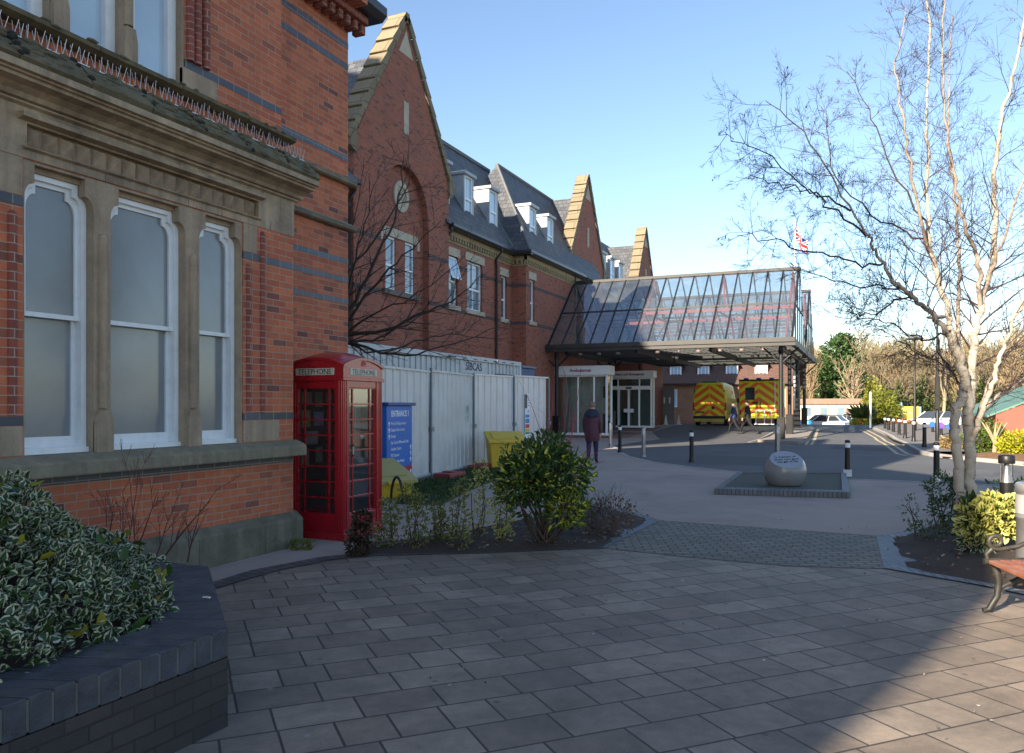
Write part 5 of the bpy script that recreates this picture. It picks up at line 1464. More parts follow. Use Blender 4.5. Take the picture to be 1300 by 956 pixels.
PLATE = mat('dark_yellow_plate', (.10, .09, .03), .5)
def loft(b, secs, m=0):
    """secs: list of (y, [(x, z)...]) with equal counts"""
    n = len(secs[0][1]); vs = [(x, y, z) for y, p in secs for x, z in p]; fs = []
    for i in range(len(secs) - 1):
        for k in range(n): fs.append((i * n + k, i * n + (k + 1) % n, (i + 1) * n + (k + 1) % n, (i + 1) * n + k))
    fs.append(list(range(n))[::-1]); fs.append([(len(secs) - 1) * n + k for k in range(n)])
    b.add(vs, fs, m)
def sect(w, wt, z0, z1, r=.15, zs=None):
    zs = zs or (z0 + z1) * .55
    return [(-w / 2 + .05, z0), (w / 2 - .05, z0), (w / 2, z0 + .08), (w / 2, zs), (wt / 2, z1 - r), (wt / 2 - r * .4, z1 - r * .3), (wt / 2 - r, z1), (-wt / 2 + r, z1), (-wt / 2 + r * .4, z1 - r * .3), (-wt / 2, z1 - r), (-w / 2, zs), (-w / 2, z0 + .08)]
def wheel(parent, x, y, z, r=.34, w=.22, tread=TYRE):
    b = MB(); b.tube([(x - w / 2, y, z + r), (x + w / 2, y, z + r)], r, 20); wo = b.build('wheel', tread, parent)
    b = MB(); s = 1 if x > parent.location.x else -1
    b.tube([(x + s * (w / 2 - .02), y, z + r), (x + s * (w / 2 + .006), y, z + r)], r * .6, 14); b.build('rim', RIM, wo)
def uvface(b, pts, fnuv, m=0): b.add(pts, [list(range(len(pts)))], m, False, [[fnuv(p) for p in pts]])
def ambulance_van(label, x, y):
    z = gz(y); t = thing('ambulance', label, 'ambulance', (x, y, z), 0, 'parked ambulances')
    b = MB()
    S = [(0, sect(1.98, 1.62, .42, 2.62)), (.05, sect(2.02, 1.68, .40, 2.68)), (2.0, sect(2.02, 1.70, .40, 2.70)), (4.1, sect(2.02, 1.68, .40, 2.60)), (4.9, sect(1.95, 1.40, .40, 1.75, .2)), (5.8, sect(1.85, 1.5, .45, 1.15, .2)), (6.0, sect(1.7, 1.3, .45, 1.0, .2))]
    loft(b, [(y + a, [(x + p, z + q) for p, q in s]) for a, s in S]); b.build('body', AY, t, bevel=.03)
    # doors with chevrons
    for sg in (-1, 1):
        b = MB(); pl = [(sg * .015, .62), (sg * .93, .62), (sg * .95, 1.5), (sg * .80, 2.46), (sg * .72, 2.54), (sg * .015, 2.54)]
        if sg < 0: pl = pl[::-1]
        pts = [(x + p, y - .022, z + q) for p, q in pl]; uvface(b, pts, lambda p: (p[0] - x, p[2] - z - .3))
        n = len(pl)
        for i in range(n):
            p, q = pl[i], pl[(i + 1) % n]; b.face([(x + p[0], y - .022, z + p[1]), (x + p[0], y + .05, z + p[1]), (x + q[0], y + .05, z + q[1]), (x + q[0], y - .022, z + q[1])])
        d = b.build('rear_door', CHEV, t)
        for zz in (.95, 2.1):
            h = MB(); h.box(x + sg * .90 - .03, x + sg * .90 + .03, y - .05, y - .02, z + zz, z + zz + .12); h.build('hinge', BLACK_PAINT, d)
    b = MB(); b.box(x - .86, x - .30, y - .04, y - .023, z + .78, z + .90); b.build('number_plate', PLATE, t)
    b = MB(); b.tube([(x + .22, y - .05, z + 1.12), (x + .22, y - .02, z + 1.12)], .10, 14); b.box(x + .02, x + .06, y - .06, y - .02, z + 1.3, z + 1.5); b.build('door_handle', BLACK_PAINT, t)
    for sg in (-1, 1):
        b = MB(); b.box(x + sg * .985 - .045, x + sg * .985 + .045, y - .03, y + .06, z + .95, z + 1.45); b.build('tail_lamp', TAILR, t, bevel=.01)
    b = MB(); b.box(x - .98, x + .98, y - .12, y + .02, z + .42, z + .62); b.build('bumper', BLACK_PAINT, t, bevel=.03)
    b = MB(); b.box(x - .9, x + .9, y - .25, y - .12, z + .36, z + .44); b.box(x - .9, x + .9, y - .14, y - .10, z + .25, z + .36); b.build('step', mat('yellow_edged_step', (.45, .42, .08), .5), t, bevel=.01)
    b = MB(); b.box(x - .45, x + .45, y + .05, y + .25, z + 2.68, z + 2.80); b.build('beacon', mat('green_blue_beacon_bar', (.06, .18, .10), .3), t, bevel=.02)
    b = MB()
    for k in range(5):
        b.box(x + 1.012, x + 1.018, y + .2 + k * .7, y + .2 + k * .7 + .35, z + 1.0, z + 1.35); b.box(x + 1.012, x + 1.018, y + .55 + k * .7, y + .9 + k * .7, z + .65, z + 1.0)
    b.build('green_check', AGR, t)
    b = MB(); b.add([(x + 1.016, y + .5, z + 1.5), (x + 1.016, y + 3.4, z + 1.5), (x + .91, y + 3.4, z + 2.2), (x + .91, y + .5, z + 2.2)], [(0, 1, 2, 3)]); b.build('side_window', SKYPANE, t)
    for sx in (-1, 1):
        for yy in (.95, 4.9): wheel(t, x + sx * .88, y + yy, z)
        b = MB(); b.box(x + sx * 1.13 - .1, x + sx * 1.13 + .1, y + 4.45, y + 4.55, z + 1.45, z + 1.75); b.build('wing_mirror', BLACK_PAINT, t, bevel=.02)
    return t
def ambulance_box(label, x, y):
    z = gz(y); t = thing('ambulance', label, 'ambulance', (x, y, z), 0, 'parked ambulances')
    w = 1.18
    b = MB(); b.box(x - w, x + w, y, y + 4.0, z + .50, z + 2.78); b.build('box_body', AY, t, bevel=.05)
    b = MB(); loft(b, [(y + a, [(x + p, z + q) for p, q in s]) for a, s in ((4.0, sect(2.0, 1.7, .45, 2.2)), (4.7, sect(1.98, 1.5, .45, 2.1)), (5.3, sect(1.95, 1.5, .45, 1.3)), (6.1, sect(1.8, 1.4, .5, 1.1)))]); b.build('cab', AW, t, bevel=.03)
    for a0, a1 in ((-1.12, -.005), (.005, 1.12)):
        b = MB()
        def q(p): return (p[0] - x + .0, p[2] - z - .05)
        if a0 < 0:
            rects = [(a0, a1, .62, 1.60), (a0, -.80, 1.60, 2.36), (-.24, a1, 1.60, 2.36), (a0, a1, 2.36, 2.66)]
        else: rects = [(a0, a1, .62, 2.66)]
        for r in rects: uvface(b, [(x + r[0], y - .03, z + r[2]), (x + r[1], y - .03, z + r[2]), (x + r[1], y - .03, z + r[3]), (x + r[0], y - .03, z + r[3])], q)
        d = b.build('rear_door', CHEV, t)
        if a0 < 0:
            g_ = MB(); g_.box(x - .80, x - .24, y - .035, y - .01, z + 1.60, z + 2.36); g_.build('window', DARK_PANE, d, bevel=.01)
        h = MB(); hx = -.12 if a0 < 0 else .06; h.box(x + hx, x + hx + .05, y - .08, y - .03, z + 1.15, z + 1.55); h.build('handle', BLACK_PAINT, d)
    b = MB(); b.box(x - .35, x - .05, y - .06, y - .03, z + 1.36, z + 1.48); b.build('number_plate', BLACK_PAINT, t)
    b = MB(); b.box(x + .92, x + .97, y - .07, y - .03, z + .9, z + 2.7); b.build('grab_rail', AW, t)
    b = MB(); b.box(x - w - .02, x + w + .02, y - .06, y + .5, z + 2.78, z + 2.86); b.build('roof_edge', BLACK_PAINT, t, bevel=.02)
    for dx in (-.9, -.15, .6):
        b = MB(); b.box(x + dx, x + dx + .28, y - .02, y + .2, z + 2.86, z + 2.95); b.build('beacon', BLUEL, t, bevel=.02)
    b = MB(); b.box(x - 1.1, x + 1.1, y - .15, y + .02, z + .46, z + .60); b.build('bumper', AY, t, bevel=.02)
    b = MB()
    for dx in (-.15, .35, .75): b.box(x + dx, x + dx + .05, y - .45, y - .40, z + .12, z + 1.0)
    b.box(x - .15, x + .80, y - .45, y - .40, z + .96, z + 1.0); b.box(x - .2, x + .95, y - .6, y - .2, z + .10, z + .16)
    b.build('tail_lift', AW, t)
    for sx in (-1, 1):
        b = MB(); b.box(x + sx * 1.09 - .05, x + sx * 1.09 + .05, y - .055, y - .032, z + .7, z + 1.0); b.build('tail_lamp', TAILR, t)
        for yy in (1.0, 5.1): wheel(t, x + sx * .92, y + yy, z)
    b = MB()
    for k in range(5): b.box(x + w + .001, x + w + .008, y + .2 + k * .7, y + .2 + k * .7 + .35, z + 1.0, z + 1.4); b.box(x + w + .001, x + w + .008, y + .55 + k * .7, y + .9 + k * .7, z + .6, z + 1.0)
    b.build('green_check', AGR, t)
    return t
ambulance_van('yellow ambulance van with orange chevron rear doors, parked left of the other one', -8.7, 50.2)
ambulance_box('box bodied yellow ambulance with a dark rear window, parked behind the two men', -5.80, 50.6)

# ------------------------------------------------------------------ parked cars, far off
def car(label, x, y, rz, paint, L_=4.2, hh=1.45, estate=False):
    z = gz(y); t = thing('parked_car', label, 'car', (x, y, z), rz, 'parked cars')
    o = Vector((x, y, z)); w = .86
    def pt(a, p, q): return (o.x + p, o.y + a, o.z + q)
    b = MB(); H_ = hh
    low = [(-L_ / 2, .55), (-L_ / 2 + .05, .28), (L_ / 2 - .05, .28), (L_ / 2, .5), (L_ / 2 - .1, .75), (L_ / 2 - 1.05, .92), (-L_ / 2 + .15, .98), (-L_ / 2, .85)]
    b.prism(low, lambda a, q, p: pt(a, p, q), -w, w)
    b.build('body', paint, t, bevel=.05)
    b = MB(); e = .1 if estate else .55
    up = [(L_ / 2 - 1.15, .92), (L_ / 2 - 1.75, H_ - .03), (L_ / 2 - 2.1, H_), (-L_ / 2 + e + .3, H_ - .02), (-L_ / 2 + e * .4 + .1, .97)]
    n = len(up)
    vs = [pt(a, -w * (1 if q < 1 else .78), q) for a, q in up] + [pt(a, w * (1 if q < 1 else .78), q) for a, q in up]
    b.add(vs, [list(range(n)), list(range(n, 2 * n))[::-1]] + [(i, n + i, n + (i + 1) % n, (i + 1) % n) for i in (0, 3, 4)] , 0)
    b.build('windows', DARK_PANE, t)
    b = MB(); b.add(vs, [(i, n + i, n + (i + 1) % n, (i + 1) % n) for i in (1, 2)]);
    for s in (0, n):
        for i in (0, 3): b.tube([vs[s + i], vs[s + i + 1]], .035, 5)
        m_ = [(Vector(vs[s + 1]) * .4 + Vector(vs[s + 3]) * .6), (Vector(vs[s]) * .45 + Vector(vs[s + 4]) * .55)]; b.tube(m_, .03, 5)
    b.build('roof', paint, t)
    for sx in (-1, 1):
        for a in (-L_ / 2 + .75, L_ / 2 - .8):
            q = MB(); q.tube([pt(a, sx * w - sx * .17, .31), pt(a, sx * w + sx * .02, .31)], .31, 16); wo = q.build('wheel', TYRE, t)
            q = MB(); q.tube([pt(a, sx * w, .31), pt(a, sx * w + sx * .028, .31)], .2, 10); q.build('rim', RIM, wo)
        q = MB(); q.box(x + sx * .62 - .17, x + sx * .62 + .17, y + L_ / 2 - .12, y + L_ / 2 - .01, z + .58, z + .72); q.build('headlight', mat('headlight_lens', (.6, .62, .65), .15), t, bevel=.02)
        q = MB(); q.box(x + sx * .68 - .12, x + sx * .68 + .12, y - L_ / 2 - .01, y - L_ / 2 + .05, z + .7, z + .85); q.build('tail_lamp', TAILR, t)
    return t
PW = mat('white_car_paint', (.70, .72, .74), .25, var=.02, coat=.5); PD_ = mat('dark_blue_car_paint', (.03, .04, .07), .25, var=.02, coat=.5)
PR = mat('dark_red_car_paint', (.22, .012, .02), .25, var=.02, coat=.5); PS = mat('silver_car_paint', (.42, .44, .46), .28, metal=.4, var=.02, coat=.5)
POR = mat('orange_red_car_paint', (.34, .07, .03), .25, var=.02, coat=.5)
def at(px, d): p = PD(px, 514, d); return p.x, p.y
for lab, px, d, rz, pm, es in (
    ('white car parked side on at the crest, near the blue barrels', 1048, 74, 70, PW, False),
    ('dark car parked behind the white one at the crest', 1044, 82, 60, PD_, False),
    ('silver car facing the road end, next to the evergreen shrubs', 1068, 78, 160, PS, False),
    ('white estate car behind the silver one by the pale low building', 1080, 92, 150, PW, True),
    ('red car half hidden by the yellow shrub at the road end', 1087, 80, 80, PR, False),
    ('white car parked in front of the trees right of the yellow sign', 1184, 58, 75, PW, True),
    ('white car farther back, behind the other white car right of the yellow sign', 1168, 74, 80, PW, True),
    ('orange red car in front of the yellow sign', 1174, 76, 85, POR, False),
    ('dark red car beside the birch trunk', 1213, 60, 70, PR, False)):
    x, y = at(px, d); car(lab, x, y, R(rz), pm, estate=es)
# blue barrels near the crest
for lab, px, d, c_ in (('bright blue plastic barrel near the end of the canopy', 1026, 66, (.01, .22, .55)), ('dark blue crouched bundle of covers beside the blue barrel', 1018.5, 67, (.012, .03, .12))):
    x, y = at(px, d); z = gz(y)
    b = MB(); b.lathe([(.27, 0), (.30, .05), (.30, .3), (.315, .32), (.30, .34), (.30, .6), (.315, .62), (.30, .64), (.30, .85), (.27, .92), (.001, .93)] if c_[1] > .1 else [(.42, 0), (.48, .2), (.42, .6), (.25, .9), (.001, .98)], (x, y, z), 16)
    tag(b.build('barrel' if c_[1] > .1 else 'covered_bundle', mat('plastic_%s' % ('blue' if c_[1] > .1 else 'navy'), c_, .45)), lab, 'barrel' if c_[1] > .1 else 'bundle')

# ------------------------------------------------------------------ people
SKIN = mat('skin', (.50, .30, .22), .55, var=.08); HAIRD = mat('dark_hair', (.02, .015, .012), .6, var=.3, vs=30); HAIRB = mat('fair_brown_hair', (.20, .13, .08), .6, var=.3, vs=30)
SHOE = mat('dark_shoe', (.02, .02, .022), .5); SOLE = mat('white_trainer_sole', (.6, .6, .6), .6)
def person(label, x, y, rz, hgt, stride, mats, coat, arms, hair, group=None, bald=False):
    """mats: trousers, sleeves, shoes. One continuous body grown from a skeleton; clothes and hair are its children"""
    z = gz(y); k = hgt
    t = thing('person', label, 'person', (x, y, z), rz, group)
    V = {}; E = []; RD = {}
    def v(n, p, r, par=None, kind='skin'):
        V[n] = (len(V), Vector(p) * k, kind); RD[n] = r * k
        if par: E.append((V[par][0], V[n][0], n))
    v('pelvis', (0, 0, .52), .075, kind='trouser'); v('waist', (0, 0, .61), .07, 'pelvis', 'top'); v('chest', (0, 0, .73), .082, 'waist', 'top'); v('neckb', (0, -.005, .82), .045, 'chest', 'top')
    v('neck', (0, .004, .86), .030, 'neckb'); v('head', (0, .012, .905), .048, 'neck'); v('crown', (0, .004, .955), .052, 'head')
    v('nose', (0, .072, .915), .010, 'head')
    for s, nm in ((-1, 'l'), (1, 'r')):
        sw = stride * s; sa = arms * -s
        v('hip' + nm, (s * .048, 0, .49), .062, 'pelvis', 'trouser')
        v('knee' + nm, (s * .052, .14 * sw + .02 * abs(sw), .275), .042, 'hip' + nm, 'trouser')
        back = sw < 0
        v('ank' + nm, (s * .052, .24 * sw - (.10 * abs(sw) if back else 0), .045 + (.03 * abs(sw) if back else 0)), .026, 'knee' + nm, 'trouser')
        v('toe' + nm, (s * .06, .24 * sw + .085 - (.10 * abs(sw) if back else 0), .02), .022, 'ank' + nm, 'shoe')
        v('sho' + nm, (s * .105, 0, .79), .045, 'chest', 'sleeve')
        v('elb' + nm, (s * .135, .05 * sa - .01, .63), .033, 'sho' + nm, 'sleeve')
        v('wri' + nm, (s * .132, .12 * sa + .03, .49), .022, 'elb' + nm, 'sleeve')
        v('palm' + nm, (s * .13, .13 * sa + .04, .455), .017, 'wri' + nm)
        for f in range(4):
            v('f%d' % f + nm, (s * .128, .13 * sa + .026 + f * .011, .425), .0058, 'palm' + nm)
            v('g%d' % f + nm, (s * .120, .13 * sa + .030 + f * .011, .40 - .004 * (1 if f in (1, 2) else 0)), .0048, 'f%d' % f + nm)
        v('th' + nm, (s * .118, .13 * sa + .062, .44), .0062, 'palm' + nm); v('tt' + nm, (s * .112, .13 * sa + .066, .42), .005, 'th' + nm)
    me = bpy.data.meshes.new('body')
    names = list(V); me.from_pydata([V[n][1] for n in names], [(a, b_) for a, b_, _ in E], [])
    o = bpy.data.objects.new('body', me); COL.objects.link(o)
    md = o.modifiers.new('Skin', 'SKIN'); md.use_smooth_shade = True
    for n in names:
        sv = me.skin_vertices[0].data[V[n][0]]; sv.radius = (RD[n], RD[n] * (.72 if n in ('pelvis', 'waist', 'chest') else 1)); sv.use_root = (n == 'pelvis')
    s2 = o.modifiers.new('Sub', 'SUBSURF'); s2.levels = 2; s2.render_levels = 2
    dg = bpy.context.evaluated_depsgraph_get(); m2 = bpy.data.meshes.new_from_object(o.evaluated_get(dg))
    bpy.data.objects.remove(o)
    for mm in (SKIN, mats[0], mats[1], mats[2], coat['mat']): m2.materials.append(mm)
    segs = [(V[names[a]][1], V[n][1], V[n][2]) for a, b_, n in E]
    ki = {'skin': 0, 'trouser': 1, 'sleeve': 2, 'shoe': 3, 'top': 4}
    for p in m2.polygons:
        c = p.center; best = (9, 'skin')
        for a, b_, kd in segs:
            ab = b_ - a; tt = max(0, min(1, (c - a).dot(ab) / max(1e-9, ab.length_squared))); dd = (a + ab * tt - c).length
            if dd < best[0]: best = (dd, kd)
        p.material_index = ki[best[1]]; p.use_smooth = True
    m2.name = 'body'; o = bpy.data.objects.new('body', m2); COL.objects.link(o); o.parent = t
    off = Vector(t.location)
    def shell(name, rings, m, n=18):
        b = MB(); vs = []; fs = []
        for (zc, rx, ry, yc) in rings:
            for q in range(n):
                a = 2 * PI * q / n; vs.append(Vector((rx * math.cos(a), yc + ry * math.sin(a), zc)) * k + off)
        for i in range(len(rings) - 1):
            for q in range(n): fs.append((i * n + q, i * n + (q + 1) % n, (i + 1) * n + (q + 1) % n, (i + 1) * n + q))
        b.add(vs, fs, 0, True); return b.build(name, m, t)
    shell('coat', coat['rings'], coat['mat'])
    for nm, rings, m in coat.get('extra', []): shell(nm, rings, m)
    if not bald:
        b = MB(); n = 14; vs = []; fs = []
        prof = [(.90 if hair[1] else .925, .050), (.935, .058), (.965, .055), (.985, .036), (.995, .004)]
        for zc, r in prof:
            for q in range(n):
                a = 2 * PI * q / n; fr = max(0, math.sin(a)); zz = zc + (.045 * fr if zc < .93 else .02 * fr if zc < .95 else 0)
                vs.append(Vector((r * math.cos(a) * .92, .0 + r * math.sin(a), zz)) * k + off)
        for i in range(len(prof) - 1):
            for q in range(n): fs.append((i * n + q, i * n + (q + 1) % n, (i + 1) * n + (q + 1) % n, (i + 1) * n + q))
        b.add(vs, fs, 0, True); b.build('hair', hair[0], t)
    b = MB()
    for s in (-1, 1): b.sphere(Vector((s * .018, .056, .925)) * k + off, .006 * k, 6)
    b.build('eyes', HAIRD, t)
    return t
PLUM = mat('plum_quilted_coat', (.075, .018, .036), .6, var=.5, vs=9, bump=.6, bs=18); NAVY = mat('navy_coat_cloth', (.012, .016, .04), .7, var=.3, vs=12)
JEAN = mat('dark_blue_trousers', (.015, .022, .075), .8, var=.2); BLKT = mat('black_trousers', (.006, .006, .008), .8)
x, y = W(752, 588.5)
wm = person('woman from behind in long plum padded coat with navy hood, walking', x, y, R(8), 1.76, .22, (JEAN, PLUM, SHOE),
       {'mat': PLUM, 'rings': [(.36, .112, .09, 0), (.42, .122, .10, 0), (.52, .126, .105, 0), (.62, .125, .098, 0), (.70, .134, .098, 0), (.76, .135, .09, 0), (.80, .115, .07, 0), (.835, .06, .05, 0)],
        'extra': [('hood', [(.735, .065, .03, -.085), (.75, .10, .06, -.06), (.80, .125, .08, -.02), (.84, .10, .075, -.015), (.868, .065, .055, -.01), (.872, .04, .04, 0)], NAVY)]}, .35, (HAIRB, True))
b = MB(); q = Vector((x, y, 0))
BLUSH = mat('blue_work_shirt', (.02, .05, .18), .7)
x1, y1 = at(931.5, 42.2); x2, y2 = at(949, 41.8)
jr = [(.47, .088, .068, 0), (.55, .092, .07, 0), (.65, .098, .074, 0), (.74, .118, .078, 0), (.79, .115, .068, 0), (.82, .08, .05, 0), (.84, .045, .042, 0)]
person('bald man in a navy jacket and dark trousers walking left in front of the ambulances', x1, y1, R(82), 1.68, .75, (BLKT, NAVY, SHOE), {'mat': BLUSH, 'rings': jr}, .5, (HAIRD, False), 'two men crossing the road', bald=True)
person('dark haired man in a black jacket striding left behind the bald man', x2, y2, R(82), 1.76, 1.0, (BLKT, BLKT, SHOE), {'mat': BLKT, 'rings': jr}, .6, (HAIRD, False), 'two men crossing the road')
# ------------------------------------------------------------------ vegetation
rv = np.random.default_rng(5)
def smooth(pts, n=4):
    P3 = [Vector(p) for p in pts]; out = []
    for i in range(len(P3) - 1):
        p0, p1, p2, p3 = P3[max(0, i - 1)], P3[i], P3[i + 1], P3[min(len(P3) - 1, i + 2)]
        for k in range(n):
            t = k / n
            out.append(.5 * ((2 * p1) + (p2 - p0) * t + (2 * p0 - 5 * p1 + 4 * p2 - p3) * t * t + (3 * p1 - p0 - 3 * p2 + p3) * t ** 3))
    return out + [P3[-1]]
def rvec(r, s=1.0): return Vector((r.gauss(0, s), r.gauss(0, s), r.gauss(0, s)))
def grow(b, p, d, ln, r, lvl, rg, up=.1, wig=.18, kids=5, tips=None, ang=.75, sub=.55, minr=.0016, spread=None):
    """a twig and, recursively, its side twigs"""
    n = max(3, int(ln / .12) if lvl > 0 else 4); n = min(n, 9)
    pts = [Vector(p)]; dirs = [d.normalized()]; q = Vector(p); dd = d.normalized()
    for i in range(n):
        dd = (dd + rvec(rg, wig * .5) + Vector((0, 0, up * .3))).normalized()
        q = q + dd * (ln / n); pts.append(q); dirs.append(dd)
    rr = [max(minr, r * (1 - .8 * i / n)) for i in range(n + 1)]
    b.tube(pts, rr, 5 if r > .012 else (4 if r > .006 else 3), cap=False)
    if tips is not None: tips.append((pts[-1], dd))
    if lvl <= 0: return
    for k in range(kids):
        t = rg.uniform(.15, .98); i = min(n - 1, int(t * n)); c = pts[i].lerp(pts[i + 1], t * n - i)
        side = rvec(rg); side = (side - dirs[i] * side.dot(dirs[i])).normalized()
        nd = (dirs[i] * math.cos(ang) + side * math.sin(ang) * rg.uniform(.6, 1.2)).normalized()
        grow(b, c, nd, ln * sub * rg.uniform(.55, 1.15) * (1.15 - .5 * t), max(minr, rr[i] * .55), lvl - 1, rg, up, wig, kids, tips, ang, sub, minr)

# --- the birch on the right
m, nt, bs = new_mat('birch_bark')
tc = N(nt, 'ShaderNodeTexCoord').outputs['Object']
mp = N(nt, 'ShaderNodeMapping'); mp.inputs['Scale'].default_value = (6, 6, 26); L(nt, tc, mp.inputs['Vector'])
base = ramp(nt, noise(nt, tc, 5, 6, .7), [(.25, (.24, .20, .155)), (.55, (.42, .37, .295)), (.8, (.52, .48, .41))])
c = mixcol(nt, ramp(nt, noise(nt, mp.outputs[0], 1, 4, .6), [(.60, 0.), (.68, .85)]), base, (.075, .06, .05))
L(nt, c, bs.inputs['Base Color']); bs.inputs['Roughness'].default_value = .85
bumpn(nt, bs, noise(nt, mp.outputs[0], 1.2, 5), .4, .01)
BARK = m
TWIG = mat('birch_twig_bark', (.045, .028, .026), .8, var=.4, vs=4)
BIRCH = thing('birch_tree', 'bare multi stemmed silver birch in the right hand planting bed', 'tree', (1.16, 10.87, 0))
bt = MB(); bl = MB(); bmid = MB(); D0 = 9.48
rg = random.Random(21)
def limb(pts, r0, r1, kids, ln, lvl=2, mb=None, jit=.0, up=.10, t0=.15):
    P3 = smooth([PD(a, c, D0 + e) for a, c, e in pts], 5)
    P3 = [p + rvec(rg, .012 + jit) if 0 < i < len(P3) - 1 else p for i, p in enumerate(P3)]
    n = len(P3); rr = [r0 + (r1 - r0) * (i / (n - 1)) ** .9 for i in range(n)]
    (bt if r0 > .031 else (bmid if r0 > .014 else bl)).tube(P3, rr, 10 if r0 > .03 else 7)
    kids = int(kids * 1.35)
    for k in range(kids):
        t = t0 + (1 - t0) * (k + rg.random()) / kids; i = min(n - 2, int(t * (n - 1))); d = (P3[i + 1] - P3[i]).normalized()
        side = rvec(rg); side = (side - d * side.dot(d)).normalized()
        nd = (d * .6 + side * .8 + Vector((0, 0, .12))).normalized()
        grow(bl, P3[i], nd, ln * rg.uniform(.6, 1.3) * (1.1 - .45 * t), max(.004, rr[i] * .27), lvl, rg, up, .20, 6, minr=.0013)
    return P3
limb([(1222, 692, -.05), (1220, 650, 0), (1217, 600, 0), (1213, 560, 0), (1213, 528, 0), (1219, 508, .02), (1224, 490, .04)], .062, .05, 0, 0)
limb([(1234, 690, .05), (1233, 650, .05), (1232, 600, .05), (1230, 545, .05), (1228, 505, .05), (1223, 475, .03), (1214, 448, 0), (1208, 427, 0)], .068, .052, 0, 0)
limb([(1228, 520, .06), (1233, 490, .1), (1236, 441, .15), (1240, 409, .2), (1247, 379, .25), (1256, 354, .3), (1263, 300, .3), (1262, 221, .35), (1273, 145, .4), (1286, 97, .5), (1302, 15, .5)], .058, .014, 24, .95)
limb([(1244, 392, .2), (1243, 342, .1), (1236, 314, 0), (1222, 280, -.2), (1212, 230, -.3), (1200, 150, -.4), (1196, 60, -.5), (1200, -20, -.5)], .030, .008, 16, .9)
limb([(1208, 430, 0), (1185, 402, -.1), (1164, 383, -.2), (1146, 367, -.3), (1130, 351, -.35), (1114, 324, -.4), (1098, 297, -.5), (1062, 235, -.7), (1021, 169, -.8), (972, 128, -.9)], .034, .004, 26, .85)
limb([(1209, 428, 0), (1201, 386, .1), (1192, 360, .1), (1185, 333, .1), (1180, 303, .1), (1176, 248, .2), (1178, 200, .2), (1176, 148, .3), (1181, 52, .3), (1173, -25, .3)], .038, .010, 24, .9)
limb([(1183, 328, .1), (1168, 275, -.1), (1153, 193, -.3), (1142, 130, -.4), (1138, 80, -.4), (1150, 10, -.4)], .022, .005, 16, .75)
limb([(1217, 450, .05), (1217, 372, .3), (1217, 326, .4), (1215, 280, .5), (1206, 200, .6), (1203, 120, .7), (1209, 20, .8)], .026, .007, 16, .85)
limb([(1231, 570, .05), (1240, 540, .1), (1253, 517, .15), (1272, 499, .2), (1310, 474, .4), (1350, 440, .5)], .028, .014, 7, .7)
limb([(1232, 560, .0), (1245, 525, -.1), (1259, 494, -.2), (1266, 464, -.25), (1277, 436, -.3), (1289, 404, -.4), (1304, 372, -.5), (1318, 300, -.6), (1325, 200, -.6)], .034, .012, 16, .85)
limb([(1213, 530, 0), (1209, 515, -.05), (1203, 500, -.1), (1197, 465, -.15), (1190, 425, -.2), (1182, 390, -.25), (1170, 340, -.4), (1140, 300, -.6)], .016, .004, 9, .55)
limb([(1235, 545, .1), (1262, 470, .5), (1290, 440, .9), (1330, 420, 1.2)], .016, .008, 7, .6)
limb([(1247, 379, .25), (1268, 320, .0), (1285, 270, -.2), (1310, 200, -.3)], .022, .008, 12, .8)
for pts in ([(1157, 380, -.25), (1125, 392, -.5), (1100, 399, -.6), (1060, 402, -.8)], [(1146, 368, -.3), (1110, 366, -.4), (1060, 357, -.7), (1000, 335, -.9)], [(1120, 335, -.4), (1075, 330, -.6), (1020, 318, -.8), (965, 300, -1.0), (935, 298, -1.1)],
            [(1100, 300, -.5), (1052, 262, -.6), (1014, 231, -.7), (955, 183, -.8), (912, 172, -.9)], [(1080, 268, -.5), (1040, 245, -.3), (985, 232, -.4), (950, 222, -.4)], [(1180, 303, .1), (1120, 280, .5), (1060, 225, .6), (1048, 160, .7), (1040, 140, .7)],
            [(1206, 420, 0), (1170, 430, -.3), (1140, 415, -.5), (1100, 400, -.6), (1075, 395, -.7)], [(1212, 470, 0), (1190, 455, -.3), (1150, 440, -.6), (1110, 410, -.8)], [(1178, 290, 0), (1130, 215, .3), (1100, 140, .5), (1075, 90, .5)],
            [(1228, 500, .05), (1205, 470, .3), (1180, 455, .5), (1130, 450, .8)]):
    limb(pts, .013, .003, 15, .5, 2, up=.05, jit=.015)
bt.build('trunk', BARK, BIRCH)
bmid.build('limbs', mat('young_birch_bark', (.29, .23, .18), .8, var=.35, vs=5), BIRCH)
bl.build('crown', TWIG, BIRCH)
# small catkins hanging on the twigs
tip = [bl.v[i] for i in rv.integers(0, len(bl.v), 900)]
V_, F_, U_ = leaves(np.array(tip), np.tile([0, 0, -1.0], (len(tip), 1)) + rv.normal(size=(len(tip), 3)) * .15, .028, .35, seed=3)
quadmesh('catkins', V_, F_, U_, TWIG, BIRCH)

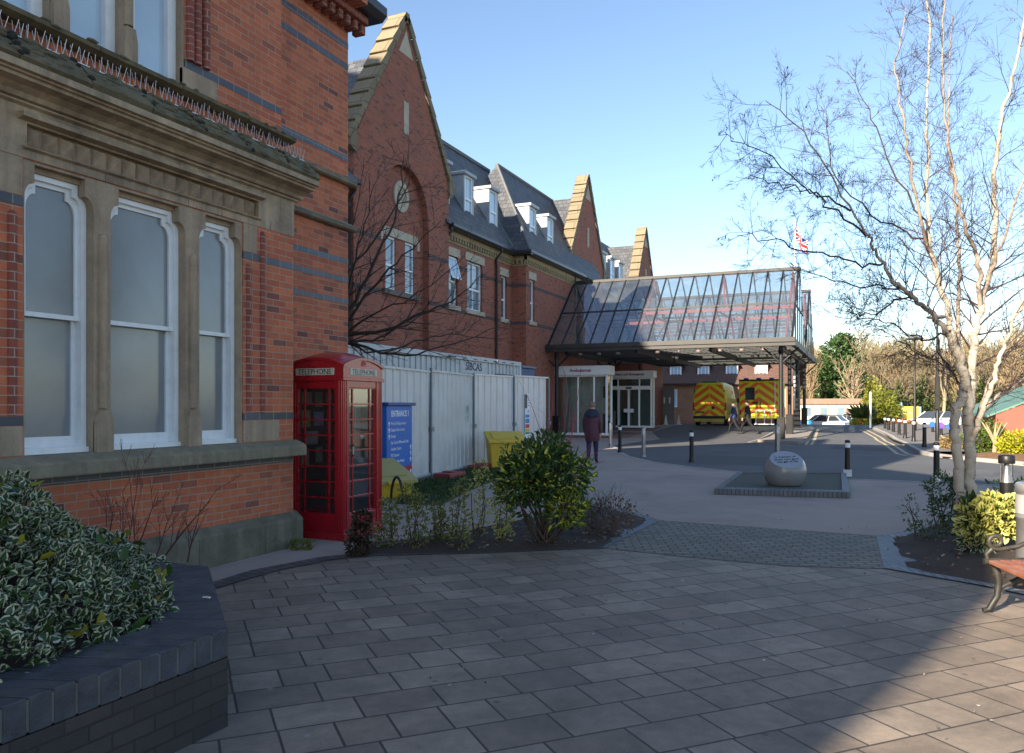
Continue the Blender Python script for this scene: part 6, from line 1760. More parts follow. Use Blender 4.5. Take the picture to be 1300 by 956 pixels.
# --- the dark bare tree in front of the gable
DT = thing('bare_tree', 'dark leafless tree fanning thin branches in front of the tall hospital gable', 'tree', (-8.95, 12.3, 0))
bt2 = MB(); bl2 = MB(); D1 = 14.7
def limb2(pts, r0, r1, kids, ln):
    P3 = smooth([PD(a, c, D1 + e) for a, c, e in pts], 4); n = len(P3)
    P3 = [p + rvec(rg, .02) if 0 < i < n - 1 else p for i, p in enumerate(P3)]
    rr = [r0 + (r1 - r0) * i / (n - 1) for i in range(n)]
    bt2.tube(P3, rr, 7)
    for k in range(kids):
        t = .12 + .88 * (k + rg.random()) / kids; i = min(n - 2, int(t * (n - 1))); d = (P3[i + 1] - P3[i]).normalized()
        side = rvec(rg); side = (side - d * side.dot(d)).normalized()
        grow(bl2, P3[i], (d * .75 + side * .6).normalized(), ln * rg.uniform(.5, 1.2), max(.005, rr[i] * .5), 1, rg, .05, .16, 4, minr=.0035)
bt2.tube([(-8.95, 12.3, 0), (-8.93, 12.35, 1.2), (-8.9, 12.4, 2.4), PD(434, 420, D1)], [.12, .10, .08, .06], 9)
for pts, r0, r1 in (([(434, 420, 0), (458, 368, .1), (487, 309, .2), (507, 250, .3), (513, 195, .3)], .045, .006), ([(434, 425, 0), (490, 419, -.2), (537, 397, -.4), (572, 382, -.5), (610, 350, -.6)], .04, .006),
                    ([(434, 418, 0), (478, 360, -.3), (513, 325, -.5), (560, 280, -.7)], .032, .005), ([(434, 430, 0), (472, 432, .2), (513, 412, .3), (600, 370, .4)], .03, .005), ([(434, 415, 0), (445, 345, .3), (484, 292, .4), (519, 233, .5), (520, 210, .5)], .03, .004),
                    ([(434, 425, 0), (470, 402, -.2), (530, 372, -.3), (590, 325, -.4)], .026, .004), ([(434, 432, 0), (500, 452, -.3), (560, 440, -.5), (636, 415, -.7)], .03, .004), ([(434, 420, 0), (452, 330, -.4), (468, 270, -.5), (480, 215, -.5)], .024, .004),
                    ([(434, 420, 0), (438, 340, .3), (452, 270, .4), (462, 200, .4)], .02, .004), ([(434, 432, 0), (480, 448, .2), (540, 430, .4), (580, 425, .5), (640, 430, .6)], .022, .004)):
    limb2(pts, r0, r1, 12, .75)
BTB = mat('dark_wet_bark', (.045, .035, .03), .8, var=.3)
bt2.build('trunk', BTB, DT); bl2.build('crown', BTB, DT)

# --- leafy shrubs
def blob(n, c, rad, seed, shell=.55, flat=0):
    """random points in an uneven ellipsoid, denser near its surface, with outward directions"""
    r = np.random.default_rng(seed)
    d = r.normal(size=(n, 3)); d /= np.linalg.norm(d, axis=1, keepdims=True)
    lump = 1 + .16 * np.sin(d[:, 0] * 5 + seed) * np.cos(d[:, 1] * 4 + seed * 2) + .12 * np.sin(d[:, 2] * 7 + seed * 3)
    q = (shell + (1 - shell) * r.uniform(0, 1, n) ** .6) * lump * r.uniform(.92, 1.08, n)
    p = np.array(c) + d * q[:, None] * np.array(rad)
    dr = d + r.normal(size=(n, 3)) * .55; dr[:, 2] += .15
    return p, dr
LG_VAR = leafmat('variegated_euonymus_leaf', (.040, .088, .034), (.50, .50, .36), .77, var=.4)
LG_DARK = leafmat('dark_laurel_leaf', (.045, .095, .028), None, var=.4, alt=(.10, .15, .03), alt_p=.10)
LG_YEL = leafmat('yellow_centred_leaf', (.46, .44, .05), (.06, .11, .026), .62, var=.35)
LG_OLIVE = leafmat('olive_small_leaf', (.075, .105, .024), (.32, .30, .08), .72, var=.45)
LG_GREEN = leafmat('mid_green_leaf', (.05, .10, .025), None, var=.45)
LG_RED = leafmat('dull_red_brown_leaf', (.06, .025, .018), None, var=.5, alt=(.05, .08, .03), alt_p=.3)
LG_LIME = leafmat('lime_yellow_leaf', (.42, .42, .03), None, var=.3, trans=.35)
LG_EUY = leafmat('yellow_margined_leaf', (.05, .10, .02), (.52, .50, .14), .55, var=.3)
LG_DEAD = leafmat('dead_brown_leaf', (.10, .05, .025), None, var=.5)
LG_ORANGE = leafmat('orange_twiggy_leaf', (.36, .13, .03), None, var=.4)
STEMM = mat('brown_stem', (.07, .045, .03), .85, var=.3)

# the hedge in the planter
HG = thing('variegated_hedge', 'large cream edged variegated shrub mass filling the brick planter', 'hedge', (-4.3, 2.4, .41))
n = 60000
X = rv.uniform(-6.0, -3.05, n); Y = rv.uniform(-1.2, 4.35, n)
ipl = [Vector(p) for p in inset(PL, .27)]
dist = np.full(n, 9.0); ins_ = np.ones(n, bool)
for i in range(3):
    p, q = ipl[i], ipl[i + 1]; d = (q - p).normalized(); nx, ny = -d.y, d.x
    s = (X - p.x) * nx + (Y - p.y) * ny
    dist = np.minimum(dist, s)
ok = dist > 0; X, Y, dist = X[ok], Y[ok], dist[ok]
def hh(x, y, ds):
    s = np.clip(ds / 1.15, 0, 1); s = s * (2 - s)
    return .47 + .66 * s + .07 * np.sin(x * 5.1 + y * 2.2) * np.cos(y * 4.3 - x) + .05 * np.sin(x * 11 + 3 * y) + .04 * np.cos(y * 13 + 5 * x)
Ht = hh(X, Y, dist); n = len(X)
dep = rv.uniform(0, 1, n) ** 1.6 * .22
Z = np.maximum(Ht - dep, .42)
e = .04
gx = (hh(X + e, Y, dist) - Ht) / e; gy = (hh(X, Y + e, dist) - Ht) / e
edge_dir = np.where(dist[:, None] < .7, np.array([[.55, -.05, 0]]), 0)
Dn = np.stack([-gx * .5, -gy * .5, np.full(n, .55)], 1) + edge_dir + rv.normal(size=(n, 3)) * .65
keep = rv.uniform(0, 1, n) < .62
V_, F_, U_ = leaves(np.stack([X, Y, Z], 1)[keep], Dn[keep], .046, .82, .35, seed=8)
quadmesh('foliage', V_, F_, U_, LG_VAR, HG)
k2 = np.nonzero(rv.uniform(0, 1, n) < .022)[0]
pp = np.stack([X, Y, Z + .03], 1)[k2]
V_, F_, U_ = leaves(pp, Dn[k2], .085, .5, .2, seed=9); quadmesh('green_shoots', V_, F_, U_, leafmat('fresh_green_shoot', (.06, .13, .02), None, var=.4, alt=(.25, .24, .03), alt_p=.35), HG)
b = MB()
for k in range(60):
    i = int(rv.integers(0, n)); b.tube([(X[i] * .97 - .1, Y[i], .41), (X[i], Y[i], Ht[i] - .03)], [.008, .003], 4, cap=False)
b.build('stems', STEMM, HG)
# red-brown bare shrub behind the hedge
SBm = mat('red_brown_twig', (.085, .028, .022), .7, var=.4)
t = thing('bare_shrub', 'leafless red brown shrub between the hedge and the brick plinth', 'shrub', (-5.45, 4.75, 0))
b = MB(); rg = random.Random(5)
for k in range(9):
    p = Vector((-5.5 + rg.uniform(-.45, .25), 4.85 + rg.uniform(-.55, .45), .3)); grow(b, p, Vector((rg.uniform(-.1, .45), rg.uniform(-.3, .5), 1)), rg.uniform(.55, .85), .009, 2, rg, .1, .15, 4, ang=.6, sub=.5, minr=.0018)
b.build('twigs', SBm, t)

def shrub(name, label, cat, c, parts, stems=5, group=None, lr=.01, base_sp=.12, seed=1, stem_m=None):
    """parts: list of (n, centre offset, radii, leaf size, aspect, material)"""
    z0 = gz(c[1]) + (c[2] if len(c) > 2 else .03)
    t = thing(name, label, cat, (c[0], c[1], z0), 0, group)
    r = random.Random(seed); b = MB()
    tops = []
    for i, (n, o, rad, ls, asp, m_) in enumerate(parts):
        cc = (c[0] + o[0], c[1] + o[1], z0 + o[2]); tops.append((cc, rad))
        p, d = blob(n, cc, rad, seed * 7 + i)
        p[:, 2] = np.maximum(p[:, 2], z0 + .02)
        V_, F_, U_ = leaves(p, d, ls, asp, .3, seed=seed + i); quadmesh('foliage', V_, F_, U_, m_, t)
    for k in range(stems):
        cc, rad = tops[k % len(tops)]
        q = Vector((cc[0] + r.uniform(-.7, .7) * rad[0], cc[1] + r.uniform(-.7, .7) * rad[1], cc[2] + r.uniform(-.2, .5) * rad[2]))
        p = Vector((c[0] + r.uniform(-base_sp, base_sp), c[1] + r.uniform(-base_sp, base_sp), z0 - .03))
        b.tube(smooth([p, p.lerp(q, .5) + rvec(r, .03), q], 3), [lr * 1.2] * 4 + [lr] * 2 + [lr * .5], 5, cap=False)
    if stems: b.build('stems', stem_m or STEMM, t)
    return t
bx, by = W(690, 692)
shrub('spotted_laurel', 'big rounded evergreen bush with yellow splashed leaves in the centre bed', 'bush', (bx, by), [
    (800, (-.06, .05, .86), (.40, .40, .32), .09, .46, LG_DARK), (420, (-.10, -.03, .86), (.40, .42, .33), .08, .5, LG_YEL), (420, (.22, .05, .80), (.32, .32, .30), .085, .45, LG_DARK), (230, (.24, 0, .80), (.33, .33, .30), .08, .5, LG_YEL),
    (330, (-.32, -.05, .68), (.24, .26, .24), .08, .45, LG_DARK), (170, (-.33, -.08, .66), (.25, .26, .24), .08, .5, LG_YEL), (260, (.34, -.16, .42), (.22, .2, .20), .085, .45, LG_YEL), (160, (.30, -.08, .46), (.24, .22, .2), .085, .45, LG_DARK), (90, (-.1, -.2, .45), (.3, .2, .16), .08, .45, LG_DARK), (120, (.05, 0, 1.16), (.26, .22, .12), .08, .4, LG_DARK)], 22, lr=.011, base_sp=.1, seed=3)
SM = [(457, 706, 657, 40, LG_RED, 'low dull red leaved shrub at the corner of the telephone box', .8), (492, 697, 640, 36, LG_OLIVE, 'small olive shrub just right of the telephone box base', .6), (524, 695, 622, 40, LG_OLIVE, 'young green and gold shrub in front of the entrance sign', .6), (556, 694, 645, 28, LG_OLIVE, 'smallest olive sapling between two taller shrubs in the bed', .55),
      (581, 699, 615, 34, LG_OLIVE, 'slender gold edged sapling in front of the hoarding seam', .5), (607, 689, 590, 34, LG_EUY, 'tallest thin stemmed sapling left of the bright yellow bin', .45), (636, 690, 618, 30, LG_EUY, 'yellow edged sapling touching the left side of the big bush', .5)]
for i, (px, py, top, w_, m_, lab, dens) in enumerate(SM):
    x, y = W(px, py); d = (FOC * EYE) / (py - 514); h = (py - top) * d / FOC; wr = w_ * d / FOC / 2 * .86
    np_ = []
    r = random.Random(i + 50)
    kk = 6 if i else 3
    for k in range(kk):
        f = (k + .6) / kk
        np_.append((int((230 if i == 0 else 85) * dens / .5), (r.uniform(-.5, .5) * wr, r.uniform(-.4, .4) * wr, h * f), (wr * (1 - .35 * f), wr * (1 - .35 * f), h / kk * .75), .038, .5, m_))
    shrub('small_shrub', lab, 'shrub', (x, y), np_, 6, 'small shrubs in the centre bed', .005, .05, seed=20 + i)
x, y = W(772, 682)
t = thing('dry_shrub', 'brown twiggy half dead shrub at the tip of the centre bed', 'shrub', (x, y, .03))
b = MB(); rg = random.Random(9)
for k in range(34):
    grow(b, Vector((x + rg.uniform(-.28, .22), y + rg.uniform(-.2, .2), .02)), Vector((rg.uniform(-.6, .6), rg.uniform(-.5, .5), 1)), rg.uniform(.3, .62), .005, 1, rg, .1, .2, 5, minr=.002)
b.build('twigs', mat('dry_brown_twig', (.10, .065, .05), .9, var=.3), t)
p, d = blob(380, (x, y, .28), (.34, .28, .26), 31); V_, F_, U_ = leaves(p, d, .035, .5, seed=12); quadmesh('dead_leaves', V_, F_, U_, LG_DEAD, t)
t = thing('red_stemmed_dogwood', 'thin arching bright red stems of a bare dogwood behind the big bush', 'shrub', (-4.35, 11.2, .02))
b = MB(); rg = random.Random(14)
for px, py, e in ((700, 490, .3), (668, 500, .2), (690, 540, 0), (722, 500, -.2), (737, 470, .1), (752, 560, 0), (768, 585, -.2), (745, 590, .2), (757, 610, -.3), (716, 470, .4), (730, 520, .3), (680, 560, .4), (705, 560, -.2), (765, 570, .2)):
    q = PD(px, py, 12.3 + e); p = Vector((-4.2 + rg.uniform(-.2, .25), 11.2 + rg.uniform(-.2, .2), 0))
    P3 = smooth([p, p.lerp(q, .4) + Vector((0, 0, .22)) + rvec(rg, .04), p.lerp(q, .75) + Vector((0, 0, .15)) + rvec(rg, .03), q], 4)
    b.tube(P3, [.006] * 5 + [.0045] * 4 + [.003] * 4, 5, cap=False)
    for k in range(2): grow(b, P3[rg.randrange(3, 11)], (q - p).normalized() + rvec(rg, .4), .35, .003, 0, rg, .05, .12, 0, minr=.002)
b.build('stems', mat('bright_red_stem', (.30, .02, .04), .5, var=.2), t)
# right-hand bed
x, y = W(1196, 672)
shrub('small_shrub', 'dark green fine leaved shrub left of the birch foot', 'shrub', (x, y), [(520, (0, .05, .50), (.22, .2, .20), .045, .4, LG_GREEN), (420, (.08, -.02, .25), (.25, .22, .18), .045, .4, LG_GREEN), (260, (.20, 0, .55), (.12, .12, .14), .04, .4, LG_DARK)], 8, 'shrubs of the right bed', .006, .08, seed=41)
x, y = W(1170, 690)
shrub('small_shrub', 'sparse thin low shrub at the left tip of the right bed', 'shrub', (x, y), [(90, (-.12, .05, .36), (.09, .07, .18), .035, .4, LG_GREEN), (220, (.1, -.02, .15), (.26, .18, .10), .04, .4, LG_GREEN)], 6, 'shrubs of the right bed', .005, .1, seed=44)
x, y = W(1252, 707)
shrub('variegated_euonymus', 'yellow edged leafy euonymus beside the bench arm', 'bush', (x, y), [(520, (.10, .05, .40), (.24, .22, .20), .085, .62, LG_EUY), (420, (-.08, .02, .32), (.20, .2, .24), .085, .55, LG_EUY), (160, (-.1, -.05, .12), (.16, .15, .10), .07, .6, LG_VAR), (220, (-.1, .1, .42), (.16, .16, .18), .08, .55, LG_GREEN)], 10, None, .008, .1, seed=47)
shrub('dark_shrub', 'dark green straggling shrub behind the capped bollard light', 'shrub', (1.95, 11.9), [(500, (0, 0, .45), (.42, .35, .28), .05, .45, LG_GREEN), (300, (.3, .1, .6), (.35, .3, .25), .05, .45, LG_DARK)], 10, None, .007, .15, seed=52)
shrub('orange_shrub', 'bright orange brown twiggy shrub rising over the steel bin', 'shrub', (1.98, 10.4), [(600, (0, 0, .85), (.30, .3, .22), .045, .3, LG_ORANGE), (260, (.15, .1, .6), (.3, .3, .25), .045, .4, LG_GREEN)], 10, None, .007, .15, seed=55)
# bark chips and fallen leaves
b = None
pts = []; 
for poly, nn in ((bed, 900), (rbed, 700)):
    xs = [p[0] for p in poly]; ys = [p[1] for p in poly]
    for _ in range(nn): pts.append((rv.uniform(min(xs), max(xs)), rv.uniform(min(ys), max(ys))))
def inpoly(poly, x, y):
    c = False; m_ = len(poly)
    for i in range(m_):
        (x1, y1), (x2, y2) = poly[i], poly[(i + 1) % m_]
        if (y1 > y) != (y2 > y) and x < (x2 - x1) * (y - y1) / (y2 - y1) + x1: c = not c
    return c
pts = [p for p in pts if inpoly(bed, *p) or inpoly(rbed, *p)]
P_ = np.array([(a, c, .075) for a, c in pts]); dd = rv.normal(size=(len(pts), 3)); dd[:, 2] *= .25
V_, F_, U_ = leaves(P_, dd, .05, .45, .5, seed=77); tag(quadmesh('fallen_leaves', V_, F_, U_, leafmat('bark_chip', (.12, .075, .05), None, var=.6, trans=0, alt=(.28, .22, .17), alt_p=.12)), kind='stuff')
P_ = np.stack([rv.uniform(-2.6, 3.2, 260), rv.uniform(3.0, 12, 260), np.full(260, .018)], 1); dd = rv.normal(size=(260, 3)); dd[:, 2] *= .1
V_, F_, U_ = leaves(P_, dd, .022, .5, .3, seed=78); tag(quadmesh('scattered_debris', V_, F_, U_, leafmat('pale_debris', (.20, .17, .13), None, var=.6, trans=0, alt=(.5, .5, .48), alt_p=.15)), kind='stuff')
# grass blades on the lawn strip, weed at the plinth
gp = []
LS = [W(500, 640), W(528, 613), W(600, 596), W(690, 578), W(700, 590), W(640, 606), W(600, 622), W(560, 642)]
xs = [p[0] for p in LS]; ys = [p[1] for p in LS]
while len(gp) < 7000:
    q = (rv.uniform(min(xs), max(xs)), rv.uniform(min(ys), max(ys)))
    if inpoly(LS, *q): gp.append((q[0], q[1], .02))
dd = rv.normal(size=(7000, 3)) * .4; dd[:, 2] = 1
V_, F_, U_ = leaves(np.array(gp), dd, .07, .12, .2, seed=80); tag(quadmesh('grass_blades', V_, F_, U_, leafmat('grass_blade', (.05, .09, .02), None, var=.5)), kind='stuff')
shrub('weed', 'tuft of yellow green weed at the end of the stone plinth', 'weed', (-5.88, 7.35, -.01), [(160, (0, 0, .05), (.12, .12, .06), .05, .4, leafmat('yellow_green_weed', (.17, .19, .03), None))], 0, seed=60)

# --- bushes and trees beyond the road
def far_bush(name, label, px, py, w_, h_, d, m_, n=900, ls=.14, extra=None, cat='bush', stems=6):
    p = PD(px, 514, d); x, y = p.x, p.y; z = gz(y)
    wr = w_ * d / FOC / 2; hr = h_ * d / FOC / 2
    base = EYE - (py - 514) * d / FOC
    prt = [(n, (0, 0, max(hr * .95, base + hr - z)), (wr, wr * .8, hr), ls, .5, m_), (n // 2, (wr * .4, 0, hr * .8), (wr * .6, wr * .6, hr * .7), ls, .5, m_), (n // 2, (-wr * .45, .1, hr * .7), (wr * .55, wr * .6, hr * .65), ls, .5, m_)]
    return shrub(name, label, cat, (x, y, .05), prt, stems, None, .03, wr * .3, seed=int(px))
far_bush('evergreen_bush', 'dense yellow green evergreen bush at the far end of the road behind the white post', 1120, 545, 42, 48, 60, leafmat('yellow_green_leaf', (.17, .19, .025), None, var=.5), 1500, .2)  # yellow green is the leaf's own colour
far_bush('golden_conifer', 'narrow golden green conifer rising behind the evergreen bush', 1108, 545, 22, 62, 64, leafmat('golden_conifer_leaf', (.22, .22, .03), None, var=.4), 1200, .2)
far_bush('yellow_shrub', 'low bright yellow shrub at the road end below the white post', 1090, 546, 18, 14, 58, LG_LIME, 500, .12)
far_bush('brown_shrub', 'low russet brown shrub in front of the yellow sign', 1146, 549, 34, 9, 54, LG_ORANGE, 500, .12)
far_bush('green_shrub', 'rounded green shrub with a pale gnarled stem in front of the red hut', 1254, 585, 52, 42, 26, leafmat('fresh_green_leaf', (.10, .16, .025), None, var=.5), 1500, .085)
far_bush('lime_shrub', 'bright lime yellow shrub at the right edge in front of the red hut', 1300, 592, 56, 36, 24, LG_LIME, 1800, .085)
far_bush('straw_shrub', 'dry straw coloured grass clump left of the birch trunk across the road', 1212, 581, 30, 20, 28, leafmat('straw_leaf', (.30, .22, .10), None, var=.4), 600, .10)
p = PD(1262, 514, 24.6); b = MB(); z = .1
for a in range(5):
    q = Vector((p.x, p.y, z)); an = a * 1.3
    b.tube([q, q + Vector((.03, 0, .35)), q + Vector((.12 * math.cos(an), .12 * math.sin(an), .65)), q + Vector((.35 * math.cos(an), .3 * math.sin(an), 1.0))], [.07, .06, .035, .02], 7)
tag(b.build('shrub_stump', mat('pale_dry_bark', (.34, .26, .16), .9, var=.3, vs=6)), 'pale gnarled branching shrub stump beside the green shrub', 'stump')
# yucca
t = thing('yucca_plant', 'spiky pale green yucca beside the yellow shrub at the road end', 'plant', tuple(PD(1096, 514, 58).xy) + (gz(54),))
p = t.location; P_ = np.tile([p.x, p.y, p.z + .3], (160, 1)); dd = rv.normal(size=(160, 3)); dd[:, 2] = np.abs(dd[:, 2]) + .3
V_, F_, U_ = leaves(P_, dd, 1.1, .08, .2, seed=81); quadmesh('leaves', V_, F_, U_, leafmat('yucca_leaf', (.14, .17, .05), None), t)

def bare_tree(name, label, px, d, h, spread, seed, barkm, group=None, trunk_r=.22, ivy=None, lvl=3):
    p = PD(px, 514, d); x, y = p.x, p.y; z = gz(y); t = thing(name, label, 'tree', (x, y, z), 0, group)
    r = random.Random(seed); bt = MB(); bb = MB()
    top = Vector((x + r.uniform(-.6, .6), y, z + h * .45)); P3 = smooth([(x, y, z), (x + r.uniform(-.3, .3), y, z + h * .2), top], 3)
    bt.tube(P3, [trunk_r * (1 - .45 * i / (len(P3) - 1)) for i in range(len(P3))], 8)
    for k in range(11):
        i = r.randrange(len(P3) // 2, len(P3)); an = r.uniform(0, 2 * PI); s = r.uniform(.35, 1.0) * spread
        dr = Vector((math.cos(an) * s, math.sin(an) * s, r.uniform(.7, 1.3))).normalized()
        grow(bb, P3[i], dr, h * r.uniform(.36, .58), trunk_r * .45, lvl, r, .14, .16, 5, ang=.6, sub=.52, minr=.028)
    bt.build('trunk', barkm, t); bb.build('crown', barkm, t)
    if ivy:
        q, dd = blob(900, (x, y, z + h * .3), (trunk_r * 3.2, trunk_r * 3.2, h * .26), seed); V_, F_, U_ = leaves(q, dd, .38, .6, seed=seed); quadmesh('ivy', V_, F_, U_, ivy, t)
    return t
FB1 = mat('pale_bark', (.30, .235, .15), .9, var=.2); FB2 = mat('olive_brown_bark', (.17, .135, .08), .9, var=.25); FB3 = mat('tan_twig_bark', (.25, .18, .105), .9, var=.25)  # three bark tones, the first the palest
IVY = leafmat('ivy_leaf', (.055, .085, .022), None, var=.5)
for lab, px, d, h, sp, sd, bm_, iv in (
    ('pale barked bare tree with an upright fan of branches in front of the dark conifer', 1082, 108, 9.0, .45, 1, FB1, None),
    ('bare brown tree behind the canopy end, left of the conifer', 1024, 108, 11.0, .4, 2, FB3, None),
    ('bare tree right of the conifer with a leaning dark trunk', 1116, 105, 11.5, .7, 3, FB2, None),
    ('bare tree behind the far lamp post', 1150, 112, 11.0, .8, 4, FB3, None),
    ('ivy clad tree just left of the tall black lamp post', 1172, 100, 10.0, .7, 5, FB2, IVY),
    ('straight pale trunked tree behind the tall black lamp post', 1196, 84, 10.5, .6, 6, FB1, None),
    ('bare tree behind the fork of the birch', 1224, 104, 12, .8, 7, FB3, None),
    ('ivy clad bare tree behind the green hut roof', 1252, 96, 11, .8, 8, FB2, IVY),
    ('bare tree rising over the red hut at the right edge', 1288, 92, 11.5, .8, 9, FB3, None),
    ('low branching tree behind the pale low building', 1046, 116, 8.0, .6, 10, FB3, None),
    ('ivy wrapped tree behind the yellow sign', 1140, 96, 8.0, .6, 11, FB2, IVY)):
    bare_tree('bare_tree', lab, px, d, h, sp, sd, bm_, 'bare trees beyond the car park', ivy=iv, lvl=2)
# the big evergreen
p = PD(1066, 514, 115); t = thing('conifer_tree', 'tall broad dark green evergreen tree beyond the car park', 'tree', (p.x, p.y, gz(p.y)))
CON = leafmat('evergreen_needle_clump', (.045, .09, .025), None, var=.5, trans=.15)
for i, (ox, oz, rx, rz_, n_) in enumerate(((0, 8.3, 1.7, 2.2, 1100), (-.8, 6.2, 2.1, 2.0, 1200), (1.0, 6.4, 1.8, 2.0, 1000), (-1.0, 4.0, 2.2, 1.9, 1100), (1.2, 3.6, 2.3, 2.0, 1000), (0, 2.0, 2.3, 1.8, 800), (.7, 9.5, .9, 1.0, 350))):
    ox, oz, rx, rz_ = ox * 1.15, oz * 1.15 + .5, rx * 1.15, rz_ * 1.15; q, dd = blob(n_, (p.x + ox, p.y, gz(p.y) + oz), (rx, rx, rz_), 90 + i, shell=.5); dd[:, 2] -= .1
    V_, F_, U_ = leaves(q, dd, .55, .45, seed=90 + i); quadmesh('foliage', V_, F_, U_, CON, t)
b = MB(); b.tube([(p.x, p.y, gz(p.y)), (p.x, p.y, 8)], [.35, .1], 8); b.build('trunk', FB2, t)
# the wood behind everything
def wood(name, n, x0, x1, y0, y1, hmin, hmax, m_, lmin, lmax, r_, seed):
    r = np.random.default_rng(seed)
    x = r.uniform(x0, x1, n); y = r.uniform(y0, y1, n)
    top = hmin + (hmax - hmin) * (.5 + .25 * np.sin(x * .31 + seed) + .25 * np.sin(x * .83 + 2 * seed)); z = -.9 + r.uniform(0, 1, n) ** .8 * (top + .9) * r.uniform(.75, 1.03, n)
    d = r.normal(size=(n, 3)) * np.array([.55, .4, .3]); d[:, 2] = np.abs(d[:, 2]) + .55
    P_ = np.stack([x, y, z], 1); ln = r.uniform(lmin, lmax, n)
    d /= np.linalg.norm(d, axis=1, keepdims=True)
    a = np.cross(d, r.normal(size=(n, 3))); a /= np.linalg.norm(a, axis=1, keepdims=True)
    V = np.stack([P_ - a * r_, P_ + a * r_, P_ + d * ln[:, None] + a * r_ * .3, P_ + d * ln[:, None] - a * r_ * .3], 1).reshape(-1, 3)
    Fc = np.arange(4 * n).reshape(-1, 4)
    UV = np.stack([np.zeros(4 * n), np.repeat(r.uniform(0, 1, n), 4)], 1)
    return tag(quadmesh(name, V, Fc, UV, m_), kind='stuff')
wood('distant_wood', 75000, -22, 72, 132, 152, 9.5, 13.5, leafmat('winter_twig_haze', (.25, .21, .11), None, var=.35, trans=.2, rough=.9), .5, 2.0, .06, 1)
wood('distant_wood_trunks', 420, -22, 72, 130, 150, 1.0, 4.0, leafmat('winter_trunk', (.13, .10, .065), None, var=.4, trans=0, rough=.9), 4, 8, .16, 2)
r = np.random.default_rng(4); n = 5200
P_ = np.stack([r.uniform(-20, 72, n), r.uniform(124, 131, n), -.9 + r.uniform(0, 1, n) ** 1.3 * (4.2 + 1.8 * np.sin(np.linspace(0, 60, n)))], 1)
V_, F_, U_ = leaves(P_, r.normal(size=(n, 3)), .8, .6, seed=91); tag(quadmesh('undergrowth', V_, F_, U_, leafmat('undergrowth_leaf', (.12, .125, .04), None, var=.5)), kind='stuff')
# ------------------------------------------------------------------ brick house behind the ambulances
HX0, HX1, HY = -17.6, -5.4, 72.0
HZ = gz(HY)
t = thing('brick_house', 'orange brick house with brown tiled roof and white dormers behind the ambulances', 'house', ((HX0 + HX1) / 2, HY, HZ))
OBR = brickmat('orange_house_brick', (.34, .15, .075), (.28, .12, .06), (.3, .24, .18), bump=.3)
fn = FY(HY); b = MB()
WH = [(-16.3, 1.75), (-13.2, 1.75), (-9.8, 1.75), (-7.0, 1.75)]
b.wall([(HX0, HZ + .9), (HX1, HZ + .9), (HX1, 3.6), (HX0, 3.6)], [[(a, 1.45), (a + .95, 1.45), (a + .95, 3.05), (a, 3.05)] for a, _ in WH], fn, .15)
b.face([(HX1, HY, HZ), (HX1, HY + 8, HZ), (HX1, HY + 8, 3.6), (HX1, HY + 4, 7.4), (HX1, HY, 3.6)]); b.face([(HX0, HY, HZ), (HX0, HY + 8, HZ), (HX0, HY + 8, 3.6), (HX0, HY + 4, 7.4), (HX0, HY, 3.6)])
b.build('wall', OBR, t)
b = MB(); b.fbox(fn, HX0 - .03, HX1 + .03, HZ, HZ + .9, -.04, .2); b.build('base_wall', HOSP_BRICK, t)
for a, _ in WH: window(t, fn, a, a + .95, 1.45, 3.05, .08, UPVC, BLIND, 1, (), fw=.08)
b = MB(); b.prism([(HY - .35, 3.55), (HY + 4, 7.5), (HY + 8.35, 3.55), (HY + 8.35, 3.45), (HY + 4, 7.35), (HY - .35, 3.45)], lambda a, q, d: (d, a, q), HX0 - .3, HX1 + .3); b.build('roof', BROWN_TILE, t)
b = MB(); b.box(HX0 - .3, HX1 + .3, HY - .45, HY - .33, 3.45, 3.58); b.build('gutter', GUTTER, t)
for a in (-16.2, -13.7, -11.2, -8.7):
    b = MB(); y0 = HY + .65
    b.box(a, a + 1.15, y0, y0 + 2.6, 3.9, 5.15); b.prism([(a - .15, 5.15), (a + .575, 5.8), (a + 1.3, 5.15)], lambda x, z, y: (x, y, z), y0 - .15, y0 + 2.9)
    do = b.build('dormer', BROWN_TILE, t); window(do, FY(y0), a + .05, a + 1.1, 4.25, 5.2, -.02, UPVC, BLIND, 2, (), fw=.12)
b = MB(); b.box(-10.5, -9.7, HY + 3.6, HY + 4.4, 6.8, 8.6); b.build('chimney', OBR, t)

# pale low building beyond the car park
p = PD(1056, 514, 102); x0, x1, y0 = p.x - 4.7, p.x + 3.9, p.y; z0 = gz(y0)
t = thing('prefab_building', 'pale flat roofed prefabricated building with brown fascia beyond the parked cars', 'building', (p.x, y0, z0))
b = MB(); b.box(x0, x1, y0, y0 + 7, z0, z0 + 2.55); b.build('wall', mat('cream_panel_wall', (.52, .45, .36), .8, var=.1), t)
b = MB(); b.box(x0 - .2, x1 + .2, y0 - .25, y0 + 7.2, z0 + 2.55, z0 + 3.25); b.build('roof_fascia', mat('brown_roof_fascia', (.22, .14, .10), .8, var=.2), t)
b = MB()
for k in range(9): xx = x0 + .3 + k * .99; b.box(xx, xx + .08, y0 - .03, y0, z0, z0 + 2.55)
b.build('panel_strip', mat('brown_strip', (.2, .13, .09), .7), t)
for k in (1, 3, 5, 7): xx = x0 + .42 + k * .99; q = MB(); q.box(xx, xx + .8, y0 - .02, y0 - .004, z0 + 1.0, z0 + 2.1); q.build('window', SKYPANE, t)
q = MB(); q.box(x0 + .45 + 6 * .99, x0 + 1.2 + 6 * .99, y0 - .03, y0 - .003, z0, z0 + 2.0); q.build('door', mat('dark_door', (.12, .07, .05), .6), t)
b = MB(); b.box(x0, x1, y0 - .05, y0 - .01, z0, z0 + .5); b.build('brick_base', BROWN_TILE, t)

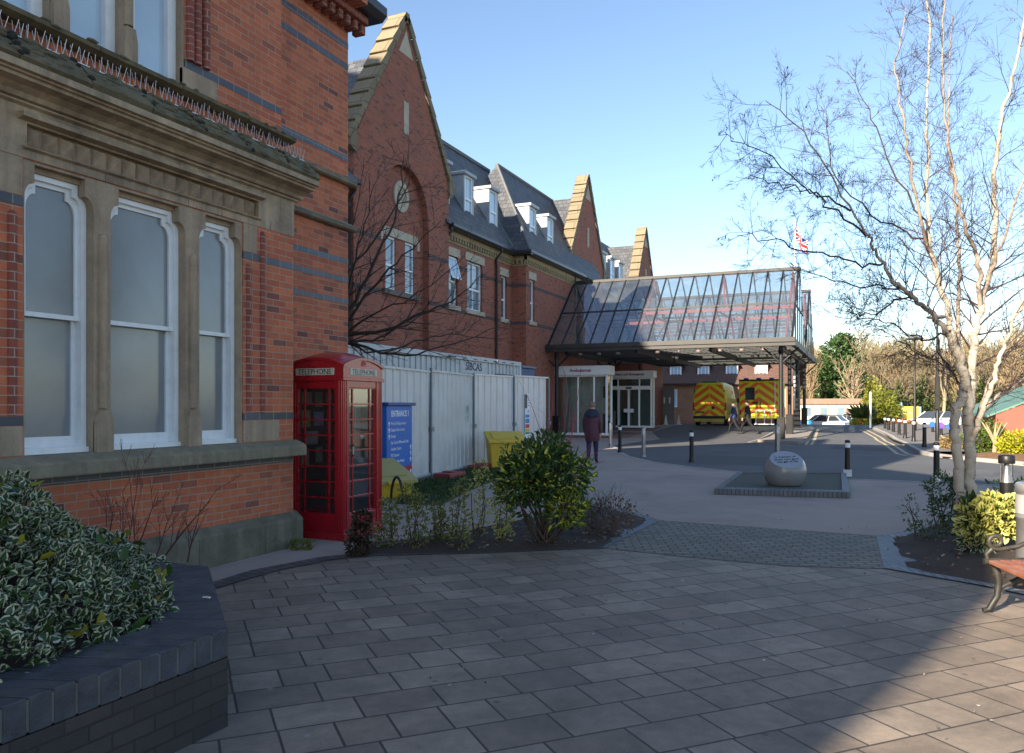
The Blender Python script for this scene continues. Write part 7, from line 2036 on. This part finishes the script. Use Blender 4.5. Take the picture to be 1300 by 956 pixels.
# red hut at the right
hx0, hx1, hy = 5.55, 14.4, 42.0; hz = .1
t = thing('red_hut', 'low red painted hut with green sheet roof behind the right hand shrubs', 'hut', (9.5, hy, hz))
REDH = mat('red_painted_boarding', (.46, .07, .045), .6, var=.12, vs=1.2, dirt=(.36, .09, .06), dirt_s=1, dirt_a=.5)
pitch = [(hx0, hz), (hx1, hz), (hx1, 1.2), ((hx0 + hx1) / 2, 3.1), (hx0, 1.2)]
b = MB(); b.prism(pitch, lambda a, q, d: (a, d, q), hy, hy + .2); b.prism([(hx0, hz), (hx0 + .2, hz), (hx0 + .2, 1.2), (hx0, 1.2)], lambda a, q, d: (a, d, q), hy + .2, hy + 14)
b.build('gable_wall', REDH, t)
b = MB()
for k in range(5): b.box(hx0 + .02, hx1 - .02, hy - .012, hy - .002, .4 + k * .35, .42 + k * .35)
b = MB(); b.prism([(hx0 - .35, 1.08), ((hx0 + hx1) / 2, 3.2), (hx1 + .35, 1.08), (hx1 + .35, 1.16), ((hx0 + hx1) / 2, 3.32), (hx0 - .35, 1.16)], lambda a, q, d: (a, d, q), hy - .02, hy + 14.2); b.build('roof', mat('green_sheet_roof', (.10, .20, .15), .6, var=.15, vs=1), t)
b = MB(); b.box(9.2, 9.9, hy - .02, hy - .003, 1.7, 2.1); b.build('plate', mat('faded_orange_plate', (.5, .18, .05), .6), t)

# ------------------------------------------------------------------ lamp posts, signs
def lamp_post(label, px, py_base, top, head=True, box=False, zb=.1):
    x, y = W(px, py_base); d = SB * -x + CB * y; z = gz(y) + zb; zt = EYE + (514 - top) * d / FOC
    t = thing('lamp_post', label, 'lamp post', (x, y, z), 0, 'lamp posts beyond the road')
    b = MB(); b.tube([(x, y, z), (x, y, z + 1.2), (x, y, z + 1.25), (x, y, zt)], [.085, .085, .055, .045], 10); b.build('post', BLACK_PAINT, t)
    b = MB(); b.lathe([(.06, -.05), (.42, .02), (.44, .07), (.2, .14), (.001, .16)], (x, y, zt), 18); b.build('lamp_head', mat('grey_lamp_head', (.14, .14, .15), .5), t)
    b = MB(); b.lathe([(.38, -.0), (.40, .015)], (x, y, zt), 18); b.build('diffuser', OPAL, t)
    if box:
        b = MB(); b.box(x - .10, x + .10, y - .13, y + .02, z + 1.35, z + 2.75); b.build('control_box', BLACK_PAINT, t, bevel=.02)
lamp_post('tall black lamp post with a narrow box, left of the birch trunk', 1190, 563, 404, box=True)
lamp_post('farther thin flat headed lamp post before the yellow sign', 1161.5, 549, 431)
p = PD(1157, 514, 60); z = .22; t = thing('car_park_sign', 'yellow sign board with blue edge in front of the far trees', 'sign', (p.x, p.y, z))
b = MB(); b.box(p.x - .62, p.x + .52, p.y, p.y + .06, z + .15, z + 1.30); b.build('yellow_board', mat('yellow_sign_board', (.62, .46, .05), .5, var=.05), t)
b = MB(); b.box(p.x + .52, p.x + .66, p.y, p.y + .06, z + .15, z + 1.30); b.box(p.x - .72, p.x - .62, p.y, p.y + .06, gz(p.y), z + 1.6); b.build('blue_edge', mat('pale_blue_edge', (.14, .27, .48), .5), t)
b = MB(); b.box(p.x - .4, p.x + .3, p.y - .01, p.y - .002, z + .72, z + .86); b.build('faded_caption', mat('faded_caption', (.45, .3, .12), .6), t)
for dx in (-.5, .45):
    b = MB(); b.box(p.x + dx - .03, p.x + dx + .03, p.y + .06, p.y + .1, gz(p.y), z + 1.2); b.build('post', BLACK_PAINT, t)
x, y = W(1105, 543.5); b = MB(); b.tube([(x, y, gz(y)), (x, y, gz(y) + 2.0)], .06, 8); b.sphere((x, y, gz(y) + 2.0), .06, 6)
tag(b.build('white_post', mat('white_post_paint', (.75, .75, .74), .5)), 'slim plain white post in front of the evergreen bush at the road end', 'post')
x, y = at(1079.5, 60); b = MB(); b.tube([(x, y, gz(y)), (x, y, gz(y) + 1.0)], .07, 8); b.tube([(x, y, gz(y) + .1), (x, y, gz(y) + .35)], .10, 8, 1)
tag(b.build('marker_post', [mat('white_post_paint', (.75, .75, .74)), TAILR]), 'short white marker post with a red foot beside the silver car', 'post')

# ------------------------------------------------------------------ sun, sky, camera
AZ_, EL = R(17.0), R(25.0)                                  # light travels towards +Y and a little +X
sun = bpy.data.lights.new('sun', 'SUN'); sun.energy = 4.7; sun.angle = R(.53); sun.color = (1.0, .86, .68)
so = bpy.data.objects.new('sun', sun); COL.objects.link(so)
dirn = Vector((math.sin(AZ_) * math.cos(EL), math.cos(AZ_) * math.cos(EL), -math.sin(EL)))
so.rotation_euler = dirn.to_track_quat('-Z', 'Y').to_euler()
so.location = (-20, -40, 30)
w = bpy.data.worlds.new('World'); SC.world = w; w.use_nodes = True
nt = w.node_tree; bg = nt.nodes['Background']
sky = nt.nodes.new('ShaderNodeTexSky'); sky.sky_type = 'NISHITA'; sky.sun_disc = False
sky.sun_elevation = EL; sky.sun_rotation = R(180) + AZ_
sky.altitude = 100; sky.air_density = 1.0; sky.dust_density = .5; sky.ozone_density = 1.7
nt.links.new(sky.outputs[0], bg.inputs[0]); bg.inputs[1].default_value = .088
cam = bpy.data.cameras.new('camera'); co = bpy.data.objects.new('camera', cam); COL.objects.link(co)
cam.sensor_width = 36; cam.lens = 36 * FOC / 1300; cam.shift_y = 36 / 1300; cam.clip_start = .1; cam.clip_end = 4000
co.location = (0, 0, EYE); co.rotation_euler = (R(90), 0, YAW)
SC.camera = co
SC.view_settings.view_transform = 'Standard'; SC.view_settings.look = 'None'; SC.view_settings.exposure = 1.62; SC.view_settings.gamma = 1
SC.view_settings.use_curve_mapping = False
SC.cycles.max_bounces = 8; SC.cycles.transparent_max_bounces = 24; SC.cycles.use_denoising = True
SC.render.film_transparent = False
